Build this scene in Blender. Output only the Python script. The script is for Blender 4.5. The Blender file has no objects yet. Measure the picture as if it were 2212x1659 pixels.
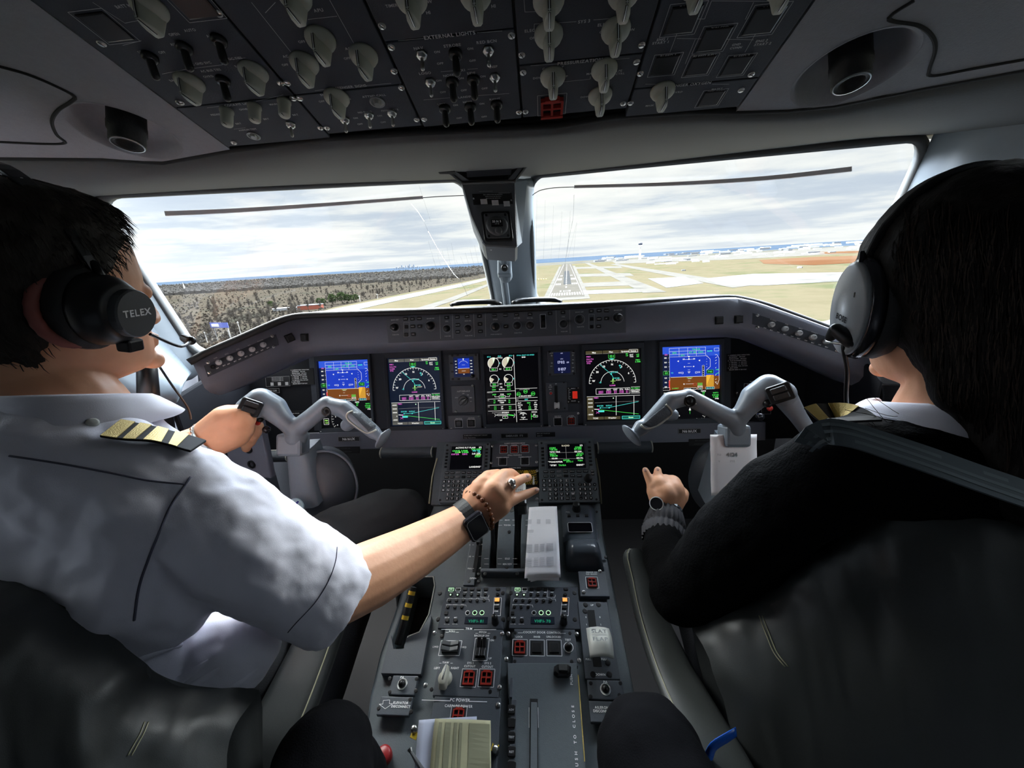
import bpy, bmesh, math, random
from mathutils import Vector as V, Matrix as Mx, noise
from mathutils.bvhtree import BVHTree
R_ = math.radians
random.seed(7)
scn = bpy.context.scene
COL = scn.collection

# ---------------------------------------------------------------- camera
CAM = V((.103, 0, 1.25)); FPX = 831.0
PITCH, YAW, ROLL = R_(17.74), R_(4.82), R_(3.46)
LOOK = V((-math.sin(YAW)*math.cos(PITCH), math.cos(YAW)*math.cos(PITCH), -math.sin(PITCH)))
_r = LOOK.cross(V((0, 0, 1))).normalized(); _u = _r.cross(LOOK)
RT = _r*math.cos(ROLL)-_u*math.sin(ROLL); UP = _u*math.cos(ROLL)+_r*math.sin(ROLL)
cd = bpy.data.cameras.new('camera'); cam = bpy.data.objects.new('camera', cd); COL.objects.link(cam)
cd.sensor_fit = 'HORIZONTAL'; cd.sensor_width = 36.0; cd.lens = 36.0*FPX/2212
cd.clip_start = .02; cd.clip_end = 60000
mw = Mx((RT, UP, -LOOK)).transposed().to_4x4(); mw.translation = CAM; cam.matrix_world = mw
scn.camera = cam
vs = scn.view_settings; vs.view_transform = 'Standard'; vs.look = 'None'; vs.gamma = 1; vs.use_curve_mapping = False
vs.exposure = 0.62

# ---------------------------------------------------------------- sky (overcast, brighter towards the zenith)
W = bpy.data.worlds.new('sky'); scn.world = W; W.use_nodes = True
nt = W.node_tree; nt.nodes.clear()
def N(t, nt=nt, **k):
    n = nt.nodes.new(t)
    for a, b in k.items(): setattr(n, a, b)
    return n
def ramp(nt, stops):
    n = nt.nodes.new('ShaderNodeValToRGB'); e = n.color_ramp.elements
    while len(e) > 1: e.remove(e[-1])
    e[0].position = stops[0][0]; e[0].color = (*stops[0][1], 1)
    for p, c in stops[1:]:
        q = e.new(p); q.color = (*c, 1)
    return n
def mth(nt, op, a, b=None, clamp=False):
    n = nt.nodes.new('ShaderNodeMath'); n.operation = op; n.use_clamp = clamp
    for i, x in enumerate((a, b)):
        if x is None: continue
        if isinstance(x, (int, float)): n.inputs[i].default_value = x
        else: nt.links.new(x, n.inputs[i])
    return n.outputs[0]
tc = N('ShaderNodeTexCoord'); sep = N('ShaderNodeSeparateXYZ'); nt.links.new(tc.outputs['Generated'], sep.inputs[0])
X_, Y_, Z_ = sep.outputs
zc = mth(nt, 'ADD', mth(nt, 'MAXIMUM', Z_, 0.0), .055)
cmb = N('ShaderNodeCombineXYZ')
nt.links.new(mth(nt, 'DIVIDE', X_, zc), cmb.inputs[0]); nt.links.new(mth(nt, 'DIVIDE', Y_, zc), cmb.inputs[1])
n1 = N('ShaderNodeTexNoise'); n1.inputs['Scale'].default_value = .42; n1.inputs['Detail'].default_value = 7; n1.inputs['Roughness'].default_value = .58
mp = N('ShaderNodeMapping'); mp.inputs['Scale'].default_value = (.62, .75, 1); mp.inputs['Location'].default_value = (3.1, 1.7, 0)
nt.links.new(cmb.outputs[0], mp.inputs[0]); nt.links.new(mp.outputs[0], n1.inputs['Vector'])
cl = ramp(nt, [(.30, (.52, .60, .74)), (.44, (.68, .75, .84)), (.50, (.93, .95, .95)), (.60, (1.12, 1.11, 1.06)), (.72, (.84, .88, .93))])
nt.links.new(n1.outputs['Fac'], cl.inputs[0])
# horizon haze to pale, then zenith gain
hz = ramp(nt, [(0, (1, 1, 1)), (.10, (0, 0, 0))]); nt.links.new(mth(nt, 'MAXIMUM', Z_, 0.0), hz.inputs[0])
mix = N('ShaderNodeMix', data_type='RGBA'); nt.links.new(mth(nt, 'MULTIPLY', hz.outputs[0], .55), mix.inputs[0]); nt.links.new(cl.outputs[0], mix.inputs[6]); mix.inputs[7].default_value = (.93, .95, .96, 1)
gain = ramp(nt, [(0, (.122,)*3), (.16, (.116,)*3), (.24, (.145,)*3), (.30, (.5,)*3), (.45, (.8,)*3), (1.0, (.8,)*3)]); nt.links.new(mth(nt, 'MAXIMUM', Z_, 0.0), gain.inputs[0])
# added bright sky band ahead, above the view, to light the cockpit
bst = ramp(nt, [(0, (0,)*3), (.265, (0,)*3), (.34, (.85,)*3), (.60, (1,)*3), (.90, (1.5,)*3), (1, (1.2,)*3)]); nt.links.new(mth(nt, 'MAXIMUM', Z_, 0.0), bst.inputs[0])
boost = mth(nt, 'MULTIPLY', mth(nt, 'MULTIPLY', bst.outputs[0], mth(nt, 'POWER', mth(nt, 'MAXIMUM', Y_, 0.0), .6)), 6.5)
# added sky brightness at the left rear-side, to light the cockpit
sd = mth(nt, 'MAXIMUM', mth(nt, 'ADD', mth(nt, 'MULTIPLY', X_, -.8), mth(nt, 'MULTIPLY', Y_, -.15)), 0.0)
SKY_GAIN = 5.6
tot = mth(nt, 'MULTIPLY', mth(nt, 'ADD', mth(nt, 'ADD', gain.outputs[0], boost), mth(nt, 'MULTIPLY', mth(nt, 'POWER', sd, 3.0), .35)), SKY_GAIN)
bg = N('ShaderNodeBackground'); nt.links.new(mix.outputs[2], bg.inputs[0]); nt.links.new(tot, bg.inputs[1])
ow = N('ShaderNodeOutputWorld'); nt.links.new(bg.outputs[0], ow.inputs[0])

# ---------------------------------------------------------------- helpers: photo geometry
def P(x, y, d):      # point on the sight line through a photo position, d metres ahead of the lens
    return CAM+(LOOK+RT*((x-1106)/FPX)-UP*((y-829.5)/FPX))*d
class Fr:            # a flat face of the cockpit with its own u, v, n
    def __init__(s, o, u, v): s.o = V(o); s.u = V(u).normalized(); s.v = V(v).normalized(); s.n = s.u.cross(s.v)
    def pt(s, a, b, c=0): return s.o+s.u*a+s.v*b+s.n*c
    def at(s, x, y, c=0):
        d = P(x, y, 1)-CAM; o = s.o+s.n*c; t = (o-CAM).dot(s.n)/d.dot(s.n); q = CAM+d*t-s.o
        return q.dot(s.u), q.dot(s.v)
    def pp(s, x, y, c=0): return s.pt(*s.at(x, y, c), c)
    def M(s, a, b, c=0, rot=0, sc=1):
        m = Mx((s.u, s.v, s.n)).transposed().to_4x4(); m.translation = s.pt(a, b, c)
        return m @ Mx.Rotation(rot, 4, 'Z') @ Mx.Scale(sc, 4)
def frame3(o, n, up=V((0, 0, 1))):
    n = V(n).normalized(); u = up.cross(n).normalized(); return Fr(o, u, n.cross(u))
a_ = R_(11.44); FP = Fr((0, .6, .598), (1, 0, 0), (0, math.cos(a_), math.sin(a_)))          # pedestal top
a_ = R_(17.88); FO = Fr((0, .637, 1.454), (1, 0, 0), (0, -math.cos(a_), math.sin(a_)))       # overhead panel
a_ = R_(13.78); FM = Fr((0, 1.2118, .8455), (1, 0, 0), (0, math.sin(a_), math.cos(a_)))      # main panel
a_ = R_(40); FC = Fr((0, .86, .655), (1, 0, 0), (0, math.cos(a_), math.sin(a_)))             # control display units
_o = P(1110, 700, 1.075); a_ = R_(12); FG = Fr((0, _o.y, _o.z), (1, 0, 0), (0, math.sin(a_), math.cos(a_)))  # glareshield face

# ---------------------------------------------------------------- materials
MATS = {}
def lin(c): return tuple((x/255/12.92 if x <= 10 else ((x/255+.055)/1.055)**2.4) for x in c)
def mat(name, col, rough=.5, metal=0, bump=0, bscale=60, var=0, spec=.5, emit=None, es=1, alpha=None, trans=0, sheen=0, stretch=None, sss=0):
    if name in MATS: return MATS[name]
    m = bpy.data.materials.new(name); m.use_nodes = True; t = m.node_tree; b = t.nodes['Principled BSDF']
    c = col if max(col) <= 1 else lin(col)
    b.inputs['Base Color'].default_value = (*c, 1); b.inputs['Roughness'].default_value = rough; b.inputs['Metallic'].default_value = metal
    b.inputs['Specular IOR Level'].default_value = spec
    if sheen: b.inputs['Sheen Weight'].default_value = sheen
    if sss: b.inputs['Subsurface Weight'].default_value = sss; b.inputs['Subsurface Radius'].default_value = (.012, .005, .003)
    if emit: b.inputs['Emission Color'].default_value = (*(emit if max(emit) <= 1 else lin(emit)), 1); b.inputs['Emission Strength'].default_value = es
    if bump or var:
        tcn = t.nodes.new('ShaderNodeTexCoord'); mpn = t.nodes.new('ShaderNodeMapping'); t.links.new(tcn.outputs['Object'], mpn.inputs[0])
        if stretch: mpn.inputs['Scale'].default_value = stretch
        nn = t.nodes.new('ShaderNodeTexNoise'); nn.inputs['Scale'].default_value = bscale; nn.inputs['Detail'].default_value = 4
        t.links.new(mpn.outputs[0], nn.inputs['Vector'])
        if bump:
            bn = t.nodes.new('ShaderNodeBump'); bn.inputs['Strength'].default_value = bump; bn.inputs['Distance'].default_value = .002
            t.links.new(nn.outputs['Fac'], bn.inputs['Height']); t.links.new(bn.outputs[0], b.inputs['Normal'])
        if var:
            mx = t.nodes.new('ShaderNodeMix'); mx.data_type = 'RGBA'; n2 = t.nodes.new('ShaderNodeTexNoise'); n2.inputs['Scale'].default_value = bscale*.3
            t.links.new(mpn.outputs[0], n2.inputs['Vector']); t.links.new(n2.outputs['Fac'], mx.inputs[0])
            mx.inputs[6].default_value = (*[max(0, x*(1-var)) for x in c], 1); mx.inputs[7].default_value = (*[min(1, x*(1+var)) for x in c], 1)
            t.links.new(mx.outputs[2], b.inputs['Base Color'])
    MATS[name] = m; return m
def glass_mat(name, tint, refl=.06):
    m = bpy.data.materials.new(name); m.use_nodes = True; t = m.node_tree; t.nodes.clear()
    tr = t.nodes.new('ShaderNodeBsdfTransparent'); tr.inputs[0].default_value = (*tint, 1); gl = t.nodes.new('ShaderNodeBsdfGlossy'); gl.inputs['Roughness'].default_value = .03
    mx = t.nodes.new('ShaderNodeMixShader'); mx.inputs[0].default_value = refl; o = t.nodes.new('ShaderNodeOutputMaterial')
    t.links.new(tr.outputs[0], mx.inputs[1]); t.links.new(gl.outputs[0], mx.inputs[2]); t.links.new(mx.outputs[0], o.inputs[0]); MATS[name] = m; return m
mat('liner', (.29, .295, .32), .72, bump=.25, bscale=500, var=.08)
mat('brow', (.085, .090, .092), .75, bump=.15, bscale=300, var=.05)
mat('trimgrey', (.19, .225, .26), .38, bump=.05, bscale=200, var=.05)
mat('panel', (.055, .062, .076), .6, spec=.25, bump=.15, bscale=700, var=.06)
mat('panel2', (.075, .086, .102), .42, bump=.12, bscale=700, var=.05)
mat('pedplate', (.115, .135, .148), .42, bump=.12, bscale=600, var=.08)
mat('fascia', (.145, .152, .190), .55, bump=.12, bscale=500, var=.05)
mat('darkpanel', (.014, .015, .019), .7, spec=.15, bump=.15, bscale=600)
mat('black', (.008, .008, .009), .35)
mat('matblack', (.006, .006, .007), .8)
mat('softblack', (.012, .012, .013), .6, bump=.3, bscale=400)
mat('ink', (.92, .93, .93), .6)
mat('inkdim', (.48, .49, .50), .6)
mat('ivory', (.42, .43, .36), .45, bump=.1, bscale=200, var=.12)
mat('greyknob', (.085, .09, .095), .45, bump=.1, bscale=300)
mat('steel', (.62, .62, .60), .28, metal=1)
mat('chrome', (.8, .8, .8), .1, metal=1)
mat('gold', (.55, .42, .13), .45, metal=.6, bump=.4, bscale=900)
mat('redguard', (.34, .035, .025), .25, var=.1, bscale=80)
mat('redlight', (.4, .02, .01), .3, emit=(.5, .02, .01), es=.5)
mat('redbutton', (.55, .03, .02), .3)
mat('orange', (.9, .3, .05), .4, emit=(1, .35, .08), es=.7)
mat('white', (.75, .75, .74), .4)
mat('offwhite', (.55, .56, .52), .45)
mat('yellow', (.75, .5, .04), .4)
mat('stripeyellow', (.45, .30, .03), .4)
mat('glassscreen', (.003, .003, .005), .12, spec=.4)
mat('yokegrey', (.20, .235, .275), .36, bump=.08, bscale=350, var=.04)
mat('yokegrip', (.085, .105, .125), .5, bump=.9, bscale=420)
mat('piping', (.55, .54, .47), .6)
mat('leather', (.036, .039, .038), .42, bump=.12, bscale=1300, var=.12)
mat('leather2', (.055, .06, .058), .42, bump=.12, bscale=1300, var=.1)
mat('seatcloth', (.02, .021, .026), .9, bump=.5, bscale=500)
mat('shearling', (.022, .024, .034), .95, bump=1, bscale=220, sheen=.3)
mat('beltlight', (.15, .175, .185), .8, spec=.2)
mat('belt', (.10, .12, .13), .8, spec=.2, bump=.05, bscale=500)
mat('skin', (.74, .375, .215), .5, bump=.12, bscale=180, var=.07, sss=.06)
mat('skinred', (.30, .09, .075), .55)
mat('hair', (.016, .012, .009), .6, spec=.3, bump=.5, bscale=300, var=.4, stretch=(1, 1, .25))
mat('hairlong', (.008, .006, .005), .7, spec=.2, bump=.6, bscale=260, var=.5, stretch=(1, 1, .12))
mat('shirt', (.80, .79, .87), .7, bump=.12, bscale=900)
mat('shirtseam', (.10, .10, .14), .8)
mat('sweater', (.0022, .0022, .0025), .95, spec=.06, bump=.8, bscale=260)
mat('trousersdark', (.0035, .0035, .0045), .95, spec=.1, bump=.3, bscale=500)
mat('trousers', (.026, .027, .030), .85, bump=.3, bscale=500)
mat('paper', (.96, .95, .98), .7)
mat('paperold', (.42, .40, .25), .75, var=.12, bscale=40)
mat('paperdark', (.24, .235, .15), .75)  # darker paper tone for the bands on the folded sheet
mat('paperprint', (.62, .61, .64), .7)
mat('bead', (.16, .05, .018), .25, var=.3, bscale=90)
mat('cupgrey', (.32, .34, .35), .38, bump=.05, bscale=500)
mat('bluestrap', (.01, .10, .50), .3)
mat('rubber', (.015, .015, .016), .7)
def em(name, c, s=1.0): return mat(name, (.004, .004, .005), .3, spec=.2, emit=c, es=s)
em('eblue', (.008, .035, .44), .8); em('enavy', (.004, .008, .035), .8); em('ebrown', (.15, .045, .006), .8); em('ewhite', (.75, .75, .72), .9); em('egreen', (.06, .60, .08), .9)
em('ecyan', (.06, .55, .50), .9); em('emag', (.50, .10, .42), .9); em('egold', (.75, .40, .04), .8); em('ered', (.65, .05, .05), .9); em('etan', (.50, .47, .36), .8); em('egrey', (.085, .085, .075), .8)
em('eblack', (.001, .001, .002), .5); em('edgrey', (.30, .30, .29), .8); em('elime', (.35, .75, .15), .9); em('eskyblue', (.02, .07, .50), .9); em('egreen2', (.5, .9, .5), 1.2)
glass_mat('raintrail', (.80, .82, .84), .25); glass_mat('windscreen', (.97, .985, .985), .02); glass_mat('sideglass', (.62, .65, .67), .03)

mat('visorbar', (.75, .72, .72), .6); mat('housing', (.085, .095, .105), .5, bump=.1, bscale=300)
mat('padribbed', (.07, .08, .095), .6, bump=.6, bscale=500, stretch=(.2, 1, 1)); mat('oldpiping', (.35, .34, .22), .6); mat('hump', (.075, .088, .105), .22)
mat('knobpale', (.52, .51, .42), .4, var=.1, bscale=150); mat('redhandle', (.30, .012, .015), .4); mat('paperblue', (.42, .45, .56), .7)
em('egreenlo', (.01, .22, .12), .8); em('eclk', (.004, .006, .03), .8); em('eclkt', (.40, .42, .65), .8); em('ebtn', (.01, .10, .07), .8); em('ebarb', (.06, .05, .025), .8); em('eclk2', (.003, .005, .010), .8); em('emfd', (.002, .006, .018), .8)
# ---------------------------------------------------------------- mesh collector
GLY = {}
def glyph(ch):
    if ch in GLY: return GLY[ch]
    c = bpy.data.curves.new('g', 'FONT'); c.body = ch; c.size = 1; c.resolution_u = 3; c.align_x = 'LEFT'; c.offset = .028
    o = bpy.data.objects.new('g', c); COL.objects.link(o)
    dg = bpy.context.evaluated_depsgraph_get(); m = bpy.data.meshes.new_from_object(o.evaluated_get(dg))
    vsx = [tuple(v.co) for v in m.vertices]; fs = [tuple(p.vertices) for p in m.polygons]
    wd = max((v[0] for v in vsx), default=.25)+.07
    bpy.data.objects.remove(o); bpy.data.curves.remove(c); bpy.data.meshes.remove(m)
    GLY[ch] = (vsx, fs, wd); return GLY[ch]
class MB:
    def __init__(s): s.v = []; s.f = []; s.m = []; s.mats = []
    def mi(s, name):
        if name not in s.mats: s.mats.append(name)
        return s.mats.index(name)
    def add(s, vs_, fs, m):
        k = len(s.v); s.v += [V(p) for p in vs_]; i = s.mi(m)
        for f in fs: s.f.append([k+j for j in f]); s.m.append(i)
        return s
    def poly(s, pts, m): return s.add(pts, [list(range(len(pts)))], m)
    def box(s, c, ax, sz, m):   # ax three unit vectors, sz full sizes
        p = [V(c)+ax[0]*(i*sz[0]/2)+ax[1]*(j*sz[1]/2)+ax[2]*(k*sz[2]/2) for k in (-1, 1) for j in (-1, 1) for i in (-1, 1)]
        return s.add(p, [(0, 2, 3, 1), (4, 5, 7, 6), (0, 1, 5, 4), (2, 6, 7, 3), (0, 4, 6, 2), (1, 3, 7, 5)], m)
    def fbox(s, F, a0, b0, a1, b1, c0, c1, m):   # box on a face, low corner to high corner
        a0, a1 = min(a0, a1), max(a0, a1); b0, b1 = min(b0, b1), max(b0, b1)
        return s.box(F.pt((a0+a1)/2, (b0+b1)/2, (c0+c1)/2), (F.u, F.v, F.n), (a1-a0, b1-b0, c1-c0), m)
    def prism(s, F, pts, c0, c1, m, mtop=None, inset=0):   # outline counter-clockwise in u, v
        n = len(pts); ca = sum(p[0] for p in pts)/n; cb = sum(p[1] for p in pts)/n
        if sum(pts[i][0]*pts[(i+1) % n][1]-pts[(i+1) % n][0]*pts[i][1] for i in range(n)) < 0: pts = pts[::-1]
        def ins(p, k):
            dx, dy = p[0]-ca, p[1]-cb; L = math.hypot(dx, dy) or 1; return (p[0]-dx/L*k, p[1]-dy/L*k)
        lo = [F.pt(*p, c0) for p in pts]; mid = [F.pt(*p, c1-inset) for p in pts]; hi = [F.pt(*ins(p, inset), c1) for p in pts]
        s.add(lo+mid+hi, [[i, (i+1) % n, n+(i+1) % n, n+i] for i in range(n)]+[[n+i, n+(i+1) % n, 2*n+(i+1) % n, 2*n+i] for i in range(n)], m)
        s.add(hi, [list(range(n))], mtop or m); s.add(lo, [list(range(n))[::-1]], m); return s
    def tube(s, pts, r, m, seg=10, caps=True, flat=None):
        pts = [V(p) for p in pts]; n = len(pts); rr = r if isinstance(r, (list, tuple)) else [r]*n
        vs_ = []; pu = None
        for i, p in enumerate(pts):
            t = (pts[min(i+1, n-1)]-pts[max(i-1, 0)]).normalized()
            if pu is None: pu = t.cross(V((0, 0, 1)) if abs(t.z) < .9 else V((1, 0, 0))).normalized()
            pu = (pu-t*pu.dot(t)).normalized(); w = t.cross(pu)
            for k in range(seg):
                a = 2*math.pi*k/seg; vs_.append(p+pu*(math.cos(a)*rr[i])+w*(math.sin(a)*rr[i]*(flat or 1)))
        fs = [[i*seg+k, i*seg+(k+1) % seg, (i+1)*seg+(k+1) % seg, (i+1)*seg+k] for i in range(n-1) for k in range(seg)]
        if caps: fs += [list(range(seg))[::-1], [(n-1)*seg+k for k in range(seg)]]
        return s.add(vs_, fs, m)
    def ribbon(s, pts, nrm, w, th, m):   # flat strap along pts lying on a surface
        vs_ = []; n = len(pts)
        for i, p in enumerate(pts):
            t = (pts[min(i+1, n-1)]-pts[max(i-1, 0)]).normalized(); q = nrm[i].normalized() if isinstance(nrm, list) else nrm
            sd = t.cross(q).normalized(); ww = w[i] if isinstance(w, (list, tuple)) else w
            vs_ += [p-sd*ww/2, p+sd*ww/2, p+sd*ww/2+q*th, p-sd*ww/2+q*th]
        fs = []
        for i in range(n-1):
            for k in range(4): fs.append([i*4+k, i*4+(k+1) % 4, i*4+4+(k+1) % 4, i*4+4+k])
        fs += [[3, 2, 1, 0], [(n-1)*4+k for k in range(4)]]
        return s.add(vs_, fs, m)
    def lathe(s, F, a, b, prof, m, seg=20, cap=True, c=0, sx=1, sy=1):   # prof: (radius, height) upward along n
        vs_ = []
        for r, h in prof:
            for k in range(seg):
                t = 2*math.pi*k/seg; vs_.append(F.pt(a+math.cos(t)*r*sx, b+math.sin(t)*r*sy, c+h))
        n = len(prof); fs = [[i*seg+k, i*seg+(k+1) % seg, (i+1)*seg+(k+1) % seg, (i+1)*seg+k] for i in range(n-1) for k in range(seg)]
        if cap: fs += [[(n-1)*seg+k for k in range(seg)], list(range(seg))[::-1]]
        return s.add(vs_, fs, m)
    def line(s, F, a0, b0, a1, b1, w, m, c=.0004, th=.0003):
        d = V((a1-a0, b1-b0)); L = d.length
        if L < 1e-7: return s
        d /= L; e = V((-d.y, d.x))*w/2
        return s.add([F.pt(a0-e.x, b0-e.y, c), F.pt(a1-e.x, b1-e.y, c), F.pt(a1+e.x, b1+e.y, c), F.pt(a0+e.x, b0+e.y, c)], [(0, 1, 2, 3)], m)
    def pline(s, F, pts, w, m, c=.0004, closed=False):
        if closed: pts = pts+[pts[0]]
        for p, q in zip(pts, pts[1:]): s.line(F, p[0], p[1], q[0], q[1], w, m, c)
        return s
    def rect(s, F, a0, b0, a1, b1, w, m, c=.0004): return s.pline(F, [(a0, b0), (a1, b0), (a1, b1), (a0, b1)], w, m, c, True)
    def arc(s, F, a, b, r, t0, t1, w, m, c=.0004, n=24):
        return s.pline(F, [(a+r*math.cos(R_(t0+(t1-t0)*i/n)), b+r*math.sin(R_(t0+(t1-t0)*i/n))) for i in range(n+1)], w, m, c)
    def disc(s, F, a, b, r, m, c=.0004, n=16, t0=0, t1=360):
        p = [F.pt(a+r*math.cos(R_(t0+(t1-t0)*i/n)), b+r*math.sin(R_(t0+(t1-t0)*i/n)), c) for i in range(n+(t1-t0 < 360))]
        if t1-t0 < 360: p = [F.pt(a, b, c)]+p
        return s.poly(p, m)
    def text(s, F, a, b, t, h, m, c=.0005, rot=0, al='c', wid=None):   # h cap height
        k = h/.72; xs = []; x = 0
        for ch in t:
            xs.append(x); x += (.32 if ch == ' ' else glyph(ch)[2])
        sx = 1.0
        if wid: sx = wid/(x*k)
        off = {'c': -x/2, 'l': 0, 'r': -x}[al]; cr, sr = math.cos(rot), math.sin(rot)
        for ch, x0 in zip(t, xs):
            if ch == ' ': continue
            vs_, fs, _ = glyph(ch)
            q = []
            for p in vs_:
                u = (p[0]+x0+off)*k*sx; w = (p[1]-.36)*k
                q.append(F.pt(a+u*cr-w*sr, b+u*sr+w*cr, c))
            s.add(q, fs, m)
        return s
    # organic blobs, later fused by a voxel remesh
    def cap(s, A, ra, B, rb, m, seg=16, e=1.0, eax=None):
        A, B = V(A), V(B); t = B-A; L = t.length
        t = t/L if L > 1e-6 else V((0, 0, 1))
        pu = t.cross(V((0, 0, 1)) if abs(t.z) < .9 else V((1, 0, 0))).normalized()
        if eax is not None: pu = (V(eax)-t*V(eax).dot(t)).normalized()
        w = t.cross(pu); rings = []
        for i in range(1, 6): a = math.pi/2*(i/6); rings.append((A-t*ra*math.cos(a), ra*math.sin(a)))
        rings.append((A, ra)); rings.append((B, rb))
        for i in range(5, 0, -1): a = math.pi/2*(i/6); rings.append((B+t*rb*math.cos(a), rb*math.sin(a)))
        vs_ = [A-t*ra]
        for p, r in rings:
            for k in range(seg): a = 2*math.pi*k/seg; vs_.append(p+pu*(math.cos(a)*r*e)+w*(math.sin(a)*r))
        vs_.append(B+t*rb); n = len(rings); last = len(vs_)-1
        fs = [[0, 1+(k+1) % seg, 1+k] for k in range(seg)]+[[1+i*seg+k, 1+i*seg+(k+1) % seg, 1+(i+1)*seg+(k+1) % seg, 1+(i+1)*seg+k] for i in range(n-1) for k in range(seg)]
        fs += [[last, 1+(n-1)*seg+k, 1+(n-1)*seg+(k+1) % seg] for k in range(seg)]
        return s.add(vs_, fs, m)
    def chain(s, pts, m, e=1.0, eax=None):   # pts: (point, radius)
        for (A, ra), (B, rb) in zip(pts, pts[1:]): s.cap(A, ra, B, rb, m, e=e, eax=eax)
        return s
    def pchain(s, pts, m, e=1.0, eax=None):   # pts: (x, y, d, radius as seen)
        return s.chain([(P(x, y, d), r*d/FPX) for x, y, d, r in pts], m, e, eax)
    def ell(s, c, rad, m, rot=None, seg=24, rg=14):
        vs_ = []; q = rot or Mx.Identity(3)
        for i in range(rg+1):
            th = math.pi*i/rg
            for k in range(seg): a = 2*math.pi*k/seg; vs_.append(V(c)+q @ V((rad[0]*math.sin(th)*math.cos(a), rad[1]*math.sin(th)*math.sin(a), rad[2]*math.cos(th))))
        fs = [[i*seg+k, (i+1)*seg+k, (i+1)*seg+(k+1) % seg, i*seg+(k+1) % seg] for i in range(rg) for k in range(seg)]
        return s.add(vs_, fs, m)
    def pell(s, x, y, d, rx, ry, rz, m, tilt=0):   # ellipsoid seen at x, y with seen half sizes; tilt in degrees in the view
        k = d/FPX; c, t = math.cos(R_(tilt)), math.sin(R_(tilt))
        u = RT*c+UP*t; w = UP*c-RT*t
        return s.ell(P(x, y, d), (rx*k, ry*k, rz*k), m, Mx((u, w, u.cross(w))).transposed())
    def grid(s, rows, m, closed=False):
        n = len(rows[0]); k = len(rows); vs_ = [p for r in rows for p in r]
        fs = [[i*n+j, i*n+(j+1) % n, (i+1)*n+(j+1) % n, (i+1)*n+j] for i in range(k-1) for j in range(n if closed else n-1)]
        return s.add(vs_, fs, m)
    def bbox(s):
        return [min(p[i] for p in s.v) for i in range(3)], [max(p[i] for p in s.v) for i in range(3)]
    def build(s, name, parent=None, smooth=False, bevel=0, remesh=0, solid=0, subsurf=0, smooth_it=0, disp=None, loc=None, auto=True):
        if loc is None: loc = V(parent.matrix_world.translation) if parent else V((0, 0, 0))
        if parent is None and loc.length == 0:
            lo, hi = s.bbox(); loc = V(((lo[0]+hi[0])/2, (lo[1]+hi[1])/2, lo[2]))
        me = bpy.data.meshes.new(name); me.from_pydata([tuple(p-loc) for p in s.v], [], s.f)
        for n in s.mats: me.materials.append(MATS[n])
        me.polygons.foreach_set('material_index', s.m)
        if smooth: me.polygons.foreach_set('use_smooth', [True]*len(s.f))
        o = bpy.data.objects.new(name, me); COL.objects.link(o)
        if parent: o.parent = parent; o.matrix_world = Mx.Translation(loc); o.location = loc-parent.matrix_world.translation; WORLD[o.name] = loc
        else: o.location = loc; o.matrix_world = Mx.Translation(loc); WORLD[o.name] = loc
        if bevel:
            b = o.modifiers.new('b', 'BEVEL'); b.width = bevel; b.segments = 2; b.limit_method = 'ANGLE'; b.angle_limit = R_(40)
        if remesh:
            b = o.modifiers.new('r', 'REMESH'); b.mode = 'VOXEL'; b.voxel_size = remesh; b.use_smooth_shade = True
        if smooth_it:
            b = o.modifiers.new('s', 'SMOOTH'); b.factor = .5; b.iterations = smooth_it
        if subsurf:
            b = o.modifiers.new('ss', 'SUBSURF'); b.levels = subsurf; b.render_levels = subsurf
        if disp:
            for sc_, st in disp:
                tx = bpy.data.textures.new('t', 'CLOUDS'); tx.noise_scale = sc_; tx.noise_depth = 2
                b = o.modifiers.new('d', 'DISPLACE'); b.texture = tx; b.strength = st; b.texture_coords = 'GLOBAL'; b.mid_level = .5
        if solid:
            b = o.modifiers.new('so', 'SOLIDIFY'); b.thickness = solid; b.offset = -1
        return o
WORLD = {}
def tag(o, label=None, cat=None, group=None, kind=None):
    for k, v_ in (('label', label), ('category', cat), ('group', group), ('kind', kind)):
        if v_: o[k] = v_
    return o
def thing(name, loc, label, cat, group=None):
    o = bpy.data.objects.new(name, None); COL.objects.link(o); o.location = loc; o.empty_display_size = .02
    o.matrix_world = Mx.Translation(V(loc)); return tag(o, label, cat, group)
def structure(o): o['kind'] = 'structure'; return o
LIB = {}
def lib(key, mb, smooth=False, bevel=0):   # a mesh made once round the origin, placed many times
    me = bpy.data.meshes.new(key); me.from_pydata([tuple(p) for p in mb.v], [], mb.f)
    for n in mb.mats: me.materials.append(MATS[n])
    me.polygons.foreach_set('material_index', mb.m)
    if smooth: me.polygons.foreach_set('use_smooth', [True]*len(mb.f))
    LIB[key] = me; return me
def put(key, name, parent, M):
    o = bpy.data.objects.new(name, LIB[key]); COL.objects.link(o)
    if parent: o.parent = parent; o.matrix_local = Mx.Translation(-parent.matrix_world.translation) @ M
    else: o.matrix_local = M
    return o
def bvh(o):
    dg = bpy.context.evaluated_depsgraph_get(); e = o.evaluated_get(dg); m = e.to_mesh()
    l = WORLD[o.name]; t = BVHTree.FromPolygons([v.co+l for v in m.vertices], [p.vertices[:] for p in m.polygons]); e.to_mesh_clear(); return t
def on(t, x, y, lift=0, dflt=.6):   # where the sight line meets that surface
    d = (P(x, y, 1)-CAM).normalized(); h = t.ray_cast(CAM, d)
    if h[0] is None: return P(x, y, dflt), -d
    n = h[1] if h[1].dot(d) < 0 else -h[1]
    return h[0]+n*lift, n
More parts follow.
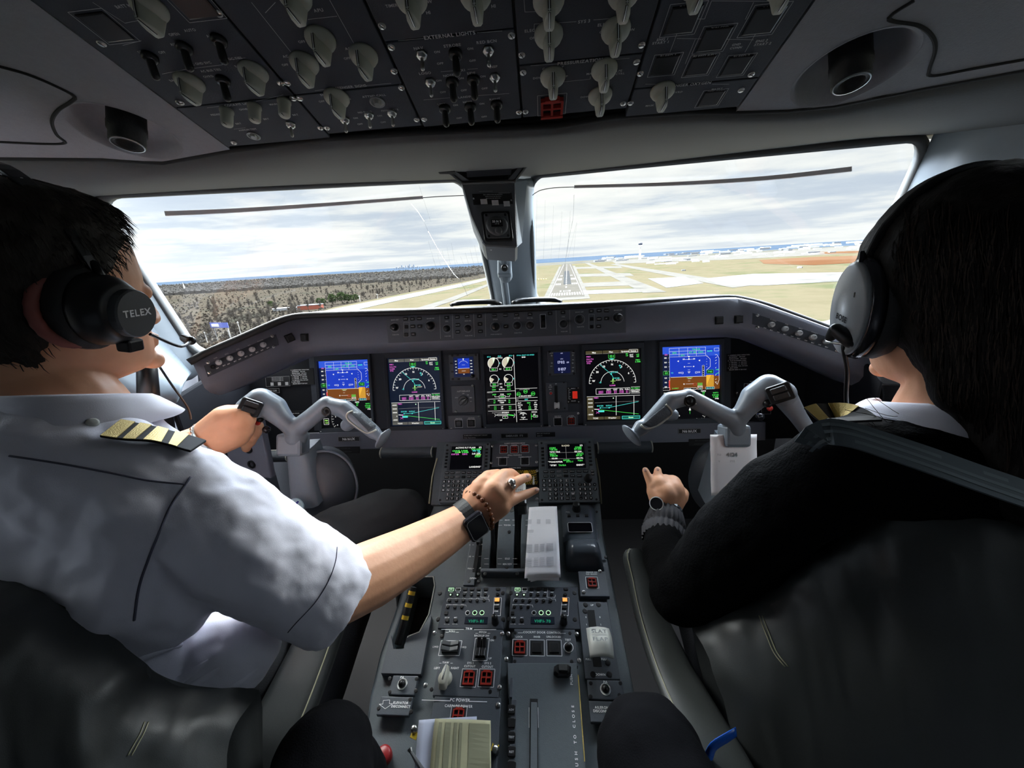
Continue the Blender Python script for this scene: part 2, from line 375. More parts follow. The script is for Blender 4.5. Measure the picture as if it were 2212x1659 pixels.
def spline(pts, n):   # Catmull-Rom resample
    out = []; k = len(pts)
    L = [0]
    for a, b in zip(pts, pts[1:]): L.append(L[-1]+(V(b)-V(a)).length)
    for i in range(n):
        s = L[-1]*i/(n-1); j = max(q for q in range(k-1) if L[q] <= s+1e-9); t = min(1, (s-L[j])/max(1e-9, L[j+1]-L[j]))
        p = [V(pts[min(max(q, 0), k-1)]) for q in (j-1, j, j+1, j+2)]
        out.append(.5*((2*p[1])+(p[2]-p[0])*t+(2*p[0]-5*p[1]+4*p[2]-p[3])*t*t+(3*p[1]-p[0]-3*p[2]+p[3])*t*t*t))
    return out
def pin(pts, n, sm=True):
    q = [P(*p) for p in pts]
    if sm: return spline(q, n)
    out = []; L = [0]
    for a, b in zip(q, q[1:]): L.append(L[-1]+(b-a).length)
    for i in range(n):
        s = L[-1]*i/(n-1); j = max(z for z in range(len(q)-1) if L[z] <= s+1e-9); t = min(1, (s-L[j])/max(1e-9, L[j+1]-L[j])); out.append(q[j].lerp(q[j+1], t))
    return out
def loft(mb, curves, m, n=40, sub=1, sm=True):
    rows = [pin(c, n, sm) for c in curves]
    if sub > 1:
        rr = []
        cols = [spline([r[i] for r in rows], (len(rows)-1)*sub+1) for i in range(n)]
        rows = [[c[j] for c in cols] for j in range((len(rows)-1)*sub+1)]
    return mb.grid(rows, m)
from mathutils.geometry import tessellate_polygon
def plate_hole(mb, F, outer, holes, c0, c1, m):   # slab on a face with openings, walls included
    loops = [outer]+holes; flat = [[V((a, b, 0)) for a, b in l] for l in loops]
    tri = tessellate_polygon(flat); pts = [p for l in loops for p in l]; n = len(pts)
    vs_ = [F.pt(a, b, c0) for a, b in pts]+[F.pt(a, b, c1) for a, b in pts]
    fs = [list(t) for t in tri]+[[i+n for i in t][::-1] for t in tri]; k = 0
    for l in loops:
        L = len(l)
        for i in range(L): fs.append([k+i, k+(i+1) % L, n+k+(i+1) % L, n+k+i])
        k += L
    return mb.add(vs_, fs, m)
def circ(a, b, r, n=36, ry=None): return [(a+r*math.cos(2*math.pi*i/n), b+(ry or r)*math.sin(2*math.pi*i/n)) for i in range(n)]
# ---- roof liner, left and right of the overhead panel, on the overhead slope
lipL = [(-260, 345), (0, 337), (120, 338), (220, 339), (300, 345), (350, 346), (420, 337), (497, 320)]
lipR = [(1597, 238), (1700, 235), (1800, 224), (1900, 205), (2000, 184), (2212, 145), (2450, 95)]
bowlL = FO.at(275, 286); bowlR = FO.at(1838, 151)
for side, lip, bowl, edge in (('left', lipL, bowlL, -.378), ('right', lipR, bowlR, .398)):
    q = [FO.at(x, y) for x, y in lip]
    if side == 'left': out = [(edge, q[-1][1])]+q[::-1]+[(-1.15, q[0][1]), (-1.15, 1.2), (edge, 1.2)]
    else: out = [(edge, q[0][1])]+q+[(1.15, q[-1][1]), (1.15, 1.2), (edge, 1.2)]
    mb = MB(); plate_hole(mb, FO, out, [circ(*bowl, .062)], -.02, .002, 'liner')
    o = structure(mb.build('ceiling', bevel=.004))
    # round recess with its own dished wall
    mb = MB(); F2 = FO
    mb.lathe(F2, bowl[0], bowl[1], [(.064, .0025), (.060, .001), (.055, -.012), (.045, -.028), (.03, -.034), (.004, -.035), (.004, -.04), (.066, -.04), (.066, -.002)], 'liner', 36, cap=False)
    nm = 'left' if side == 'left' else 'right'
    t = thing('air_outlet', FO.pt(*bowl), f'round dished air outlet with black nozzle in the {nm} roof liner', 'air vent')
    mb.build('dish', t, smooth=True)
    mb = MB(); s = -1 if side == 'left' else 1
    mb.lathe(F2, bowl[0], bowl[1], [(.022, -.034), (.022, -.012), (.0225, -.010), (.0225, .0), (.0205, .001), (.021, .016), (.019, .018), (.014, .018), (.012, .010), (0, .010)], 'softblack', 28)
    mb.build('nozzle', t, smooth=True)
    mb = MB(); mb.lathe(F2, bowl[0], bowl[1], [(.0192, .0175), (.0192, .0188), (.0178, .0190), (.0178, .0175)], 'steel', 28, cap=False); mb.build('rim', t)
    # stepped seam of the liner access cover
    gr = [(0, 143), (60, 160), (120, 185), (160, 207), (152, 220), (125, 238), (112, 262), (122, 290), (140, 308), (95, 310), (0, 306)] if side == 'left' else [(1975, 0), (1920, 40), (1985, 55), (2015, 80), (2020, 110), (2008, 150), (2015, 163), (2100, 148), (2212, 128)]
    mb = MB(); mb.tube(spline([FO.pp(x, y, .002) for x, y in gr], 60), .0022, 'matblack', 6); o = mb.build('trim_%d' % (1 if s < 0 else 2)); structure(o)
# slab behind the overhead panel
mb = MB(); mb.fbox(FO, -.40, -.08, .41, 1.2, -.05, -.014, 'matblack'); structure(mb.build('ceiling'))
# ---- brow between roof liner and windscreens
A = [(-420, 352, .66), (-260, 346, .64), (0, 341, .62), (220, 343, .6), (350, 351, .585), (500, 324, .60), (700, 300, .585), (900, 287, .575), (1040, 281, .57), (1200, 273, .565), (1330, 252, .557), (1480, 242, .553), (1600, 241, .562), (1700, 238, .56), (1800, 228, .56), (2000, 188, .545), (2212, 150, .525), (2400, 110, .5)]
A = [(x, y, 0) for x, y, d in A]
def onFO(x, y, c): q = FO.pp(x, y, c); return q
rowA0 = spline([onFO(x, y-6, -.015) for x, y, _ in A], 60)
rowA = spline([onFO(x, y, -.004) for x, y, _ in A], 60)
mb = MB(); mb.tube([FO.pp(x, y-2, -.001) for x, y, _ in [(p[0], p[1], 0) for p in A]], .0052, 'matblack', 8, flat=1); structure(mb.build('trim_13', smooth=True))
B1 = pin([(-420, 388, .70), (0, 384, .67), (350, 374, .67), (700, 338, .68), (1040, 315, .69), (1330, 292, .66), (1600, 272, .64), (1800, 258, .62), (2000, 235, .60), (2212, 200, .57), (2420, 165, .55)], 60)
B = pin([(-430, 408, .78), (0, 402, .74), (350, 388, .75), (700, 358, .78), (1040, 338, .81), (1330, 318, .78), (1600, 292, .74), (1800, 275, .71), (2000, 256, .69), (2212, 226, .64), (2430, 200, .6)], 60)
Cc = pin([(-430, 430, .92), (0, 426, .92), (190, 412, .95), (600, 391, 1.08), (1010, 377, 1.20), (1150, 370, 1.20), (1400, 344, 1.12), (1700, 308, 1.02), (1900, 284, .95), (2080, 276, .90), (2212, 270, .86), (2430, 280, .82)], 60)
Dd = [p+(p-CAM).normalized()*.05-V((0, 0, .010)) for p in Cc]
mb = MB(); mb.grid([rowA0, rowA, B1, B, Cc, Dd], 'brow')
o = mb.build('trim_3', smooth=True, solid=.012, subsurf=2); structure(o)
# long black sun-shade rails above each windscreen
for k, (p0, p1, w) in enumerate((((292, 406, .96), (918, 388, 1.12), 12), ((1212, 367, 1.09), (1880, 297, .915), 12))):
    mb = MB(); a, b = P(*p0)-UP*.0, P(*p1); nrm = (CAM-(a+b)/2).normalized()
    pts = [a.lerp(b, i/8) for i in range(9)]; mb.ribbon([p-LOOK*.02 for p in pts], nrm, [.011]+[.016]*7+[.011], .012, 'matblack')
    t = thing('shade_rail', a.lerp(b, .5), f'long black sun shade rail along the top of the {"left" if k == 0 else "right"} windscreen', 'rail')
    mb.build('rail', t, bevel=.002)
    for q in (.1, .88):
        F = frame3(a.lerp(b, q)-LOOK*.034, nrm); mb = MB(); mb.lathe(F, 0, 0, [(.004, -.003), (.004, .001), (.002, .002)], 'greyknob', 10); mb.build('screw', t)
# ---- windscreens
def patch(c, n=24, m=14):   # four corners TL TR BR BL
    return [[(c[0].lerp(c[1], j/n)).lerp(c[3].lerp(c[2], j/n), i/m) for j in range(n+1)] for i in range(m+1)]
def ring(c, r):   # rounded corner outline in the patch, as fractions
    o = []
    for (cx, cy, t0) in ((r[0], r[1], 180), (1-r[0], r[1], 270), (1-r[0], 1-r[1], 0), (r[0], 1-r[1], 90)):
        for i in range(7): t = R_(t0+90*i/6); o.append((cx+r[0]*math.cos(t), cy+r[1]*math.sin(t)))
    return o
def bil(c, s, t): return c[0].lerp(c[1], s).lerp(c[3].lerp(c[2], s), t)
WN = {}
for k, cn in ((1, [(203, 430, .95), (1006, 391, 1.2), (1068, 665, 1.6), (430, 772, 1.15)]), (2, [(1148, 384, 1.2), (2006, 303, .90), (1815, 712, 1.15), (1157, 662, 1.6)])):
    c = [P(*q) for q in cn]; WN[k] = c
    rr = (.045, .12); rg = ring(c, rr)
    t = bpy.data.objects.new('window_%d' % k, None); COL.objects.link(t); t.location = bil(c, .5, 1); t.matrix_world = Mx.Translation(t.location); structure(t)
    nrm = (c[1]-c[0]).cross(c[3]-c[0]).normalized()
    if nrm.dot(CAM-c[0]) < 0: nrm = -nrm
    inner = [bil(c, *q) for q in rg]; cen = bil(c, .5, .5)
    def off(p, q, f): 
        e = 1+f; return bil(c, .5+(q[0]-.5)*(1+f), .5+(q[1]-.5)*(1+f*1.9))
    r1 = [off(p, q, .0)+nrm*.006 for p, q in zip(inner, rg)]; r2 = [off(p, q, .018)+nrm*.008 for p, q in zip(inner, rg)]; r0 = [off(p, q, 0)-nrm*.03 for p, q in zip(inner, rg)]; r3 = [off(p, q, .035)-nrm*.004 for p, q in zip(inner, rg)]; r4 = [off(p, q, .035)-nrm*.03 for p, q in zip(inner, rg)]
    mb = MB(); mb.grid([r4, r0, r1, r2, r3, r4], 'brow', closed=True); fr_ = mb.build('window_frame', t, smooth=True)
    mb = MB(); mb.grid(patch([q-nrm*.018 for q in c]), 'windscreen'); mb.grid(patch([q-nrm*.022 for q in c]), 'windscreen'); mb.build('pane', t, smooth=True)
    # rain trails on the outer glass
    if k == 1: tr = [[(888, 440), (912, 470), (925, 500), (950, 545), (975, 585), (998, 612), (1010, 640)], [(905, 400), (930, 478)], [(960, 560), (985, 598)]]+[[(925+j*10, 520+(j*37) % 45), (938+j*10, 565+(j*29) % 30), (952+j*10.5, 612+(j*13) % 20)] for j in range(11)]
    else: tr = [[(1240, 420), (1238, 470), (1228, 520), (1222, 560), (1216, 600)], [(1232, 455), (1226, 540)], [(1246, 480), (1226, 560)]]+[[(1160+j*9, 420+(j*41) % 70), (1159+j*8.6, 480+(j*31) % 50), (1158+j*8, 560)] for j in range(0, 12, 2)]
    F = frame3(c[0]-nrm*.024, nrm)
    mb = MB()
    for j, q in enumerate(tr):
        pts = []
        for x, y in q:
            d = (P(x, y, 1)-CAM); h = CAM+d*((bil(c, .3 if k == 2 else .7, .5)-nrm*.026-CAM).dot(nrm)/d.dot(nrm)); pts.append(h)
        mb.tube(spline(pts, 12) if len(pts) > 2 else pts, .0007 if j == 0 else .00025, 'raintrail', 4)
    mb.build('rain_trails', t)
# thin clear visor rail and cord hung near the top of each screen
for k, (bar, cord) in enumerate((([(358, 462, 1.0), (500, 456, 1.05), (700, 443, 1.12), (914, 427, 1.18)], [(914, 427, 1.18), (960, 424, 1.19), (1010, 422, 1.2)]), ([(1240, 404, 1.19), (1450, 398, 1.1), (1650, 386, 1.03), (1838, 366, .98)], [(1240, 404, 1.19), (1195, 406, 1.2), (1165, 412, 1.2), (1150, 422, 1.21)]))):
    pts = pin(bar, 16); mb = MB(); mb.ribbon(pts, -LOOK, [.008+.004*(1-i/15 if k == 0 else i/15) for i in range(16)], .003, 'visorbar')
    t = thing('wiper_blade', pts[8], f'slim grey wiper bar lying across the upper {"left" if k == 0 else "right"} windscreen', 'wiper')
    mb.mats = ['visorbar']; mb.build('blade', t); mb = MB(); mb.tube(pin(cord, 12), .0012, 'greyknob', 6); mb.build('wire', t)
# ---- centre post
mb = MB()
post = [[(998, 386, 1.2), (1004, 400, 1.21), (1036, 520, 1.38), (1072, 668, 1.6)], [(1018, 386, 1.17), (1022, 400, 1.17), (1050, 520, 1.35), (1080, 668, 1.58)],
        [(1062, 386, 1.15), (1068, 420, 1.16), (1076, 520, 1.34), (1096, 668, 1.57)], [(1100, 386, 1.15), (1106, 420, 1.16), (1112, 520, 1.34), (1126, 668, 1.57)],
        [(1132, 386, 1.17), (1136, 420, 1.18), (1142, 520, 1.36), (1148, 668, 1.58)], [(1152, 384, 1.2), (1153, 400, 1.21), (1156, 520, 1.38), (1160, 668, 1.6)]]
loft(mb, post, 'trimgrey', 30); structure(mb.build('trim_4', smooth=True, solid=.02))
mb = MB(); mb.pchain([(1088, 540, 1.30, 15), (1092, 596, 1.36, 15)], 'trimgrey'); mb.box(P(1090, 568, 1.335), (RT, UP, LOOK), (.048, .095, .05), 'trimgrey')
mb.tube(pin([(1088, 600, 1.4, ), (1096, 662, 1.5)], 4), .014, 'trimgrey')
structure(mb.build('trim_5', bevel=.006))
# overhead housing on the post: placard, compass, recessed handle
FPst = Fr(P(1075, 470, 1.10), RT+UP*.03, UP-RT*.13+LOOK*.08)
t = thing('compass_housing', P(1075, 530, 1.1), 'grey tapering housing at the top of the centre window post holding placard and compass', 'housing')
def fa(F, pts, c=0): return [F.at(x, y, c) for x, y in pts]
mb = MB()
ol = fa(FPst, [(1003, 392), (1016, 470), (1036, 528), (1042, 535), (1106, 533), (1112, 526), (1116, 460), (1120, 388)])
mb.prism(FPst, ol, -.10, 0, 'housing', inset=.004);
mb.mats = ['housing']
mb.add([FPst.pt(*FPst.at(1116, 388), 0), FPst.pt(*FPst.at(1110, 532), 0), P(1128, 524, 1.16), P(1138, 390, 1.14)], [(0, 1, 2, 3)], 'trimgrey')
mb.add([FPst.pt(*FPst.at(1004, 392), 0), FPst.pt(*FPst.at(1040, 532), 0), P(1036, 530, 1.2), P(1000, 392, 1.18)], [(0, 1, 2, 3)], 'trimgrey')
mb.build('shell', t)
tp = thing('placard', FPst.pp(1068, 432), 'engraved black placard with three white boxes on the centre post housing', 'placard')
mb = MB(); a0, b0 = FPst.at(1026, 447); a1, b1 = FPst.at(1110, 413); mb.fbox(FPst, a0, b0, a1, b1, 0, .002, 'black'); mb.build('plate', tp)
mb = MB()
for x0, x1 in ((1042, 1056), (1066, 1080), (1091, 1104)): p, q = FPst.at(x0, 445), FPst.at(x1, 432); mb.fbox(FPst, *p, *q, .002, .0025, 'inkdim')
for x0, x1 in ((1041, 1070), (1082, 1107)): p, q = FPst.at(x0, 417), FPst.at(x1, 413.5); mb.fbox(FPst, *p, *q, .002, .0025, 'inkdim')
for j in range(3): p = FPst.at(1070, 421+j*4); mb.text(FPst, p[0], p[1], 'FOR OPERATION SEE MANUAL'[j*3:], .0026, 'inkdim', .0024)
mb.build('lettering', tp)
for x, y in ((1027.5, 434), (1108, 430)): mb = MB(); mb.lathe(FPst, *FPst.at(x, y), [(.0025, .002), (.002, .004)], 'steel', 10); mb.build('screw', tp)
tp = thing('standby_compass', FPst.pp(1072, 524), 'square black standby compass with tiny card window on the centre post', 'compass')
cq = FPst.at(1072, 490); mb = MB(); hw = .041
def rrect(a, b, w, h, r, n=5):
    o = []
    for cx, cy, t0 in ((a+w-r, b+h-r, 0), (a-w+r, b+h-r, 90), (a-w+r, b-h+r, 180), (a+w-r, b-h+r, 270)):
        for i in range(n+1): t = R_(t0+90*i/n); o.append((cx+r*math.cos(t), cy+r*math.sin(t)))
    return o
mb.prism(FPst, rrect(*cq, .041, .044, .007), 0, .005, 'black', inset=.001); mb.prism(FPst, rrect(*cq, .034, .037, .006), .005, .007, 'greyknob', inset=.001); mb.build('bezel', tp)
mb = MB(); mb.lathe(FPst, *cq, [(.031, .007), (.031, .009), (.024, .012), (.0, .012)], 'greyknob', 30); mb.build('dial', tp, smooth=True)
mb = MB(); mb.fbox(FPst, cq[0]-.017, cq[1]-.006, cq[0]+.017, cq[1]+.010, .009, .022, 'black'); mb.text(FPst, cq[0], cq[1]+.004, '33 N 3', .006, 'ink', .0225); mb.text(FPst, cq[0], cq[1]-.003, '1 7 0', .004, 'inkdim', .0225); mb.build('card_window', tp, bevel=.001)
mb = MB(); mb.lathe(FPst, cq[0]+.002, cq[1]-.020, [(.010, .008), (.010, .018), (.008, .02)], 'greyknob', 18); mb.build('adjuster', tp, smooth=True)
for dx, dy in ((-1, 1), (1, 1), (-1, -1), (1, -1)): mb = MB(); mb.lathe(FPst, cq[0]+dx*.027, cq[1]+dy*.031, [(.004, .007), (.0035, .0085)], 'black', 10); mb.build('screw', tp)
mb = MB(); mb.lathe(frame3(P(1090, 579, 1.305), -LOOK), 0, 0, [(.012, 0), (.012, .004), (.008, .005), (.007, .002), (.004, .003), (.0035, .006)], 'black', 20)
tag(mb.build('jack_socket', smooth=True), 'small round black socket on the lower centre window post', 'socket')
for x, y in ((1061, 537), (1109, 535)):
    F = frame3(P(x, y, 1.12), -LOOK); mb = MB(); mb.ell(P(x, y, 1.12), (.005, .005, .005), 'white', seg=12, rg=8); tag(mb.build('indicator_lamp', smooth=True), f'tiny white lamp under the {"left" if x < 1080 else "right"} corner of the compass housing', 'lamp')
# recessed stowage above the post
t = thing('stowage_bin', P(1052, 360, 1.0), 'black open trapezoid bin above the centre window post', 'bin')
mb = MB(); q = [P(952, 352, .93), P(1150, 335, .93), P(1112, 386, 1.0), (P(998, 390, 1.0))]; n_ = (q[1]-q[0]).cross(q[3]-q[0]).normalized(); n_ = n_ if n_.dot(LOOK) < 0 else -n_
qi = [q[0].lerp(q[2], .1), q[1].lerp(q[3], .1), q[2].lerp(q[0], .1), q[3].lerp(q[1], .1)]; qb = [p-n_*.05 for p in qi]
mb.add([p+n_*.006 for p in q]+[p+n_*.006 for p in qi]+qb+[p-n_*.05 for p in q], [(0, 1, 5, 4), (1, 2, 6, 5), (2, 3, 7, 6), (3, 0, 4, 7), (4, 5, 9, 8), (5, 6, 10, 9), (6, 7, 11, 10), (7, 4, 8, 11), (8, 9, 10, 11), (0, 12, 13, 1), (1, 13, 14, 2), (2, 14, 15, 3), (3, 15, 12, 0)], 'black'); mb.build('bin_shell', t)
mb = MB(); mb.add([p+n_*.0 for p in [q[0].lerp(q[1], .28).lerp(q[3], .12), q[1].lerp(q[0], .22).lerp(q[2], .12), q[2].lerp(q[3], .2).lerp(q[1], .25), q[3].lerp(q[2], .25).lerp(q[0], .25)]], [(0, 1, 2, 3)], 'darkpanel'); mb.build('bin_door', t, solid=.004)
mb = MB(); mb.tube([q[0]+n_*.008, q[3]+n_*.008, q[2]+n_*.008, q[1]+n_*.008], .003, 'brow', 8); mb.build('rim', t)
for k, pq in enumerate((((925, 352), (960, 350), (985, 376), (950, 376)), ((1140, 336), (1166, 334), (1164, 358), (1128, 362)))):
    mb = MB(); mb.poly([P(x, y, .95) for x, y in pq], 'matblack'); tag(mb.build('bracket', solid=.01), f'black latch bracket beside the {"left" if k == 0 else "right"} edge of the open bin', 'bracket')
# ---- side pillars and walls, mirrored pair
LP = {}
def mir(p, s): return V((p.x*s, p.y, p.z))
cL = WN[1]
eL = [bil(cL, -.018, t) for t in (-.15, .2, .6, 1.15)]
for s, nm in ((1, 'left'), (-1, 'right')):
    mb = MB(); e = [bil(WN[1], -.0, t) for t in (-.32, .2, .6, 1.15)] if s > 0 else [bil(WN[2], 1.0, t) for t in (-.32, .2, .6, 1.15)]; e = [p+V((0, -.006, 0)) for p in e]
    w1 = [mir(V((-1.07, .86, z)), s) for z in (1.52, 1.38, 1.2, .95)]; w2 = [mir(V((-1.12, .74, z)), s) for z in (1.56, 1.4, 1.2, .9)]; w3 = [mir(V((-1.14, .6, z)), s) for z in (1.56, 1.4, 1.2, .9)]
    mb.grid([spline(r, 12) for r in (e, w1, w2, w3)], 'trimgrey'); structure(mb.build('wall_'+nm, smooth=True, solid=.02 if s < 0 else -.02, subsurf=1))
    X = -1.15*s
    mb = MB(); ax = (V((1, 0, 0)), V((0, 1, 0)), V((0, 0, 1)))
    mb.box((X, .22, .46), ax, (.03, 2.88, .94), 'liner'); mb.box((X, -.22, 1.66), ax, (.03, 2.0, .30), 'liner')
    mb.box((X, -.67, 1.23), ax, (.03, 1.1, .6), 'liner'); mb.box((X, .69, 1.23), ax, (.03, .18, .6), 'liner')
    structure(mb.build('wall_'+nm))
    mb = MB(); mb.box((X, .25, 1.23), ax, (.006, .72, .58), 'sideglass'); structure(mb.build('window_%d' % (3 if s > 0 else 4)))
    # sill and side console
    mb = MB()
    c1 = [mir(bil(cL, -.035, t), s) for t in (.55, .8, 1.1)]
    c2 = [mir(V(p), s) for p in ((-.98, .86, 1.16), (-.93, .90, 1.04), (-.86, .93, 1.0))]
    c3 = [mir(V(p), s) for p in ((-.96, .80, 1.05), (-.93, .84, .96), (-.88, .90, .93))]
    cx_ = [mir(V(p), s) for p in ((-.962, .795, 1.045), (-.93, .835, .955), (-.885, .897, .925))]
    c4 = [mir(V(p), s) for p in ((-1.0, .66, .88), (-.97, .76, .84), (-.90, .88, .80))]
    c5 = [mir(V(p), s) for p in ((-1.02, .62, .5), (-.97, .72, .4), (-.92, .84, .3))]
    mb.grid([spline(r, 14) for r in (c1, c2, c3)], 'trimgrey'); mb.grid([spline(r, 14) for r in (c3, cx_, c4, c5)], 'darkpanel'); structure(mb.build('trim_%d' % (6 if s > 0 else 7), smooth=True, solid=.02 if s < 0 else -.02, subsurf=1))
    mb = MB(); mb.tube(spline([mir(V(p), s) for p in ((-.985, .83, 1.12), (-.955, .835, 1.02), (-.93, .85, .96), (-.905, .86, .90))], 20), .0035, 'matblack', 6); structure(mb.build('trim_%d' % (8 if s > 0 else 9)))
    mb = MB(); mb.box((X*.93, .1, .40), ax, (.16, 1.3, .75), 'darkpanel'); mb.add([mir(V(p), s) for p in ((-.885, .90, .95), (-.93, 1.24, .99), (-.93, 1.24, .2), (-.885, .90, .2), (-.90, .90, .95), (-.945, 1.24, .99), (-.945, 1.24, .2), (-.90, .90, .2))], [(0, 1, 2, 3), (7, 6, 5, 4), (0, 4, 5, 1), (1, 5, 6, 2), (3, 2, 6, 7), (0, 3, 7, 4)], 'darkpanel'); structure(mb.build('trim_%d' % (10 if s > 0 else 11), bevel=.02))
mb = MB(); ax = (V((1, 0, 0)), V((0, 1, 0)), V((0, 0, 1)))
mb.box((0, 0, -.02), ax, (2.4, 3.8, .04), 'matblack'); structure(mb.build('floor'))
mb = MB(); mb.box((0, -1.2, .85), ax, (2.4, .04, 1.8), 'liner'); structure(mb.build('wall_back'))
mb = MB(); mb.box((0, -.5, 1.80), ax, (2.4, 2.6, .03), 'liner'); structure(mb.build('ceiling'))
mb = MB(); mb.box((0, 1.66, .46), ax, (2.4, .04, .96), 'matblack'); structure(mb.build('wall_front'))
# ---------------------------------------------------------------- shared small pieces
def I(): return Fr((0, 0, 0), (1, 0, 0), (0, 1, 0))
O_ = I()
mb = MB(); mb.lathe(O_, 0, 0, [(1, -.6), (1, .3), (.8, .55), (.0, .55)], 'steel', 14); mb.fbox(O_, -.14, -.8, .14, .8, .5, .58, 'black'); lib('screw', mb, True)
mb = MB(); mb.lathe(O_, 0, 0, [(1, -.6), (1, .15), (.7, .2), (.0, .2)], 'black', 12); lib('darkscrew', mb)
# ivory overhead selector: round skirt and tall pointer grip
mb = MB(); mb.lathe(O_, 0, 0, [(.0185, 0), (.0185, .003), (.0165, .007), (.0125, .010), (.004, .011)], 'ivory', 24)
def knobgrip(mb, L, w, h, m, z0=.004):
    o = []; n = 10
    base = [(-w*.5, -L*.42), (-w*.34, -L*.5), (w*.34, -L*.5), (w*.5, -L*.42), (w*.55, -.05*L), (w*.42, L*.2), (w*.18, L*.5), (-w*.18, L*.5), (-w*.42, L*.2), (-w*.55, -.05*L)]
    vs_ = []
    for z, k in ((z0, 1.08), (h*.6, .92), (h*.93, .80), (h, .68)): vs_ += [V((x*k, y*(k*.6+.4), z)) for x, y in base]
    fs = [[j*n+i, j*n+(i+1) % n, (j+1)*n+(i+1) % n, (j+1)*n+i] for j in range(3) for i in range(n)]+[[3*n+i for i in range(n)]]
    mb.add(vs_, fs, m)
    mb.fbox(O_, -.0014, -L*.25, .0014, L*.40, h, h+.0006, 'black'); mb.fbox(O_, -.0005, -L*.25, .0005, L*.40, h+.0006, h+.0010, 'ink')
    yy = lambda z: L*.5*(((1.08+(z-z0)/(h*.6-z0)*(.92-1.08)) if z < h*.6 else (.92+(z-h*.6)/(h*.4)*(.68-.92)))*.6+.4)+.0006
    for w2, m2, e2 in ((.0017, 'black', 0), (.0006, 'ink', .0003)):
        zs = [z0+.001, h*.6, h*.97]; mb.add([V((sx*w2, yy(z)+e2, z)) for z in zs for sx in (-1, 1)], [(0, 1, 3, 2), (2, 3, 5, 4)], m2)
knobgrip(mb, .030, .0145, .027, 'ivory'); mb.v = [p*.86 for p in mb.v]; lib('selector', mb, True)
mb = MB(); mb.lathe(O_, 0, 0, [(.0085, 0), (.0085, .003), (.0078, .004), (.0070, .019), (.006, .0205), (.0, .0205)], 'ivory', 18); mb.fbox(O_, -.0005, .001, .0005, .006, .0203, .0209, 'black'); lib('dimmer', mb, True)
mb = MB(); mb.lathe(O_, 0, 0, [(.0075, 0), (.0075, .003), (.006, .0035), (.005, .006), (.0, .006)], 'steel', 6); mb.cap((0, 0, .004), .0020, (0, -.003, .017), .0027, 'steel', 10); lib('toggle', mb, True)
mb = MB(); mb.lathe(O_, 0, 0, [(.0085, 0), (.0085, .004), (.006, .006), (.0, .006)], 'black', 14); mb.cap((0, 0, .004), .0042, (0, -.006, .019), .0048, 'black', 10); lib('black_toggle', mb, True)
mb = MB(); mb.lathe(O_, 0, 0, [(.0085, 0), (.0085, .003), (.0075, .004), (.007, .0145), (.006, .0155), (.0, .0155)], 'black', 22); lib('rotary', mb, True)
mb = MB(); mb.lathe(O_, 0, 0, [(.0058, 0), (.0058, .002), (.0052, .010), (.0046, .0108), (.0, .0108)], 'inkdim', 18); mb.fbox(O_, -.0004, 0, .0004, .0045, .0107, .0113, 'black'); lib('small_dimmer', mb, True)
mb = MB(); mb.prism(O_, [(-1, -1), (1, -1), (1, 1), (-1, 1)], -.3, .45, 'black', inset=.12); lib('button', mb)
mb = MB(); mb.prism(O_, rrect(0, 0, 1, 1, .35, 3), -.3, .5, 'black', inset=.2); lib('key', mb)
mb = MB(); mb.lathe(O_, 0, 0, [(1, -.3), (1, .5), (.75, .8), (.0, .8)], 'black', 14); lib('round_key', mb)
# red guarded square switch (unit half width)
mb = MB(); mb.fbox(O_, -.95, -.95, .95, .95, -.2, .2, 'black')
for x in (-.85, 0, .85): mb.fbox(O_, x-.1, -.9, x+.1, .9, .2, .85, 'redguard')
for y in (-.85, .05, .85): mb.fbox(O_, -.9, y-.1, .9, y+.1, .2, .85, 'redguard')
mb.fbox(O_, -.95, -1.05, .95, -.78, .0, 1.0, 'redguard'); mb.fbox(O_, -.6, .8, .6, 1.15, .3, 1.0, 'redguard'); lib('guarded_switch', mb)
def legend(mb, F, x, y, t, h, m='ink', c=.0006, rot=0, wid=None, al='c'):   # text by photo place
    a, b = F.at(x, y, c); mb.text(F, a, b, t, h, m, c, rot, al, wid)
def pl(mb, F, pts, w=.0006, m='ink', c=.0006, closed=False): mb.pline(F, [F.at(x, y, c) for x, y in pts], w, m, c, closed)
def module(name, F, box, c, label, cat='panel', mt='panel', bev=.0012, grp=None):   # rectangular panel on a face; box in photo corners
    (x0, y0), (x1, y1) = box; a0, b0 = F.at(x0, y0, c); a1, b1 = F.at(x1, y1, c)
    t = thing(name, F.pt((a0+a1)/2, (b0+b1)/2, 0), label, cat, grp)
    mb = MB(); mb.fbox(F, a0, b0, a1, b1, 0, c, mt); mb.build('face_plate', t, bevel=bev); return t, a0, b0, a1, b1
def scr(F, t, pts, r=.0035, c=0, kind='screw'):
    for x, y in pts: put(kind, 'screw', t, F.M(*F.at(x, y, c), c, random.uniform(0, 3), r))
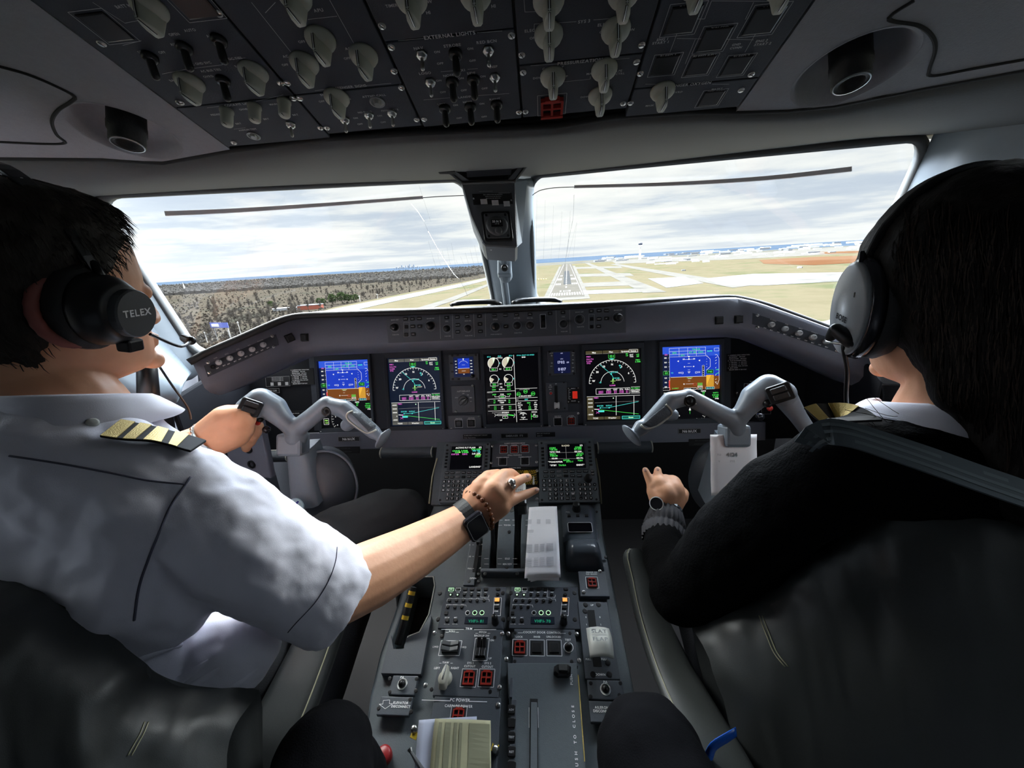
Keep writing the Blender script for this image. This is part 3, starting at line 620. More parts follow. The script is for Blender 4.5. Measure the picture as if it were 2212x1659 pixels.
# ---------------------------------------------------------------- glareshield
lip = [(408, 776, .955), (425, 766, .965), (455, 751, .975), (520, 723, 1.01), (600, 688, 1.055), (630, 679, 1.07), (665, 675, 1.078), (760, 672, 1.076), (900, 668, 1.07), (1110, 661, 1.06), (1350, 650, 1.052), (1500, 641, 1.05), (1575, 637, 1.05), (1615, 643, 1.045), (1660, 655, 1.035), (1740, 684, 1.01), (1815, 712, .98), (1880, 737, .955), (1930, 757, .93)]
t = thing('glareshield', P(1110, 700, 1.07), 'long grey-blue glareshield with black padded lip spanning the whole cockpit under the windscreens', 'glareshield')
L = pin(lip, 90)
mb = MB(); mb.tube([p-UP*.008 for p in L], [.009]*90, 'softblack', 12); mb.build('padded_lip', t, smooth=True)
deck = [[p-UP*.006 for p in L], [p+V((0, .09, -.006)) for p in L], [V((p.x*1.05, p.y+.30, p.z-.03)) for p in L], [V((p.x*1.06, 1.69, 1.07-abs(p.x)*.05)) for p in L]]
mb = MB(); mb.grid(deck, 'matblack'); mb.build('anti_glare_top', t, smooth=True, solid=.006)
# wings of the fascia
gL = FG.pp(640, 715); gR = FG.pp(1600, 680); qL = P(430, 800, .975); qR = P(1830, 760, .962)
FLw = Fr(gL, gL-qL, V((-.05, math.sin(R_(14)), math.cos(R_(14))))-((gL-qL).normalized())*V((-.05, math.sin(R_(14)), math.cos(R_(14)))).dot((gL-qL).normalized()))
FRw = Fr(gR, qR-gR, V((.05, math.sin(R_(14)), math.cos(R_(14))))-((qR-gR).normalized())*V((.05, math.sin(R_(14)), math.cos(R_(14)))).dot((qR-gR).normalized()))
def fz(x, y):
    if x < 600: return FLw.pp(x, y)
    if x > 1640: return FRw.pp(x, y)
    if x < 680: k = (x-600)/80; return FLw.pp(x, y).lerp(FG.pp(x, y), k)
    if x > 1560: k = (x-1560)/80; return FG.pp(x, y).lerp(FRw.pp(x, y), k)
    return FG.pp(x, y)
top = [(415, 783), (520, 733), (600, 699), (640, 687), (680, 683), (840, 679), (1110, 672), (1350, 661), (1560, 649), (1600, 650), (1640, 659), (1740, 694), (1830, 728), (1930, 768)]
bot = [(442, 838), (520, 806), (600, 772), (640, 757), (680, 750), (840, 743), (1110, 730), (1350, 718), (1560, 707), (1600, 709), (1640, 717), (1740, 757), (1830, 797), (1930, 840)]
rt = spline([fz(*p) for p in top], 70); rb = spline([fz(*p) for p in bot], 70)
r2 = [p+V((0, .035, -.030)) for p in rb]; r3 = [p+V((0, .11, -.034)) for p in rb]
rm = [a.lerp(b, .92) for a, b in zip(rt, rb)]; r15 = [b+V((0, .010, -.014)) for b in rb]
mb = MB(); mb.grid([[p+V((0, .012, .002)) for p in rt], rt, rm, rb, r15, r2, r3], 'fascia'); mb.build('fascia', t, smooth=True, solid=.004)
# end cap at the captain's side
# guidance panel
t, a0, b0, a1, b1 = module('flight_guidance_panel', FG, ((838, 736), (1352, 657)), .004, 'long dark autopilot panel of black knobs and keys in the middle of the glareshield', 'panel', 'panel2')
b0 = FG.at(1100, 730, .004)[1]; b1 = FG.at(1100, 675, .004)[1]
bpy.data.objects.remove([o for o in t.children][0])
mb = MB(); mb.fbox(FG, a0, b0, a1, b1, 0, .004, 'panel2'); mb.build('face_plate', t, bevel=.001)
C4 = .0046
mb = MB()
for x, y0_, y1_ in ((950, 675, 732), (977, 674, 731), (1023, 672, 728), (1048, 671, 727), (1201, 664, 722), (1230, 662, 720)): pl(mb, FG, [(x, y0_), (x+1.5, y1_)], .0007, 'inkdim', C4)
def K(x, y, s=1): put('rotary', 'knob', t, FG.M(*FG.at(x, y, .004), .004, 0, s))
for x, y, s, tp, bt in ((853, 707, 1.15, 'BARO SET', 'PUSH STD'), (930, 704, 1.25, 'MINIMUMS', ''), (965, 710, 1, 'CRS', 'PUSH DIR'), (1011, 709, 1, 'HDG SEL', 'PUSH SYNC'), (1070, 706, 1.2, 'SPEED', 'PUSH IAS/MACH'), (1117, 703, 1.05, 'ALT SEL', 'PUSH FT-M'), (1145, 703, 1.05, 'FPA SEL', ''), (1217, 700, 1.05, 'CRS', 'PUSH DIR'), (1252, 690, 1.2, 'BARO SET', 'PUSH STD'), (1335, 686, 1.25, 'MINIMUMS', '')):
    K(x, y, s); legend(mb, FG, x, y-16, tp, .0032, 'inkdim', C4)
    if bt: legend(mb, FG, x+2, y+16, bt, .0028, 'inkdim', C4)
    mb.arc(FG, *FG.at(x, y, C4), .0115*s, 0, 360, .0005, 'inkdim', C4)
for x, y, s in ((876, 689, 'FSTR'), (891, 689, 'WX'), (906, 688, 'TERR'), (892, 705, 'PREV'), (907, 705, 'ET'), (893, 722, 'FPR'), (965, 686, 'FD'), (988, 685, 'NAV'), (1009, 684, 'APP'), (989, 702, 'BANK'), (989, 717, 'HDG'), (1036, 683, 'AP'), (1037, 700, 'YD'), (1038, 716, 'SRC'), (1068, 682, 'FLCH'), (1092, 681, 'VNAV'), (1116, 680, 'ALT'), (1145, 679, 'FPA'), (1093, 705, 'A/T'), (1188, 677, 'VS'), (1216, 675, 'FD'), (1277, 672, 'HSI'), (1294, 671, 'WX'), (1310, 671, 'TCAS'), (1294, 689, 'PREV'), (1310, 688, 'ET'), (1293, 705, 'FPR')):
    a, b = FG.at(x, y, .004); m_ = FG.M(a, b, .004) @ Mx.Diagonal((.0068, .0048, .004, 1)); put('key', 'push_key', t, m_)
    mb.text(FG, a, b, s, .0028, 'inkdim', .0062)
for x0 in (878, 1278): 
    for dy in (0, 17): a, b = FG.at(x0, (706 if x0 < 1000 else 689)+dy, .004); put('key', 'push_key', t, FG.M(a, b, .004) @ Mx.Diagonal((.005, .005, .004, 1)))
    y_ = 696 if x0 < 1000 else 679; pl(mb, FG, [(x0-6, y_), (x0-6, y_+32), (x0+6, y_+31), (x0+6, y_)], .0004, 'inkdim', C4, True)
a, b = FG.at(1173, 694, .004); mb.rect(FG, a-.0075, b-.019, a+.0075, b+.019, .0006, 'ink', C4)
mb.build('lettering', t)
mb = MB(); mb.fbox(FG, a-.0055, b-.017, a+.0055, b+.017, .004, .0045, 'matblack'); Fw = Fr(FG.pt(a, b, -.004), FG.v, FG.n); mb.lathe(Fr(FG.pt(a-.004, b, 0), FG.v, FG.n), 0, 0, [(.016, 0), (.016, .008)], 'black', 30); mb.build('thumbwheel', t)
# four square rocker caps
for i, (x, y, w) in enumerate(((626, 730, 0), (658, 729, 0), (1553, 692, 0), (1595, 690, 0))):
    F = FG if 640 < x < 1600 else (FLw if x < 1000 else FG)
    t = thing('square_switch', F.pp(x, y), ('outer of the two black square caps on the left of the glareshield', 'inner of the two black square caps on the left of the glareshield', 'inner of the two black square caps on the right of the glareshield', 'outer of the two black square caps on the right of the glareshield')[i], 'switch', 'square glareshield caps')
    a, b = F.at(x, y, .004); s = .0115; mb = MB(); mb.prism(F, [(a-s, b-s), (a+s, b-s), (a+s, b+s), (a-s, b+s)], -.002, .004, 'black', inset=.001); mb.build('frame', t)
    s = .0095; mb = MB(); mb.prism(F, [(a-s, b-s), (a+s, b-s), (a+s, b+s), (a-s, b+s)], .004, .012, 'softblack', inset=.0025); mb.build('cap', t)
# dimmer strips on both wings
for F, cor, kn, sc_, nm, lb in ((FLw, [(440, 790), (596, 722), (602, 745), (448, 815)], [(472, 783), (496, 774), (520, 764), (544, 755), (568, 745)], [(449, 783), (588, 726), (591, 749), (452, 805)], 'left', ('DIM', 'MFD', 'PFD', 'RH', 'FLOOD')), (FRw, [(1625, 676), (1830, 742), (1828, 768), (1624, 700)], [(1665, 702), (1694, 711), (1724, 720), (1754, 729), (1784, 738)], [(1636, 681), (1636, 707), (1824, 768), (1808, 758)], 'right', ('FLOOD', 'PFD', 'MFD', 'CHART', 'DIM'))):
    t = thing('dimmer_panel', F.pp(kn[2][0], kn[2][1]), f'slanted strip of five grey dimmer knobs at the {nm} end of the glareshield', 'panel')
    mb = MB(); mb.prism(F, rrect_poly := fa(F, cor, .003), 0, .004, 'panel', inset=.001); mb.build('face_plate', t)
    mb = MB()
    for (x, y), s in zip(kn, lb):
        a, b = F.at(x, y, .004); put('small_dimmer', 'knob', t, F.M(a, b, .004, -.7, 1.25)); mb.text(F, a, b+.013, s, .003, 'inkdim', .0046); mb.text(F, a-.009, b-.012, 'OFF', .0025, 'ink', .0046); mb.text(F, a+.007, b-.012, 'BRT', .0025, 'ink', .0046)
    mb.build('lettering', t); scr(F, t, sc_, .0042, .004)
    if nm == 'left': mb = MB(); mb.lathe(F, *F.at(460, 793, .004), [(.006, .004), (.006, .006), (.004, .006), (.003, .012)], 'black', 12); mb.build('toggle_switch', t)
# two thin black wiper-park humps / hatches behind the lip
for k, (x0, x1, y) in enumerate(((975, 1082, 656), (1108, 1212, 651))):
    mb = MB(); q = [P(x0, y+3, 1.25), P(x0+20, y-2, 1.27), P(x1-20, y-4, 1.28), P(x1, y+1, 1.27)]; mb.tube(spline(q, 14), [.008]*2+[.012]*10+[.008]*2, 'black', 10, flat=.7); tag(mb.build('defog_duct', smooth=True), f'low black duct lip on the glareshield top {"left" if k == 0 else "right"} of the centre post', 'duct')
# ---------------------------------------------------------------- main panel plate
mb = MB(); zt = .150; mb.fbox(FM, -1.12, -.19, 1.12, zt, -.03, -.004, 'darkpanel')
mb.fbox(FM, -.70, -.125, .70, .140, -.004, -.001, 'panel'); structure(mb.build('wall_panel'))
t = thing('lower_fascia', FM.pt(0, -.16), 'grey-blue horizontal trim band under the row of displays', 'trim')
mb = MB(); mb.prism(FM, [(-.80, -.190), (.80, -.190), (.80, -.132), (.42, -.130), (-.42, -.130), (-.80, -.132)], -.004, .016, 'fascia', inset=.004); mb.build('band', t, bevel=.002)
# padded hand rests
for k, (x0, y0_, x1, y1_) in enumerate(((549, 974, 622, 1000), (826, 965, 933, 991), (1292, 953, 1406, 981))):
    c = .020; a0, b0 = FM.at(x0, y1_, c); a1, b1 = FM.at(x1, y0_, c)
    t = thing('knee_pad', FM.pt((a0+a1)/2, b0, .0), ('ribbed grey hand rest under the panel left of the left yoke column', 'ribbed grey hand rest with pale piping right of the left yoke', 'ribbed grey hand rest with pale piping left of the right yoke')[k], 'rest')
    mb = MB(); rows = []
    for i in range(9):
        th = math.pi*i/8; rows.append([FM.pt(a0+(a1-a0)*j/10, (b0+b1)/2+math.cos(th)*(b1-b0)/2, .012+.024*math.sin(th)) for j in range(11)])
    mb.grid(rows, 'padribbed'); mb.add(*(lambda r: ([p for p in r], [list(range(len(r)))]))([x[0] for x in rows]), 'padribbed'); mb.add([x[-1] for x in rows], [list(range(9))[::-1]], 'padribbed')
    mb.build('pad', t, smooth=True, bevel=.004)
    mb = MB(); mb.tube([x[0]-FM.u*.001 for x in rows[:7]][::-1]+[p+FM.v*.001 for p in rows[0]]+[x[-1]+FM.u*.001 for x in rows[:7]], .0022, 'piping', 6); mb.build('piping', t)
# name plates on the band
def plate(x0, y0, x1, y1, F, c, label, lines, h, rim=True, m='black', al='c', inkm='inkdim', cat='placard'):
    a0, b0 = F.at(x0, y1, c); a1, b1 = F.at(x1, y0, c); t = thing('placard', F.pt((a0+a1)/2, (b0+b1)/2, c), label, cat)
    mb = MB(); mb.fbox(F, a0, b0, a1, b1, c, c+.0015, m); mb.build('plate', t)
    mb = MB()
    if rim: mb.rect(F, a0+.001, b0+.001, a1-.001, b1-.001, .0006, 'inkdim', c+.0018)
    n = len(lines)
    for i, s in enumerate(lines):
        if s: mb.text(F, (a0+a1)/2 if al == 'c' else a0+.003, b1-(b1-b0)*(i+.5)/n, s, h, inkm, c+.0019, 0, al)
    mb.build('lettering', t); return t
plate(731, 942, 777, 954, FM, .016, 'black registration plate reading N616UX right of the left yoke', ['N616UX'], .0085, inkm='ink')
plate(1465, 925, 1514, 937, FM, .016, 'black registration plate reading N616UX left of the right yoke', ['N616UX'], .0085, inkm='ink')
plate(711, 964, 777, 980, FM, .0165, 'plain black placard with faint lettering under the left registration plate', ['MAX ALTITUDE LOSS', 'AUTOPILOT OPERATION'], .003, False, inkm='greyknob')
plate(1488, 947, 1546, 963, FM, .0165, 'plain black placard with faint lettering under the right registration plate', ['MAX ALTITUDE LOSS', 'AUTOPILOT OPERATION'], .003, False, inkm='greyknob')
plate(1001, 937, 1062, 948, FM, .016, 'black placard about take-off thrust left of the aircraft type plate', ['10-MIN MAX TAKE-OFF THRUST', 'Only Operations'], .0036, False, al='l')
plate(1082, 935, 1141, 947, FM, .016, 'black aircraft type plate in the middle above the pedestal', ['EMBRAER 175'], .0062)
plate(1158, 933, 1199, 944, FM, .016, 'black placard right of the aircraft type plate', ['MAX ALT FLAPS 20', '15000 FT'], .0032, False, al='l')
# printed placards beside the displays
for k, (x0, y0_, x1, y1_, lb) in enumerate(((631, 796, 675, 831, 'black speed limit placard with white lines left of the left flight display'), (1572, 764, 1618, 801, 'black speed limit placard with white lines right of the right flight display'))):
    a0, b0 = FM.at(x0, y1_); a1, b1 = FM.at(x1, y0_); t = thing('placard', FM.pt((a0+a1)/2, b0), lb, 'placard'); mb = MB(); mb.fbox(FM, a0-.003, b0-.002, a1+.003, b1+.002, -.001, .0008, 'matblack'); mb.build('plate', t)
    mb = MB(); L_ = ['1 - LANDING GEAR OPERATION', '  EXTENSION    250 KIAS', '  RETRACTION    250 KIAS', '2 - FLAP EXTENDED SPEED', '  1 - 230 KIAS    4 - 180 KIAS', '  2 - 215 KIAS    5 - 180 KIAS', '  3 - 200 KIAS  FULL 165 KIAS', '3 - MAX SPEED', '  BELOW 8000 FT 300 KIAS']
    for i, s in enumerate(L_): mb.text(FM, a0+(.004 if s[0] == ' ' else 0), b1-(b1-b0)*(i+.5)/9, s.strip(), .0030, 'ink', .0012, 0, 'l')
    mb.build('lettering', t)
a0, b0 = FM.at(575, 836); a1, b1 = FM.at(626, 812); t = thing('placard', FM.pt((a0+a1)/2, b0), 'dark compass correction card with three pale boxes on the left of the panel', 'placard')
mb = MB(); mb.fbox(FM, a0, b0, a1, b1, -.001, .001, 'black'); mb.build('plate', t); mb = MB(); mb.rect(FM, a0+.001, b0+.001, a1-.001, b1-.001, .0005, 'inkdim', .0013)
for i in range(3): q = a0+(a1-a0)*(.2+.3*i); mb.fbox(FM, q, b0+.004, q+.011, b0+.015, .001, .0014, 'inkdim'); 
for i in range(3): mb.text(FM, (a0+a1)/2, b1-.005-.005*i, 'FOR N E S W STEER TO', .0026, 'inkdim', .0014)
mb.build('lettering', t)
plate(576, 838, 604, 850, FM, .0005, 'small black framed plate reading FIN 230 on the left of the panel', ['FIN 230'], .006)
# ---------------------------------------------------------------- display units
def SC(F, a0, b0, a1, b1, c, t, name='screen'):
    class S: pass
    s = S(); s.F = F; s.w = a1-a0; s.h = b1-b0
    mb = MB(); mb.fbox(F, a0, b0, a1, b1, c-.001, c, 'glassscreen'); scro = mb.build(name, t)
    s.mb = MB(); s.k = 0
    def X(x, y): return a0+x*s.w, b1-y*s.h
    def nc(): s.k += 1; return c+.0002+s.k*2e-6
    s.R = lambda x0, y0, x1, y1, m: (lambda p, q, z: s.mb.poly([F.pt(p[0], q[1], z), F.pt(q[0], q[1], z), F.pt(q[0], p[1], z), F.pt(p[0], p[1], z)], m))(X(x0, y0), X(x1, y1), nc())
    s.P = lambda pts, m: (lambda z: s.mb.poly([F.pt(*X(*p), z) for p in pts], m))(nc())
    s.L = lambda pts, m, w=.0009, cl=False: s.mb.pline(F, [X(*p) for p in pts], w, m, nc(), cl)
    s.B = lambda x0, y0, x1, y1, m, w=.0008: s.L([(x0, y0), (x1, y0), (x1, y1), (x0, y1)], m, w, True)
    s.T = lambda x, y, tx, m, h=.0045, al='c', rot=0: s.mb.text(F, *X(x, y), tx, h, m, nc(), rot, al)
    s.A = lambda x, y, r, t0, t1, m, w=.0009, n=30: s.mb.arc(F, *X(x, y), r*s.w, t0, t1, w, m, nc(), n)
    s.D = lambda x, y, r, m, t0=0, t1=360: s.mb.disc(F, *X(x, y), r*s.w, m, nc(), 24, t0, t1)
    s.X = X; s.end = lambda nm='symbols': s.mb.build(nm, scro, loc=WORLD[scro.name]); return s
WD, HD = .178, .2318
def du(xc, label):
    t = thing('display_unit', FM.pt(xc, 0, 0), label, 'display')
    a0, b0, a1, b1 = xc-WD/2, -HD/2, xc+WD/2, HD/2
    mb = MB(); m = .011; o = [(a0-m, b0-.018), (a1+m, b0-.018), (a1+m, b1+.020), (a0-m, b1+.020)]
    i_ = [(a0-.001, b0-.001), (a1+.001, b0-.001), (a1+.001, b1+.001), (a0-.001, b1+.001)]
    mb.grid([[FM.pt(*p, -.003) for p in o], [FM.pt(*p, .010) for p in o], [FM.pt(p[0]*.985+xc*.015, p[1]*.985, .012) for p in o], [FM.pt(*p, .010) for p in i_], [FM.pt(*p, -.001) for p in i_]], 'panel', closed=True); mb.build('bezel', t)
    for s in (-1, 1): put('screw', 'screw', t, FM.M(xc+s*(WD/2+.004), b0-.011, .011, .4, .0022))
    return t, SC(FM, a0, b0, a1, b1, 0, t)
def pfd(xc, lb, tint=0):
    t, s = du(xc, lb)
    s.R(0, 0, 1, .42, 'eblue'); s.R(0, 0, 1, .14, 'eskyblue'); s.R(.14, .13, .80, .42, 'eblue'); s.R(0, .42, 1, .60, 'ebrown')
    s.L([(.15, .42), (.78, .42)], 'ewhite', .0010)
    for y in (.02, .065, .105, .14): s.L([(.13, y), (.76, y)], 'ewhite', .0006)
    for x in (.13, .30, .45, .60, .76): s.L([(x, .02), (x, .14)], 'ewhite', .0006)
    for x, y, q in ((.22, .085, 'SPD'), (.60, .045, 'TRACK'), (.68, .085, 'LOC'), (.36, .122, 'AP1'), (.57, .085, 'GS'), (.50, .085, 'AT')): s.T(x, y, q, 'egreen', .0050)
    s.R(0, .10, .13, .60, 'enavy'); s.L([(.13, .10), (.13, .60)], 'ewhite', .0006)
    s.T(.07, .105, '130', 'emag', .005)
    for i, q in enumerate(('180', '160', '150', '140', '120', '110', '100')): yy = .15+i*.062+(.03 if i > 3 else 0); s.T(.06, yy, q, 'ewhite', .0042); s.L([(.11, yy), (.13, yy)], 'ewhite', .0006)
    s.R(.02, .335, .12, .385, 'eblack'); s.B(.02, .335, .12, .385, 'egreen', .0006); s.T(.07, .36, '133', 'egreen', .0055); s.T(.175, .36, 'V2', 'ecyan', .004)
    s.R(.115, .46, .135, .60, 'ered'); s.L([(.13, .44), (.13, .47)], 'ewhite', .001); s.B(.01, .565, .13, .60, 'ewhite', .0006); s.R(.015, .568, .125, .597, 'eblack')
    s.P([(.45, .135), (.49, .135), (.47, .155)], 'ewhite'); s.P([(.45, .185), (.49, .185), (.47, .160)], 'ewhite')
    s.L([(.36, .18), (.58, .18)], 'ewhite', .0007); s.T(.38, .175, '20', 'ewhite', .004); s.T(.56, .175, '20', 'ewhite', .004)
    s.L([(.42, .28), (.52, .28)], 'ewhite', .0007); s.T(.39, .28, '10', 'ewhite', .004); s.T(.55, .28, '10', 'ewhite', .004); s.L([(.45, .235), (.49, .235)], 'ewhite', .0006); s.L([(.45, .325), (.49, .325)], 'ewhite', .0006)
    for x in (.28, .65): s.P([(x-.015, .20), (x+.015, .19), (x+.012, .213)], 'ewhite')
    s.A(.47, .40, .27, 40, 140, 'eskyblue', .0005)
    s.L([(.29, .355), (.37, .355), (.37, .375), (.345, .375), (.34, .368), (.29, .368)], 'ewhite', .0008, True); s.L([(.66, .355), (.58, .355), (.58, .375), (.605, .375), (.61, .368), (.66, .368)], 'ewhite', .0008, True); s.L([(.45, .35), (.47, .372), (.49, .35)], 'ewhite', .0009, True)
    s.L([(.43, .435), (.53, .435)], 'elime', .0010); s.L([(.45, .447), (.51, .447)], 'ewhite', .0009); s.L([(.45, .48), (.49, .48)], 'ewhite', .0006)
    s.L([(.41, .52), (.55, .52)], 'ewhite', .0007); s.T(.38, .52, '10', 'ewhite', .004); s.B(.54, .515, .60, .54, 'ered', .0006); s.B(.38, .575, .60, .60, 'ewhite', .0006); s.R(.385, .578, .595, .597, 'eblack'); s.P([(.475, .595), (.505, .595), (.49, .580)], 'ecyan')
    for x in (.41, .44, .54, .57): s.D(x, .588, .004, 'ewhite')
    s.B(.70, .27, .735, .42, 'ewhite', .0006); s.R(.702, .272, .733, .418, 'eblack')
    for y in (.29, .32, .37, .40): s.D(.717, y, .005, 'ewhite')
    s.P([(.705, .345), (.73, .345), (.73, .335)], 'ewhite')
    s.L([(.77, .13), (.84, .19), (.84, .29), (.77, .34)], 'ewhite', .0008); s.R(.77, .045, .89, .09, 'eblue'); s.T(.83, .075, '2600', 'ecyan', .0055); s.B(.91, .04, .99, .08, 'ewhite', .0006)
    for i in range(5): s.L([(.77, .15+i*.035), (.785, .15+i*.035)], 'ewhite', .0006)
    s.R(.78, .335, .89, .385, 'eblack'); s.B(.78, .335, .89, .385, 'egreen', .0006); s.T(.835, .36, '740', 'egreen', .0058)
    s.R(.77, .405, .90, .565, 'egold')
    for i in range(10): x = .77+i*.014; s.L([(x, .565-min(0, 0)), (min(.90, x+.09), .565-.16*min(1, (.90-x)/.09))], 'ebrown', .0009)
    s.R(.76, .57, .91, .60, 'enavy'); s.B(.76, .57, .91, .60, 'ewhite', .0006); s.T(.835, .586, '30.12 IN', 'ecyan', .0042)
    s.L([(.92, .13), (.955, .13), (.99, .18), (.99, .48), (.96, .54), (.92, .50)], 'ewhite', .0008)
    for i, (y, x2) in enumerate(((.16, .955), (.20, .95), (.24, .945), (.30, .94), (.40, .94), (.46, .945), (.50, .95))): s.L([(.925, y+.015), (x2, y)], 'ewhite', .0009)
    s.L([(.99, .375), (.93, .40)], 'egreen', .0014); s.T(.96, .335, '-750', 'egreen', .004)
    s.B(.62, .51, .70, .545, 'egreen', .0006); s.T(.66, .528, '200', 'egreen', .0055); s.B(.62, .55, .70, .605, 'ewhite', .0006); s.T(.66, .565, 'BARO', 'ewhite', .0035); s.T(.66, .59, '740', 'ecyan', .004); s.T(.23, .575, '14 ONLY', 'egreen', .0035)
    # lower part with compass rose
    s.R(0, .605, 1, 1, 'eblack')
    for x, y, q, m in ((.06, .64, 'FMS1', 'ewhite'), (.05, .67, 'I-CIL', 'egreen'), (.06, .69, 'CRS 121', 'egreen'), (.46, .655, '121', 'egreen'), (.72, .625, 'GSPD', 'ewhite'), (.72, .645, '128', 'egreen'), (.72, .675, 'ET', 'egreen'), (.93, .655, 'WPT1', 'egreen'), (.93, .685, 'RW12R', 'egreen'), (.93, .71, '2.1NM', 'egreen'), (.95, .735, '1702', 'ewhite')): s.T(x, y, q, m, .0042)
    s.A(.48, .87, .30, 0, 360, 'edgrey', .0005, 60)
    for i in range(36): a = R_(i*10); s.L([(.48+.30*math.cos(a), .87+.30*.768*math.sin(a)), (.48+(.27 if i % 3 else .25)*math.cos(a), .87+(.27 if i % 3 else .25)*.768*math.sin(a))], 'ewhite', .0007)
    for i, q in enumerate('N369SVWE'[:8]): a = R_(i*45+12); s.T(.48+.22*math.cos(a), .87+.22*.768*math.sin(a), q, 'ewhite', .0045)
    s.L([(.48, .70), (.48, .94)], 'egreen', .0008); s.P([(.46, .89), (.48, .85), (.50, .89)], 'ewhite')
    s.B(.83, .88, .98, .96, 'ewhite', .0008); s.T(.90, .90, 'RTA', 'ewhite', .004); s.T(.90, .93, '.700', 'egreen', .005); s.B(.02, .86, .12, .95, 'ewhite', .0008); s.T(.07, .89, '700', 'elime', .005); s.T(.07, .925, '.70M', 'elime', .004)
    s.end(); return t
def mfd(xc, lb, bgm, barm):
    t, s = du(xc, lb)
    s.R(0, 0, 1, 1, bgm)
    for x0, x1, q in ((.02, .32, 'Map'), (.33, .62, 'Plan'), (.63, .97, 'Systems')): s.R(x0, .012, x1, .055, barm); s.L([(x0, .055), (x1, .055)], 'edgrey', .0006); s.T((x0+x1)/2-(.07 if q == 'Systems' else 0), .034, q, 'ewhite', .0048)
    s.B(.80, .012, .95, .05, 'ewhite', .0008); s.T(.875, .032, 'Status', 'ewhite', .0045)
    cx, cy, r = .49, .50, .42; ar = s.w/s.h
    s.A(cx, cy-.03, r, 0, 180, 'ewhite', .0012, 50); s.A(cx, cy-.03, .21, 5, 175, 'ewhite', .0011, 30)
    for i in range(25):
        a = R_(i*7.5); l = .04 if i % 2 == 0 else .025; s.L([(cx+r*math.cos(a), cy-.03-r*ar*math.sin(a)), (cx+(r-l)*math.cos(a), cy-.03-(r-l)*ar*math.sin(a))], 'ewhite', .0011)
    for d, q in ((172, 'W'), (142, '30'), (116, '33'), (90, 'N'), (60, '3'), (30, '6')): a = R_(d); s.T(cx+(r-.08)*math.cos(a), cy-.03-(r-.08)*ar*math.sin(a), q, 'ewhite', .0062)
    s.R(.42, .065, .55, .125, 'eblack'); s.L([(.43, .07), (.43, .12), (.46, .14), (.51, .14), (.54, .12), (.54, .07)], 'egreen', .0009); s.T(.485, .095, '121', 'egreen', .0075); s.P([(.44, .125), (.53, .125), (.485, .145)], 'ecyan')
    s.L([(.26, .20), (.47, .345), (.50, .385), (.495, .44)], 'ecyan', .0011); s.D(.47, .345, .014, 'ecyan'); s.T(.53, .32, 'KSTAT', 'ecyan', .0048); s.T(.56, .405, 'RW12R', 'ecyan', .0045); s.T(.60, .43, 'KSDF', 'etan', .0045)
    s.P([(.485, .43), (.50, .40), (.515, .43)], 'elime'); s.L([(.455, .445), (.545, .445)], 'elime', .0013); s.L([(.50, .42), (.50, .475)], 'elime', .0013); s.L([(.48, .475), (.52, .475)], 'elime', .001)
    s.T(.49, .505, '0.0NM', 'emag', .0045); s.T(.27, .455, '-5', 'ecyan', .006); s.T(.63, .23, '+', 'ecyan', .009); s.D(.64, .26, .012, 'ecyan')
    for y, q in ((.09, 'FMS1'), (.125, 'DALTN'), (.155, '0.1NM'), (.182, '1702')): s.T(.03, y, q, 'emag', .0045, 'l')
    for x, y, q, m in ((.76, .07, 'ET', 'egreen'), (.76, .095, '117', 'egreen'), (.84, .085, 'SAT', 'ewhite'), (.84, .11, 'TAS', 'ewhite'), (.95, .085, '+1C', 'egreen'), (.95, .11, '130', 'egreen'), (.95, .16, 'FMS1', 'egreen'), (.95, .185, '2.1NM', 'egreen')): s.T(x, y, q, m, .0043)
    s.B(.19, .545, .80, .625, 'ewhite', .0009)
    for i, (x, q) in enumerate(((.42, 'WPT'), (.54, 'DIST'), (.65, 'ETA'), (.75, 'FUEL'))): s.T(x, .565, q, 'ewhite', .0042)
    for y in (.587, .607):
        for x, q in ((.28, 'DEST'), (.42, 'KSDF'), (.54, '0.5'), (.65, '17:02'), (.75, '5.1')): s.T(x, y, q, 'emag', .0044)
    s.L([(.82, .535), (.98, .535)], 'ewhite', .0007); s.L([(.82, .625), (.98, .625)], 'ewhite', .0007)
    for y, q, m in ((.555, 'TA ONLY', 'egreen'), (.58, 'RELATIVE', 'ewhite'), (.603, 'NORMAL', 'ewhite')): s.T(.90, y, q, m, .0042)
    s.L([(.02, .655), (.98, .655)], 'ewhite', .0009); s.R(.02, .66, .14, .94, barm); s.R(.145, .66, .98, .935, bgm)
    for i, q in enumerate(('40000', '30000', '20000', '0', '-10000')): s.T(.125, .69+i*.055, q, 'ewhite', .004, 'r')
    s.T(.19, .675, 'FMS1', 'emag', .0045); s.L([(.16, .745+0), (.96, .735)], 'edgrey', .0005)
    s.L([(.25, .82), (.40, .82), (.95, .745)], 'ecyan', .0011); s.L([(.25, .845), (.95, .92)], 'egreen', .0011)
    for x, q in ((.26, 'RW12R'), (.42, 'KSTAT')): s.D(x, .82, .012, 'ecyan'); s.T(x, .79, q, 'ecyan', .0043)
    s.L([(.15, .835), (.22, .84)], 'ewhite', .0020); s.D(.23, .84, .014, 'emag'); s.R(.22, .855, .33, .88, 'ecyan'); s.L([(.18, .87), (.24, .90)], 'emag', .001); s.L([(.24, .87), (.18, .90)], 'emag', .001)
    s.L([(.55, .66), (.545, .93)], 'ewhite', .0013); s.L([(.87, .66), (.865, .93)], 'ewhite', .0013); s.D(.50, .685, .010, 'egreen2')
    for x0, x1, q in ((.02, .32, 'TCAS'), (.33, .62, 'Weather')): s.R(x0, .945, x1, .985, barm); s.T((x0+x1)/2, .965, q, 'ewhite', .0045)
    s.R(.65, .945, .97, .985, 'ebtn'); s.B(.65, .945, .97, .985, 'ecyan', .0012); s.T(.81, .965, 'Zoom', 'egreen2', .004)
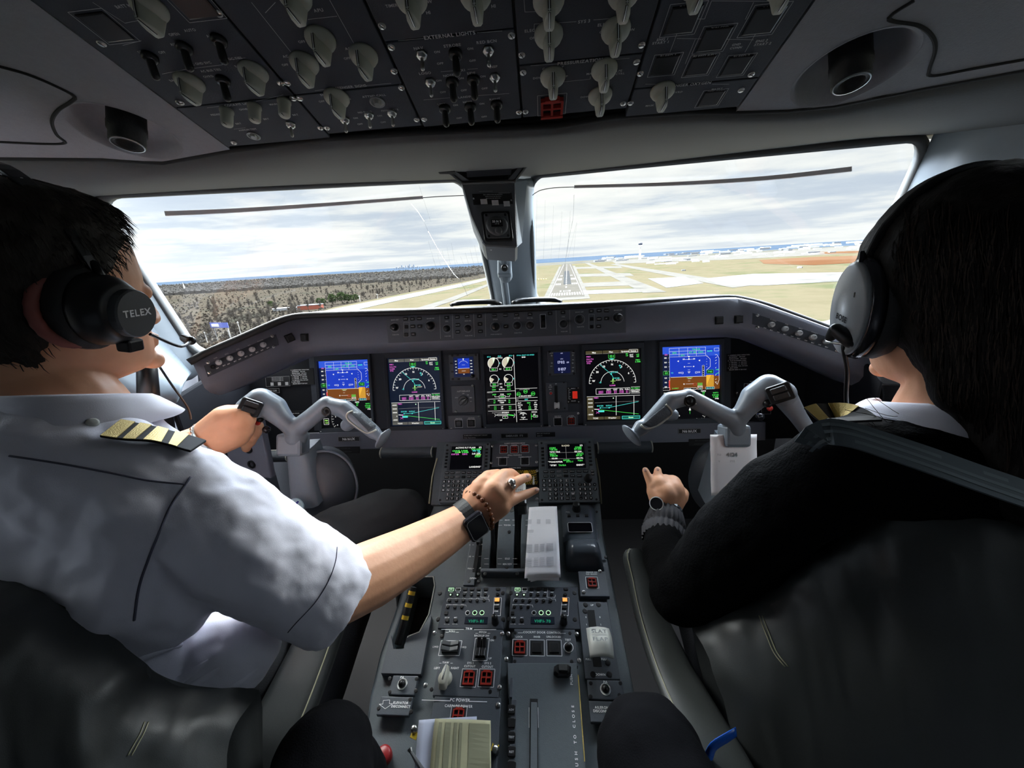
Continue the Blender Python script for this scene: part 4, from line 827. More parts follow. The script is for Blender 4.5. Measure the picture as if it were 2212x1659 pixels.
    s.end(); return t
pfd(-.5763, 'tall flight display behind the left yoke, blue sky over brown ground')
mfd(-.3309, 'tall map display between the left yoke and the standby instrument, navy screen', 'emfd', 'egrey')
mfd(.3309, 'tall map display between the gear lever and the right flight display, black screen', 'eblack', 'ebarb')
pfd(.5763, 'tall flight display behind the right yoke, blue sky over brown ground')
# engine display
t, s = du(0, 'tall centre engine display with four round gauges and green figures')
s.R(0, 0, 1, 1, 'eblack'); s.L([(.555, .02), (.565, .99)], 'ewhite', .0012)
for x, y, r, f0, f1, q in ((.17, .13, .105, 65, 235, '83.1'), (.44, .13, .105, 65, 235, '83.0'), (.17, .36, .083, 150, 230, '531'), (.44, .36, .083, 150, 230, '545')):
    s.D(x, y, r, 'etan', f0, f1); s.A(x, y, r, -45, 235, 'ewhite', .0013, 40)
    if r > .1: s.P([(x, y), (x+.025, y-.08), (x-.01, y-.08)], 'egreen2')
    s.B(x-.075, y+r*.62, x+.07, y+r*.62+.045, 'ewhite', .0008); s.T(x, y+r*.62+.023, q, 'egreen', .0058)
    s.P([(x+r, y), (x+r+.02, y-.012), (x+r+.02, y+.012)], 'ecyan')
for x, y, q, m in ((.09, .035, '87.0', 'ecyan'), (.29, .03, 'CLB', 'ecyan'), (.29, .055, 'ATTCS', 'ewhite'), (.50, .03, '87.0', 'ecyan'), (.295, .215, 'N1', 'ewhite'), (.295, .43, 'ITT', 'ewhite'), (.16, .475, '80.9', 'egreen'), (.30, .475, 'N2', 'ewhite'), (.44, .475, '80.9', 'egreen'), (.16, .51, '2260', 'egreen'), (.31, .51, 'FF PPH', 'ewhite'), (.44, .51, '2240', 'egreen'), (.06, .55, 'FUEL QTY', 'edgrey'), (.16, .58, '2630', 'egreen'), (.31, .58, 'FOB', 'ewhite'), (.44, .58, '2670', 'egreen'), (.31, .615, '5300', 'egreen'), (.06, .665, 'OIL', 'edgrey'), (.16, .67, '72', 'egreen'), (.30, .67, 'PRESS PSI', 'ewhite'), (.44, .67, '73', 'egreen'), (.16, .70, '97', 'egreen'), (.30, .70, 'TEMP', 'ewhite'), (.44, .70, '92', 'egreen'), (.06, .755, 'VIB', 'edgrey'), (.17, .76, '0.5', 'egreen'), (.30, .76, 'LP', 'ewhite'), (.45, .76, '0.5', 'egreen'), (.17, .79, '0.5', 'egreen'), (.30, .79, 'HP', 'ewhite'), (.45, .79, '0.2', 'egreen'), (.14, .845, 'SLAT/FLAP/SPDBRK', 'edgrey'), (.36, .845, 'SPDBRK', 'ewhite'), (.775, .03, 'STALL PROT ICE SPEED', 'ecyan'), (.74, .058, 'END', 'ewhite'), (.67, .52, 'LG/AUTOBRAKE', 'edgrey'), (.74, .615, 'A-BRAKE MED', 'ewhite'), (.60, .665, 'APU', 'edgrey'), (.76, .665, 'OFF', 'ecyan'), (.63, .715, 'ALT', 'ewhite'), (.80, .715, '1500', 'egreen'), (.93, .715, 'FT', 'ewhite'), (.64, .745, 'RATE', 'ewhite'), (.82, .745, '0', 'egreen'), (.93, .745, 'FPM', 'ewhite'), (.63, .775, 'DP', 'ewhite'), (.82, .775, '0.2', 'egreen'), (.93, .775, 'PSI', 'ewhite'), (.64, .805, 'LFE', 'ewhite'), (.82, .805, '500', 'egreen'), (.93, .805, 'FT', 'ewhite'), (.63, .845, 'TRIMS', 'edgrey'), (.69, .865, 'ROLL', 'ewhite'), (.90, .85, 'PITCH', 'ewhite'), (.69, .925, 'YAW', 'ewhite'), (.90, .885, 'UP', 'ewhite'), (.27, .955, 'S/F', 'ewhite')): s.T(x-.035 if m == 'edgrey' else x, y, q, m, .0030 if m == 'edgrey' else (.0036 if len(q) > 12 else .0042), 'l' if m == 'edgrey' else 'c')
for y in (.54, .645, .735, .82): s.L([(.03, y), (.56, y-.004)], 'ewhite', .0009)
for y in (.505, .64, .685, .82): s.L([(.565, y), (.97, y)], 'ewhite', .0009)
s.L([(.17, .595), (.17, .615), (.25, .615)], 'ewhite', .0009); s.L([(.45, .595), (.45, .615), (.37, .615)], 'ewhite', .0009); s.B(.25, .60, .37, .63, 'ewhite', .0008)
for x, y in ((.62, .585), (.75, .55), (.89, .585)): s.A(x, y, .035, 0, 360, 'egreen', .0010); s.T(x, y, 'DN', 'egreen', .0045)
s.L([(.18, .88), (.22, .868), (.40, .87), (.40, .885), (.22, .888)], 'ewhite', .0011, True); s.P([(.40, .872), (.52, .885), (.51, .90), (.40, .885)], 'egreen'); s.L([(.15, .86), (.17, .88), (.15, .905)], 'ewhite', .0009); s.L([(.52, .865), (.54, .885), (.51, .925)], 'ewhite', .0009); s.B(.30, .90, .40, .93, 'ewhite', .0008); s.T(.35, .915, '5', 'egreen', .0048)
s.A(.69, .91, .075, 30, 150, 'ewhite', .0010); s.P([(.675, .895), (.705, .895), (.69, .875)], 'ewhite'); s.L([(.62, .955), (.77, .955)], 'ewhite', .0009); s.P([(.68, .94), (.70, .94), (.69, .953)], 'ewhite'); s.L([(.84, .87), (.84, .96)], 'egreen', .0011); s.B(.88, .90, .96, .925, 'ewhite', .0007); s.T(.92, .912, '1.8', 'egreen', .004); s.P([(.84, .91), (.87, .90), (.87, .92)], 'egreen')
s.end()
# ---- standby instrument
t, a0, b0, a1, b1 = module('standby_flight_display', FM, ((972, 823), (1033, 763)), .008, 'small square standby display with blue and brown horizon left of the engine display', 'display', 'panel2')
sx0, sy0 = FM.at(981, 815, .008); sx1, sy1 = FM.at(1022, 770, .008); s = SC(FM, sx0, sy0, sx1, sy1, .0085, t)
s.R(0, 0, 1, 1, 'enavy'); s.R(.22, .08, .80, .58, 'eblue'); s.R(.22, .58, .80, .82, 'ebrown'); s.L([(.2, .575), (.8, .565)], 'ewhite', .0008); s.P([(.46, .08), (.54, .08), (.5, .18)], 'ewhite'); s.A(.5, .45, .25, 30, 150, 'ewhite', .0006); s.L([(.42, .40), (.58, .40)], 'ewhite', .0005); s.L([(.40, .70), (.60, .70)], 'ewhite', .0008)
for i in range(5): s.T(.12, .2+i*.15, str(160-10*i), 'ewhite', .003); s.T(.89, .2+i*.15, str(900-100*i), 'ewhite', .003); s.T(.5, .86, '121', 'ewhite', .003)
s.end()
for x, y in ((989, 767), (1009, 766), (975, 785), (977, 803), (991, 819)): a, b = FM.at(x, y, .008); put('key', 'push_key', t, FM.M(a, b, .008) @ Mx.Diagonal((.004, .0025, .003, 1)))
put('rotary', 'knob', t, FM.M(*FM.at(1021, 812, .008), .008, 0, .8))
scr(FM, t, ((977, 768), (1028, 767), (978, 819), (1030, 818)), .004, .008, 'darkscrew')
# ---- clock
t, a0, b0, a1, b1 = module('cockpit_clock', FM, ((1184, 812), (1242, 757)), .006, 'square digital clock reading 1702 over 0107 right of the engine display', 'clock', 'panel2')
sx0, sy0 = FM.at(1197, 807, .006); sx1, sy1 = FM.at(1231, 760, .006); s = SC(FM, sx0, sy0, sx1, sy1, .0065, t); s.R(0, 0, 1, 1, 'eclk');
s.T(.44, .47, '1702', 'eclkt', .0085); s.T(.86, .49, '09', 'eclkt', .005); s.T(.5, .80, '0107', 'eclkt', .009); s.T(.5, .32, 'UTC', 'eclkt', .003); s.T(.5, .05, 'GPS', 'eclkt', .003); s.T(.5, .95, 'ET', 'eclkt', .003); s.end()
mb = MB()
for x, y, q in ((1191, 763, 'DATE'), (1238, 762, 'CHR'), (1191, 791, 'GPS'), (1238, 777, 'SEL'), (1238, 794, 'RST')): legend(mb, FM, x, y, q, .0028, 'ink', .0065)
mb.build('lettering', t)
for x, y in ((1192, 768), (1237, 767), (1192, 784), (1237, 784), (1237, 801)): put('small_dimmer', 'knob', t, FM.M(*FM.at(x, y, .006), .006, 0, .55))
scr(FM, t, ((1187, 760), (1239, 759), (1188, 809), (1240, 807)), .004, .006, 'darkscrew')
# ---- autobrake
t, a0, b0, a1, b1 = module('autobrake_panel', FM, ((977, 892), (1024, 832)), .004, 'autobrake panel with one round selector left of the engine display', 'panel', 'panel2')
a, b = FM.at(1001, 865, .004); mb = MB(); mb.lathe(FM, a, b, [(.0165, .004), (.0165, .008), (.015, .0095), (.0, .0095)], 'greyknob', 30)
mb.prism(FM, [(a+math.cos(R_(q))*r, b+math.sin(R_(q))*r) for q, r in ((30, .017), (60, .010), (120, .0075), (180, .0095), (215, .0165), (245, .0165), (270, .0095), (330, .0075), (0, .010))], .009, .022, 'greyknob', inset=.002); mb.line(FM, a-.002, b-.001, a+.013, b+.0075, .0012, 'ink', .0225); mb.build('selector', t)
mb = MB(); legend(mb, FM, 1001, 845, 'AUTOBRAKE', .0048, 'ink', .0046)
for x, y, q in ((986, 859, 'RTO'), (1001, 850, 'OFF'), (1011, 853, 'LO'), (1017, 859, 'MED'), (1017, 867, 'HI')): legend(mb, FM, x, y, q, .003, 'ink', .0046)
mb.build('lettering', t); scr(FM, t, ((1021, 833), (985, 889)), .0042, .005)
def annun(F, name, box, c, label, btns, screws, texts, grp=None, mt='panel2', hgt=.0028):
    t, *_ = module(name, F, box, c, label, 'panel', mt, grp=grp)
    mb = MB()
    for x, y, w, k in btns:
        w *= .92; a, b = F.at(x, y+(1.5 if c == .010 else 0), c); mb.rect(F, a-w*1.15, b-w*1.15, a+w*1.15, b+w*1.15, .0007, 'ink', c+.0005)
        mb.fbox(F, a-w*1.0, b-w*1.0, a+w*1.0, b+w*1.0, c-.001, c+.0003, 'matblack')
        put('guarded_switch' if k == 'g' else 'button', 'guarded_switch' if k == 'g' else 'push_button', t, F.M(a, b-(w*.06 if k == 'g' else 0), c) @ (Mx.Diagonal((w*.86, w*.86, w*.30, 1)) if k == 'g' else Mx.Diagonal((w*.72, w*.72, w*.40, 1))))
    for x, y, q, h in texts: legend(mb, F, x, y-(2.0 if c == .010 else 0), q, h*(.9 if c == .010 else 1), 'ink', c+.0006)
    mb.build('lettering', t); scr(F, t, screws, .0036, c); return t
annun(FM, 'warning_switch_panel', ((969, 930), (1039, 896)), .004, 'small panel with two black square buttons below the autobrake selector', [(991, 915, .0125, 'b'), (1018, 914, .0125, 'b')], [(975, 926), (1035, 900)], [(991, 904, 'GND PROX', .0028), (991, 907, 'FLAP OVRD', .0028), (1018, 903, 'GND PROX', .0028), (1018, 906, 'TERR INHIB', .0028)])
annun(FM, 'warning_switch_panel', ((1185, 926), (1248, 890)), .004, 'small panel with one black and one red square button below the gear lever', [(1205, 911, .0125, 'b'), (1234, 909, .0125, 'g')], [(1187, 921), (1249, 893)], [(1205, 899, 'GND PROX', .0028), (1205, 902, 'G/S INHIB', .0028), (1234, 898, 'LG WRN', .0028), (1234, 901, 'INHIB', .0028)])
# ---- gear lever panel
t, *_ = module('landing_gear_panel', FM, ((1181, 888), (1225, 825)), .004, 'landing gear panel with white wheel-shaped lever right of the engine display', 'panel', 'panel2')
mb = MB(); a0, b0 = FM.at(1199, 884, .004); a1, b1 = FM.at(1204, 833, .004); mb.fbox(FM, a0, b0, a1, b1, .004, .0046, 'matblack'); mb.build('slot', t)
a, b = FM.at(1203, 876, .02); Fs = Fr(FM.pt(a-.0085, b, .018), FM.n, FM.v); Fs = Fr(FM.pt(a-.0085, b, .018), FM.v, FM.n)
mb = MB(); mb.lathe(Fs, 0, 0, [(.010, 0), (.011, .002), (.011, .004), (.009, .006), (.009, .011), (.011, .013), (.011, .015), (.010, .017)], 'white', 24); mb.build('wheel_knob', t, smooth=False)
mb = MB(); mb.cap(FM.pt(a, b, .003), .004, FM.pt(a, b, .018), .004, 'greyknob'); mb.build('lever_arm', t)
put('small_dimmer', 'release_button', t, FM.M(*FM.at(1190, 849, .004), .004, 0, .9)); t.children[-1].data if 0 else None
mb = MB(); mb.lathe(FM, *FM.at(1190, 849, .004), [(.0045, .0145), (.004, .0165), (.0, .0165)], 'redbutton', 16); mb.build('red_cap', t)
mb = MB()
for x, y, q in ((1189, 832, 'DN'), (1189, 836, 'LOCK'), (1189, 841, 'REL'), (1201, 829, 'UP')): legend(mb, FM, x, y, q, .003, 'ink', .0046)
mb.build('lettering', t); scr(FM, t, ((1218, 826), (1220, 882)), .003, .004, 'darkscrew')
t, *_ = module('brake_gauge', FM, ((1225, 872), (1252, 836)), .005, 'narrow black brake pressure gauge with red warning flag right of the gear lever', 'gauge', 'black')
mb = MB(); a0, b0 = FM.at(1237, 861, .005); a1, b1 = FM.at(1247, 845, .005); mb.fbox(FM, a0, b0, a1, b1, .005, .007, 'redlight'); mb.build('red_flag', t)
mb = MB(); pl(mb, FM, [(1229, 842), (1229, 862)], .001, 'ink', .0056); 
for y in (842, 848, 857, 862): pl(mb, FM, [(1229, y), (1233, y)], .0008, 'ink', .0056)
legend(mb, FM, 1238, 839, 'EMERG', .003, 'ink', .0056); legend(mb, FM, 1239, 866, 'BRAKE', .003, 'ink', .0056); mb.build('scale', t); scr(FM, t, ((1228, 839), (1249, 838), (1228, 868), (1250, 868)), .002, .005)
# ---- panels near the yokes
annun(FM, 'reversion_switch_panel', ((600, 925), (672, 887)), .004, 'dark panel with black square buttons behind the left yoke', [(631, 914, .0125, 'b'), (648, 914, .0125, 'b')], [(662, 893)], [(636, 893, 'SENSOR SOURCE', .003), (630, 904, 'ADS', .0028), (648, 903, 'IRS', .0028)], mt='darkpanel')
annun(FM, 'reversion_switch_panel', ((1590, 858), (1690, 822)), .004, 'dark panel with red-lit square buttons behind the right yoke', [(1617, 838, .013, 'g'), (1655, 838, .013, 'b')], [(1592, 849)], [(1625, 824, 'PANEL', .003), (1617, 830, 'ADS', .0028)], mt='darkpanel')
annun(FM, 'reversion_switch_panel', ((1588, 905), (1690, 864)), .004, 'dark panel with plain square buttons lower behind the right yoke', [(1625, 885, .013, 'b'), (1655, 885, .013, 'b')], [(1594, 872)], [(1625, 868, 'SENSOR SOURCE', .003)], mt='darkpanel')
# ---------------------------------------------------------------- pedestal body
t = thing('centre_pedestal', (0.01, .6, 0), 'grey centre pedestal housing between the two seats', 'pedestal')
oq = [FP.at(x, y) for x, y in ((938, 1092), (1294, 1086), (1302, 1150), (1318, 1226), (1345, 1370), (1373, 1509), (1400, 1680), (780, 1680), (800, 1500), (822, 1408), (850, 1330), (880, 1240), (905, 1170))]
mb = MB(); hole = [FP.at(x, y) for x, y in ((889, 1243), (935, 1243), (938, 1262), (925, 1325), (905, 1362), (880, 1372), (872, 1395), (852, 1398), (846, 1380), (870, 1310))]
plate_hole(mb, FP, oq, [hole], -.30, -.006, 'pedplate'); mb.build('housing', t, bevel=.003)
mb = MB(); mb.prism(FP, [(a, b) for a, b in hole], -.29, -.08, 'matblack'); mb.build('stowage_floor', t)
mb = MB(); mb.tube([FP.pt(a, b, -.005) for a, b in hole[:7]], .0012, 'piping', 6); mb.build('edge_trim', t)
# upper neck carrying the control display units
mb = MB(); cq = [FC.at(x, y, -.01) for x, y in ((946, 957), (1282, 948), (1296, 1086), (932, 1092))]; mb.prism(FC, cq, -.30, -.004, 'pedplate'); mb.build('neck', t, bevel=.002)
mb = MB()
for x0, x1 in ((944, 927), (1287, 1299)):
    mb = MB(); mb.tube([FC.pp(x0, 990, -.004), FC.pp(x0+(x1-x0)*.6, 1030, -.004), FC.pp(x1, 1088, -.004)], .0022, 'oldpiping', 8); mb.build('edge_piping', t)  # pale piping along both sides of the neck
mb.mats = ['oldpiping']; mb.build('edge_piping', t)
# ---- control display units
def cdu(x0, y0, x1, y1, lb, side):
    c = .014; a0, b0 = FC.at(x0, y1, c); a1, b1 = FC.at(x1, y0, c); t = thing('control_display_unit', FC.pt((a0+a1)/2, b0), lb, 'keypad'); w, h = a1-a0, b1-b0
    mb = MB(); mb.prism(FC, rrect((a0+a1)/2, (b0+b1)/2, w/2, h/2, .006, 3), -.004, c, 'pedplate', inset=.0015); mb.build('case', t)
    X = lambda u, v: (a0+u*w, b1-v*h)
    mb = MB(); p, q = X(.165, .47), X(.835, .065); mb.grid([[FC.pt(*z, c) for z in ((p[0]-.008, p[1]-.004), (q[0]+.008, p[1]-.004), (q[0]+.008, q[1]+.004), (p[0]-.008, q[1]+.004))], [FC.pt(*z, c+.002) for z in ((p[0]-.006, p[1]-.003), (q[0]+.006, p[1]-.003), (q[0]+.006, q[1]+.003), (p[0]-.006, q[1]+.003))], [FC.pt(*z, c+.0005) for z in (p, (q[0], p[1]), q, (p[0], q[1]))]], 'panel2', closed=True); mb.build('screen_frame', t)
    s = SC(FC, p[0], p[1], q[0], q[1], c+.0008, t); s.R(0, 0, 1, 1, 'eblack')
    if side == 'L':
        for x, y, q_, m in ((.45, .07, 'ACTIVE FLT PLAN', 'ewhite'), (.92, .07, '1/2', 'ewhite'), (.16, .20, 'CASUR', 'egreen'), (.42, .20, '2.0NM', 'egreen'), (.18, .27, '256', 'egreen'), (.45, .27, '0.4NM', 'egreen'), (.14, .35, 'RW12R', 'emag'), (.44, .35, '128/2', 'emag'), (.80, .15, 'SPD RPM', 'egreen'), (.80, .21, '140/ 0%', 'ecyan'), (.90, .28, 'GS', 'ecyan'), (.80, .34, '3.0/ 250', 'ewhite'), (.88, .40, 'DEST', 'elime'), (.86, .46, 'KSDF', 'egreen'), (.80, .90, 'LANDING*', 'ewhite')): s.T(x, y, q_, m, .0045)
        s.R(.24, .24, .30, .29, 'elime')
    else:
        s.T(.5, .07, 'RADIO', 'etan', .0045); s.T(.92, .07, '1/2', 'ewhite', .0045); s.L([(.5, .1), (.5, .62)], 'edgrey', .0005)
        for y in (.36, .62): s.L([(.04, y), (.96, y)], 'edgrey', .0005)
        for x, y, q_, m in ((.14, .16, 'COM1', 'egreen'), (.16, .23, '*119.100', 'egreen'), (.84, .15, 'COM2', 'egreen'), (.82, .22, '127.500', 'egreen'), (.20, .33, '*STC TRK', 'ewhite'), (.82, .33, '133.250', 'ewhite'), (.14, .42, 'NAV1', 'egreen'), (.17, .49, 'F108.50', 'egreen'), (.88, .42, 'NAV2', 'egreen'), (.84, .49, '109.50', 'egreen'), (.18, .60, '113.00', 'ewhite'), (.85, .60, '109.70', 'ewhite'), (.5, .68, 'XPDR', 'egreen'), (.20, .74, '*TCAS/XPDR', 'ewhite'), (.58, .74, 'ATC-1', 'egreen'), (.86, .70, '7201', 'egreen'), (.14, .88, '*STBY', 'ewhite'), (.38, .88, 'TA/RA', 'egreen'), (.86, .88, 'IDENT*', 'ewhite')): s.T(x, y, q_, m, .0043)
    s.end()
    cc = c
    mb = MB()
    def key(u, v, kw, kh, tx, lit=False, kind='key'):
        a, b = X(u, v); put(kind, 'push_key', t, FC.M(a, b, cc) @ Mx.Diagonal((kw*w/2, kh*h/2, .0035, 1)))
        if lit: mb.rect(FC, a-kw*w*.4, b-kh*h*.38, a+kw*w*.4, b+kh*h*.38, .0005, 'inkdim', cc+.0019)
        if tx: mb.text(FC, a, b, tx, .0052 if len(tx) == 1 else .0026, 'ink' if len(tx) == 1 else 'inkdim', cc+.0022+(.0008 if kind == 'round_key' else 0), wid=None if len(tx) < 3 else kw*w*.75)
    for sd_, u in ((0, .075), (1, .925)):
        for i in range(6): key(u, .13+i*.058, .055, .034, '')
    for i, q_ in enumerate(('PERF', 'NAV', 'PREV', 'FPL', 'PROG', 'TRS', 'VHF')): key(.07+i*.117+.05, .525, .092, .042, q_, q_ == 'PREV')
    for i, q_ in enumerate(('MENU', 'DLK', 'NEXT', '', 'DIR', 'RADIO')): key(.07+i*.117+.05, .595, .092, .042, q_, q_ == 'NEXT')
    key(.94, .525, .06, .04, 'BRT'); key(.94, .57, .06, .04, 'DIM')
    L1 = ['ABCDEF', 'GHIJKL', 'MNOPQR']
    for r, row in enumerate(L1):
        for i, ch in enumerate(row): key(.085+i*.098, .668+r*.068, .07, .050, ch, ch in 'EN')
    for i, ch in enumerate('STUVW'): key(.183+i*.098, .872, .07, .050, ch, ch in 'SW')
    for i, ch in enumerate(('X', 'Y', 'Z', 'DEL', 'CLR')): key(.183+i*.098, .938, .07, .050, ch)
    for r, row in enumerate(('123-', '456/', '789', '.0+')):
        for i, ch in enumerate(row): key(.70+i*.085, .735+r*.068, .062, .054, ch, False, 'round_key')
    mb.build('lettering', t)
    put('rotary', 'knob', t, FC.M(*X(.85, .65), c, 0, 1.25))
    for u, v in ((.06, .04), (.94, .04), (.04, .96), (.96, .96)): put('darkscrew', 'screw', t, FC.M(*X(u, v), c, 0, .003))
cdu(946, 955, 1060, 1086, 'left keypad unit with green flight plan page, beside the resting hand', 'L')
cdu(1166, 950, 1280, 1086, 'right keypad unit with radio frequency page, right of the throttle levers', 'R')
t = annun(FC, 'flight_controls_mode_panel', ((1062, 1009), (1162, 956)), .012, 'panel of three red guarded switches over two black buttons between the two keypad units', [(1088, 971, .0105, 'g'), (1111, 971, .0105, 'g'), (1134, 969.5, .0105, 'g'), (1086, 997, .0105, 'b'), (1134, 996, .0105, 'b')], [(1064, 964), (1158, 962), (1061, 1000), (1159, 998)], [(1112, 957.5, 'FLIGHT CONTROLS MODE', .0032), (1088, 962, 'ELEVATORS', .0026), (1111, 961.5, 'RUDDER', .0026), (1134, 961, 'SPOILERS', .0026), (1112, 983, 'STALL WARNING', .0032), (1086, 988, 'SHAKER 1 CUTOUT', .0026), (1134, 987, 'SHAKER 2 CUTOUT', .0026)])
t, a0, b0, a1, b1 = module('emergency_power_panel', FC, ((1064, 1050), (1160, 1012)), .011, 'panel with yellow and black warning stripes partly hidden by the hand on the throttle', 'panel', 'black')
mb = MB(); n = 24
for i in range(n):
    x = a0+(a1-a0)*i/n; w_ = (a1-a0)/n*.5
    for y0_, y1_ in ((b1-.012, b1-.004), (b0+.003, b0+.012)): mb.poly([FC.pt(x, y0_, .0114), FC.pt(x+w_, y0_, .0114), FC.pt(x+w_+.005, y1_, .0114), FC.pt(x+.005, y1_, .0114)], 'stripeyellow')
for i in range(5):
    y = b0+.012+i*.006
    for xx in (a0+.002, a1-.018): mb.poly([FC.pt(xx, y, .0114), FC.pt(xx+.016, y+.004, .0114), FC.pt(xx+.016, y+.0065, .0114), FC.pt(xx, y+.0025, .0114)], 'stripeyellow')
mb.build('warning_stripes', t); mb = MB(); legend(mb, FC, 1112, 1010.5, 'ELECTRIC EMER', .003, 'ink', .0116); mb.build('lettering', t)
mb = MB(); mb.lathe(FC, *FC.at(1137, 1022, .011), [(.007, .011), (.007, .013), (.004, .013), (.003, .016)], 'yellow', 16); mb.build('ring', t); scr(FC, t, ((1062, 1018), (1160, 1017), (1160, 1078)), .0036, .011)
mb = MB(); a, b = FC.at(1152, 1025, .03); mb.cap(FC.pt(a, b, .011), .002, FC.pt(a, b-.02, .016), .003, 'steel'); mb.build('toggle_switch', t)
# ---- throttle quadrant: arched metal cover with two slots
t = thing('throttle_quadrant', FP.pp(1100, 1180), 'arched grey throttle quadrant with MAX, TO/GA, IDLE and REV markings', 'quadrant')
q0 = FP.at(1040, 1240); q1 = FP.at(1165, 1240); yb = q0[1]; yt = FP.at(1100, 1092)[1]
def arch(b): k = (b-yb)/(yt-yb); return .004+.040*math.sin(math.pi*min(max(k*.93+.03, 0), 1))**.7
ax0, ax1 = q0[0], q1[0]
s1 = (FP.at(1062, 1200)[0]-.0, FP.at(1077, 1200)[0]); s2 = (FP.at(1112, 1200)[0], FP.at(1127, 1200)[0])
for lo_, hi_ in ((ax0, s1[0]), (s1[1], s2[0]), (s2[1], ax1)):
    mb = MB(); rows = []
    for i in range(21):
        b = yb+(yt-yb)*i/20; rows.append([FP.pt(lo_, b, -.03), FP.pt(lo_, b, arch(b)), FP.pt(hi_, b, arch(b)), FP.pt(hi_, b, -.03)])
    mb.grid(rows, 'pedplate'); mb.build('arched_cover', t, bevel=.001)
mb = MB(); mb.fbox(FP, ax0, yb-.006, ax1, yb+.004, -.006, .016, 'panel2'); mb.build('end_bar', t, bevel=.003)
mb = MB(); mb.fbox(FP, ax0-.002, yb, ax1+.002, yt, -.03, -.012, 'matblack'); mb.build('slot_floor', t)
def archat(x, y):   # meet the arch from the lens
    c = .02
    for _ in range(6): a, b = FP.at(x, y, c); c = arch(b)
    return a, b, c
mb = MB()
for y, q_ in ((1124, 'MAX'), (1135, 'TO/GA'), (1207, 'IDLE'), (1219, 'MIN REV'), (1237, 'MAX REV')):
    a, b, c = archat(1096, y); e = .002; th = math.atan2(arch(b+e)-arch(b-e), 2*e); Fq = Fr(FP.pt(a, b, c+.0006), FP.u, FP.v*math.cos(th)+FP.n*math.sin(th))
    mb.text(Fq, 0, 0, q_, .0034, 'ink'); mb.line(Fq, -.021, 0, -.010-.001*len(q_)*.4, 0, .0008, 'ink'); mb.line(Fq, .010+.001*len(q_)*.4, 0, .021, 0, .0008, 'ink')
    for xx in (1051, 1140):
        a2, b2, c2 = archat(xx, y); Fq = Fr(FP.pt(a2, b2, c2+.0006), FP.u, FP.v*math.cos(th)+FP.n*math.sin(th)); mb.line(Fq, -.005, 0, .005, 0, .0009, 'ink')
mb.build('lettering', t)
for x, y in ((1100, 1149), (1095, 1226), (1049, 1246), (1118, 1246)):
    a, b, c = archat(x, y); put('darkscrew', 'screw', t, FP.M(a, b, c if y < 1240 else .014, 0, .004))
a, b, c = archat(1104, 1103); mb = MB(); mb.lathe(FP, a, b, [(.0065, c), (.0065, c+.002), (.0045, c+.002), (.0045, c-.004)], 'steel', 18); mb.build('ring', t)
# levers
for k, (sx, hx, hy, hd) in enumerate(((s1, 1062, 1052, .86), (s2, 1124, 1060, .86))):
    xm = (sx[0]+sx[1])/2; t = thing('throttle_lever', FP.pt(xm, FP.at(1100, 1200)[1], 0), ('left black throttle lever under the gripping palm', 'right black throttle lever with white cap between the ring finger and little finger')[k], 'lever', 'throttle levers')
    foot = FP.pt(xm, FP.at(1100, 1215)[1], -.01); headp = V((xm, P(hx, 1100, .84).y, 0)); top = P(1132, 1085, .845) if k else P(1078, 1078, .83); top = V((xm, top.y, top.z))
    mb = MB(); w_ = .0042
    pts = [foot, foot.lerp(top, .35)+V((0, 0, .004)), foot.lerp(top, .7)+V((0, 0, .004)), top]; pts = spline(pts, 10)
    rows = []
    for i, p in enumerate(pts):
        hh = .030-.014*i/9; rows.append([p+V((-w_, 0, 0)), p+V((w_, 0, 0)), p+V((w_, -hh*.25, -hh)), p+V((-w_, -hh*.25, -hh))])
    mb.grid(rows, 'black', closed=True); mb.add(rows[-1], [(0, 1, 2, 3)], 'black'); mb.build('arm', t, bevel=.001)
    mb = MB(); hx0 = top+V((.004 if k else 0, .004, .0)); bx = (V((1, 0, 0)), FP.v, FP.n)
    mb.box(hx0+V((.008 if k else 0, 0, -.012)), bx, (.026, .024, .034), 'black'); mb.build('lever_head', t, bevel=.005)
    mb = MB(); mb.box(hx0+V((.0, .020, .014)), bx, (.036, .036, .020), 'offwhite')
    if k: mb.mats = ['offwhite']
    cap_ = mb.build('lever_cap', t, bevel=.005)
    if k: mb = MB(); Fq = Fr(hx0+V((0, .012, .0245)), FP.u, FP.v); mb.text(Fq, .002, -.004, 'A/T DISC', .0036, 'black', .0005); mb.build('lettering', t)
# ---- speedbrake panel on the left
t, a0, b0, a1, b1 = module('speedbrake_panel', FP, ((1000, 1264), (1040, 1152)), .006, 'narrow speed brake panel with long slot left of the throttle quadrant', 'panel', 'panel2')
mb = MB(); p = FP.at(1024, 1236, .006); q = FP.at(1034, 1160, .006); mb.fbox(FP, p[0]-.0035, p[1], p[0]+.0045, q[1], .006, .0065, 'matblack'); mb.build('slot', t)
mb = MB(); a, b = FP.at(1030, 1166, .02); mb.cap(FP.pt(a, b, .0), .003, FP.pt(a, b, .022), .003, 'black'); mb.build('lever_arm', t)
mb = MB(); mb.box(FP.pt(a, b, .028), (FP.u, FP.v, FP.n), (.016, .013, .016), 'offwhite'); mb.box(FP.pt(a, b-.0066, .030), (FP.u, FP.v, FP.n), (.0014, .0006, .012), 'black'); mb.build('lever_knob', t, bevel=.002)
mb = MB()
for y, q_ in ((1177, '0'), (1202, '1/2'), (1228, 'FULL')): legend(mb, FP, 1015, y, q_, .003, 'ink', .0066); legend(mb, FP, 1041, y-1, q_, .003, 'ink', .0066); pl(mb, FP, [(1020, y), (1024, y)], .0007, 'ink', .0066); pl(mb, FP, [(1034, y), (1038, y)], .0007, 'ink', .0066)
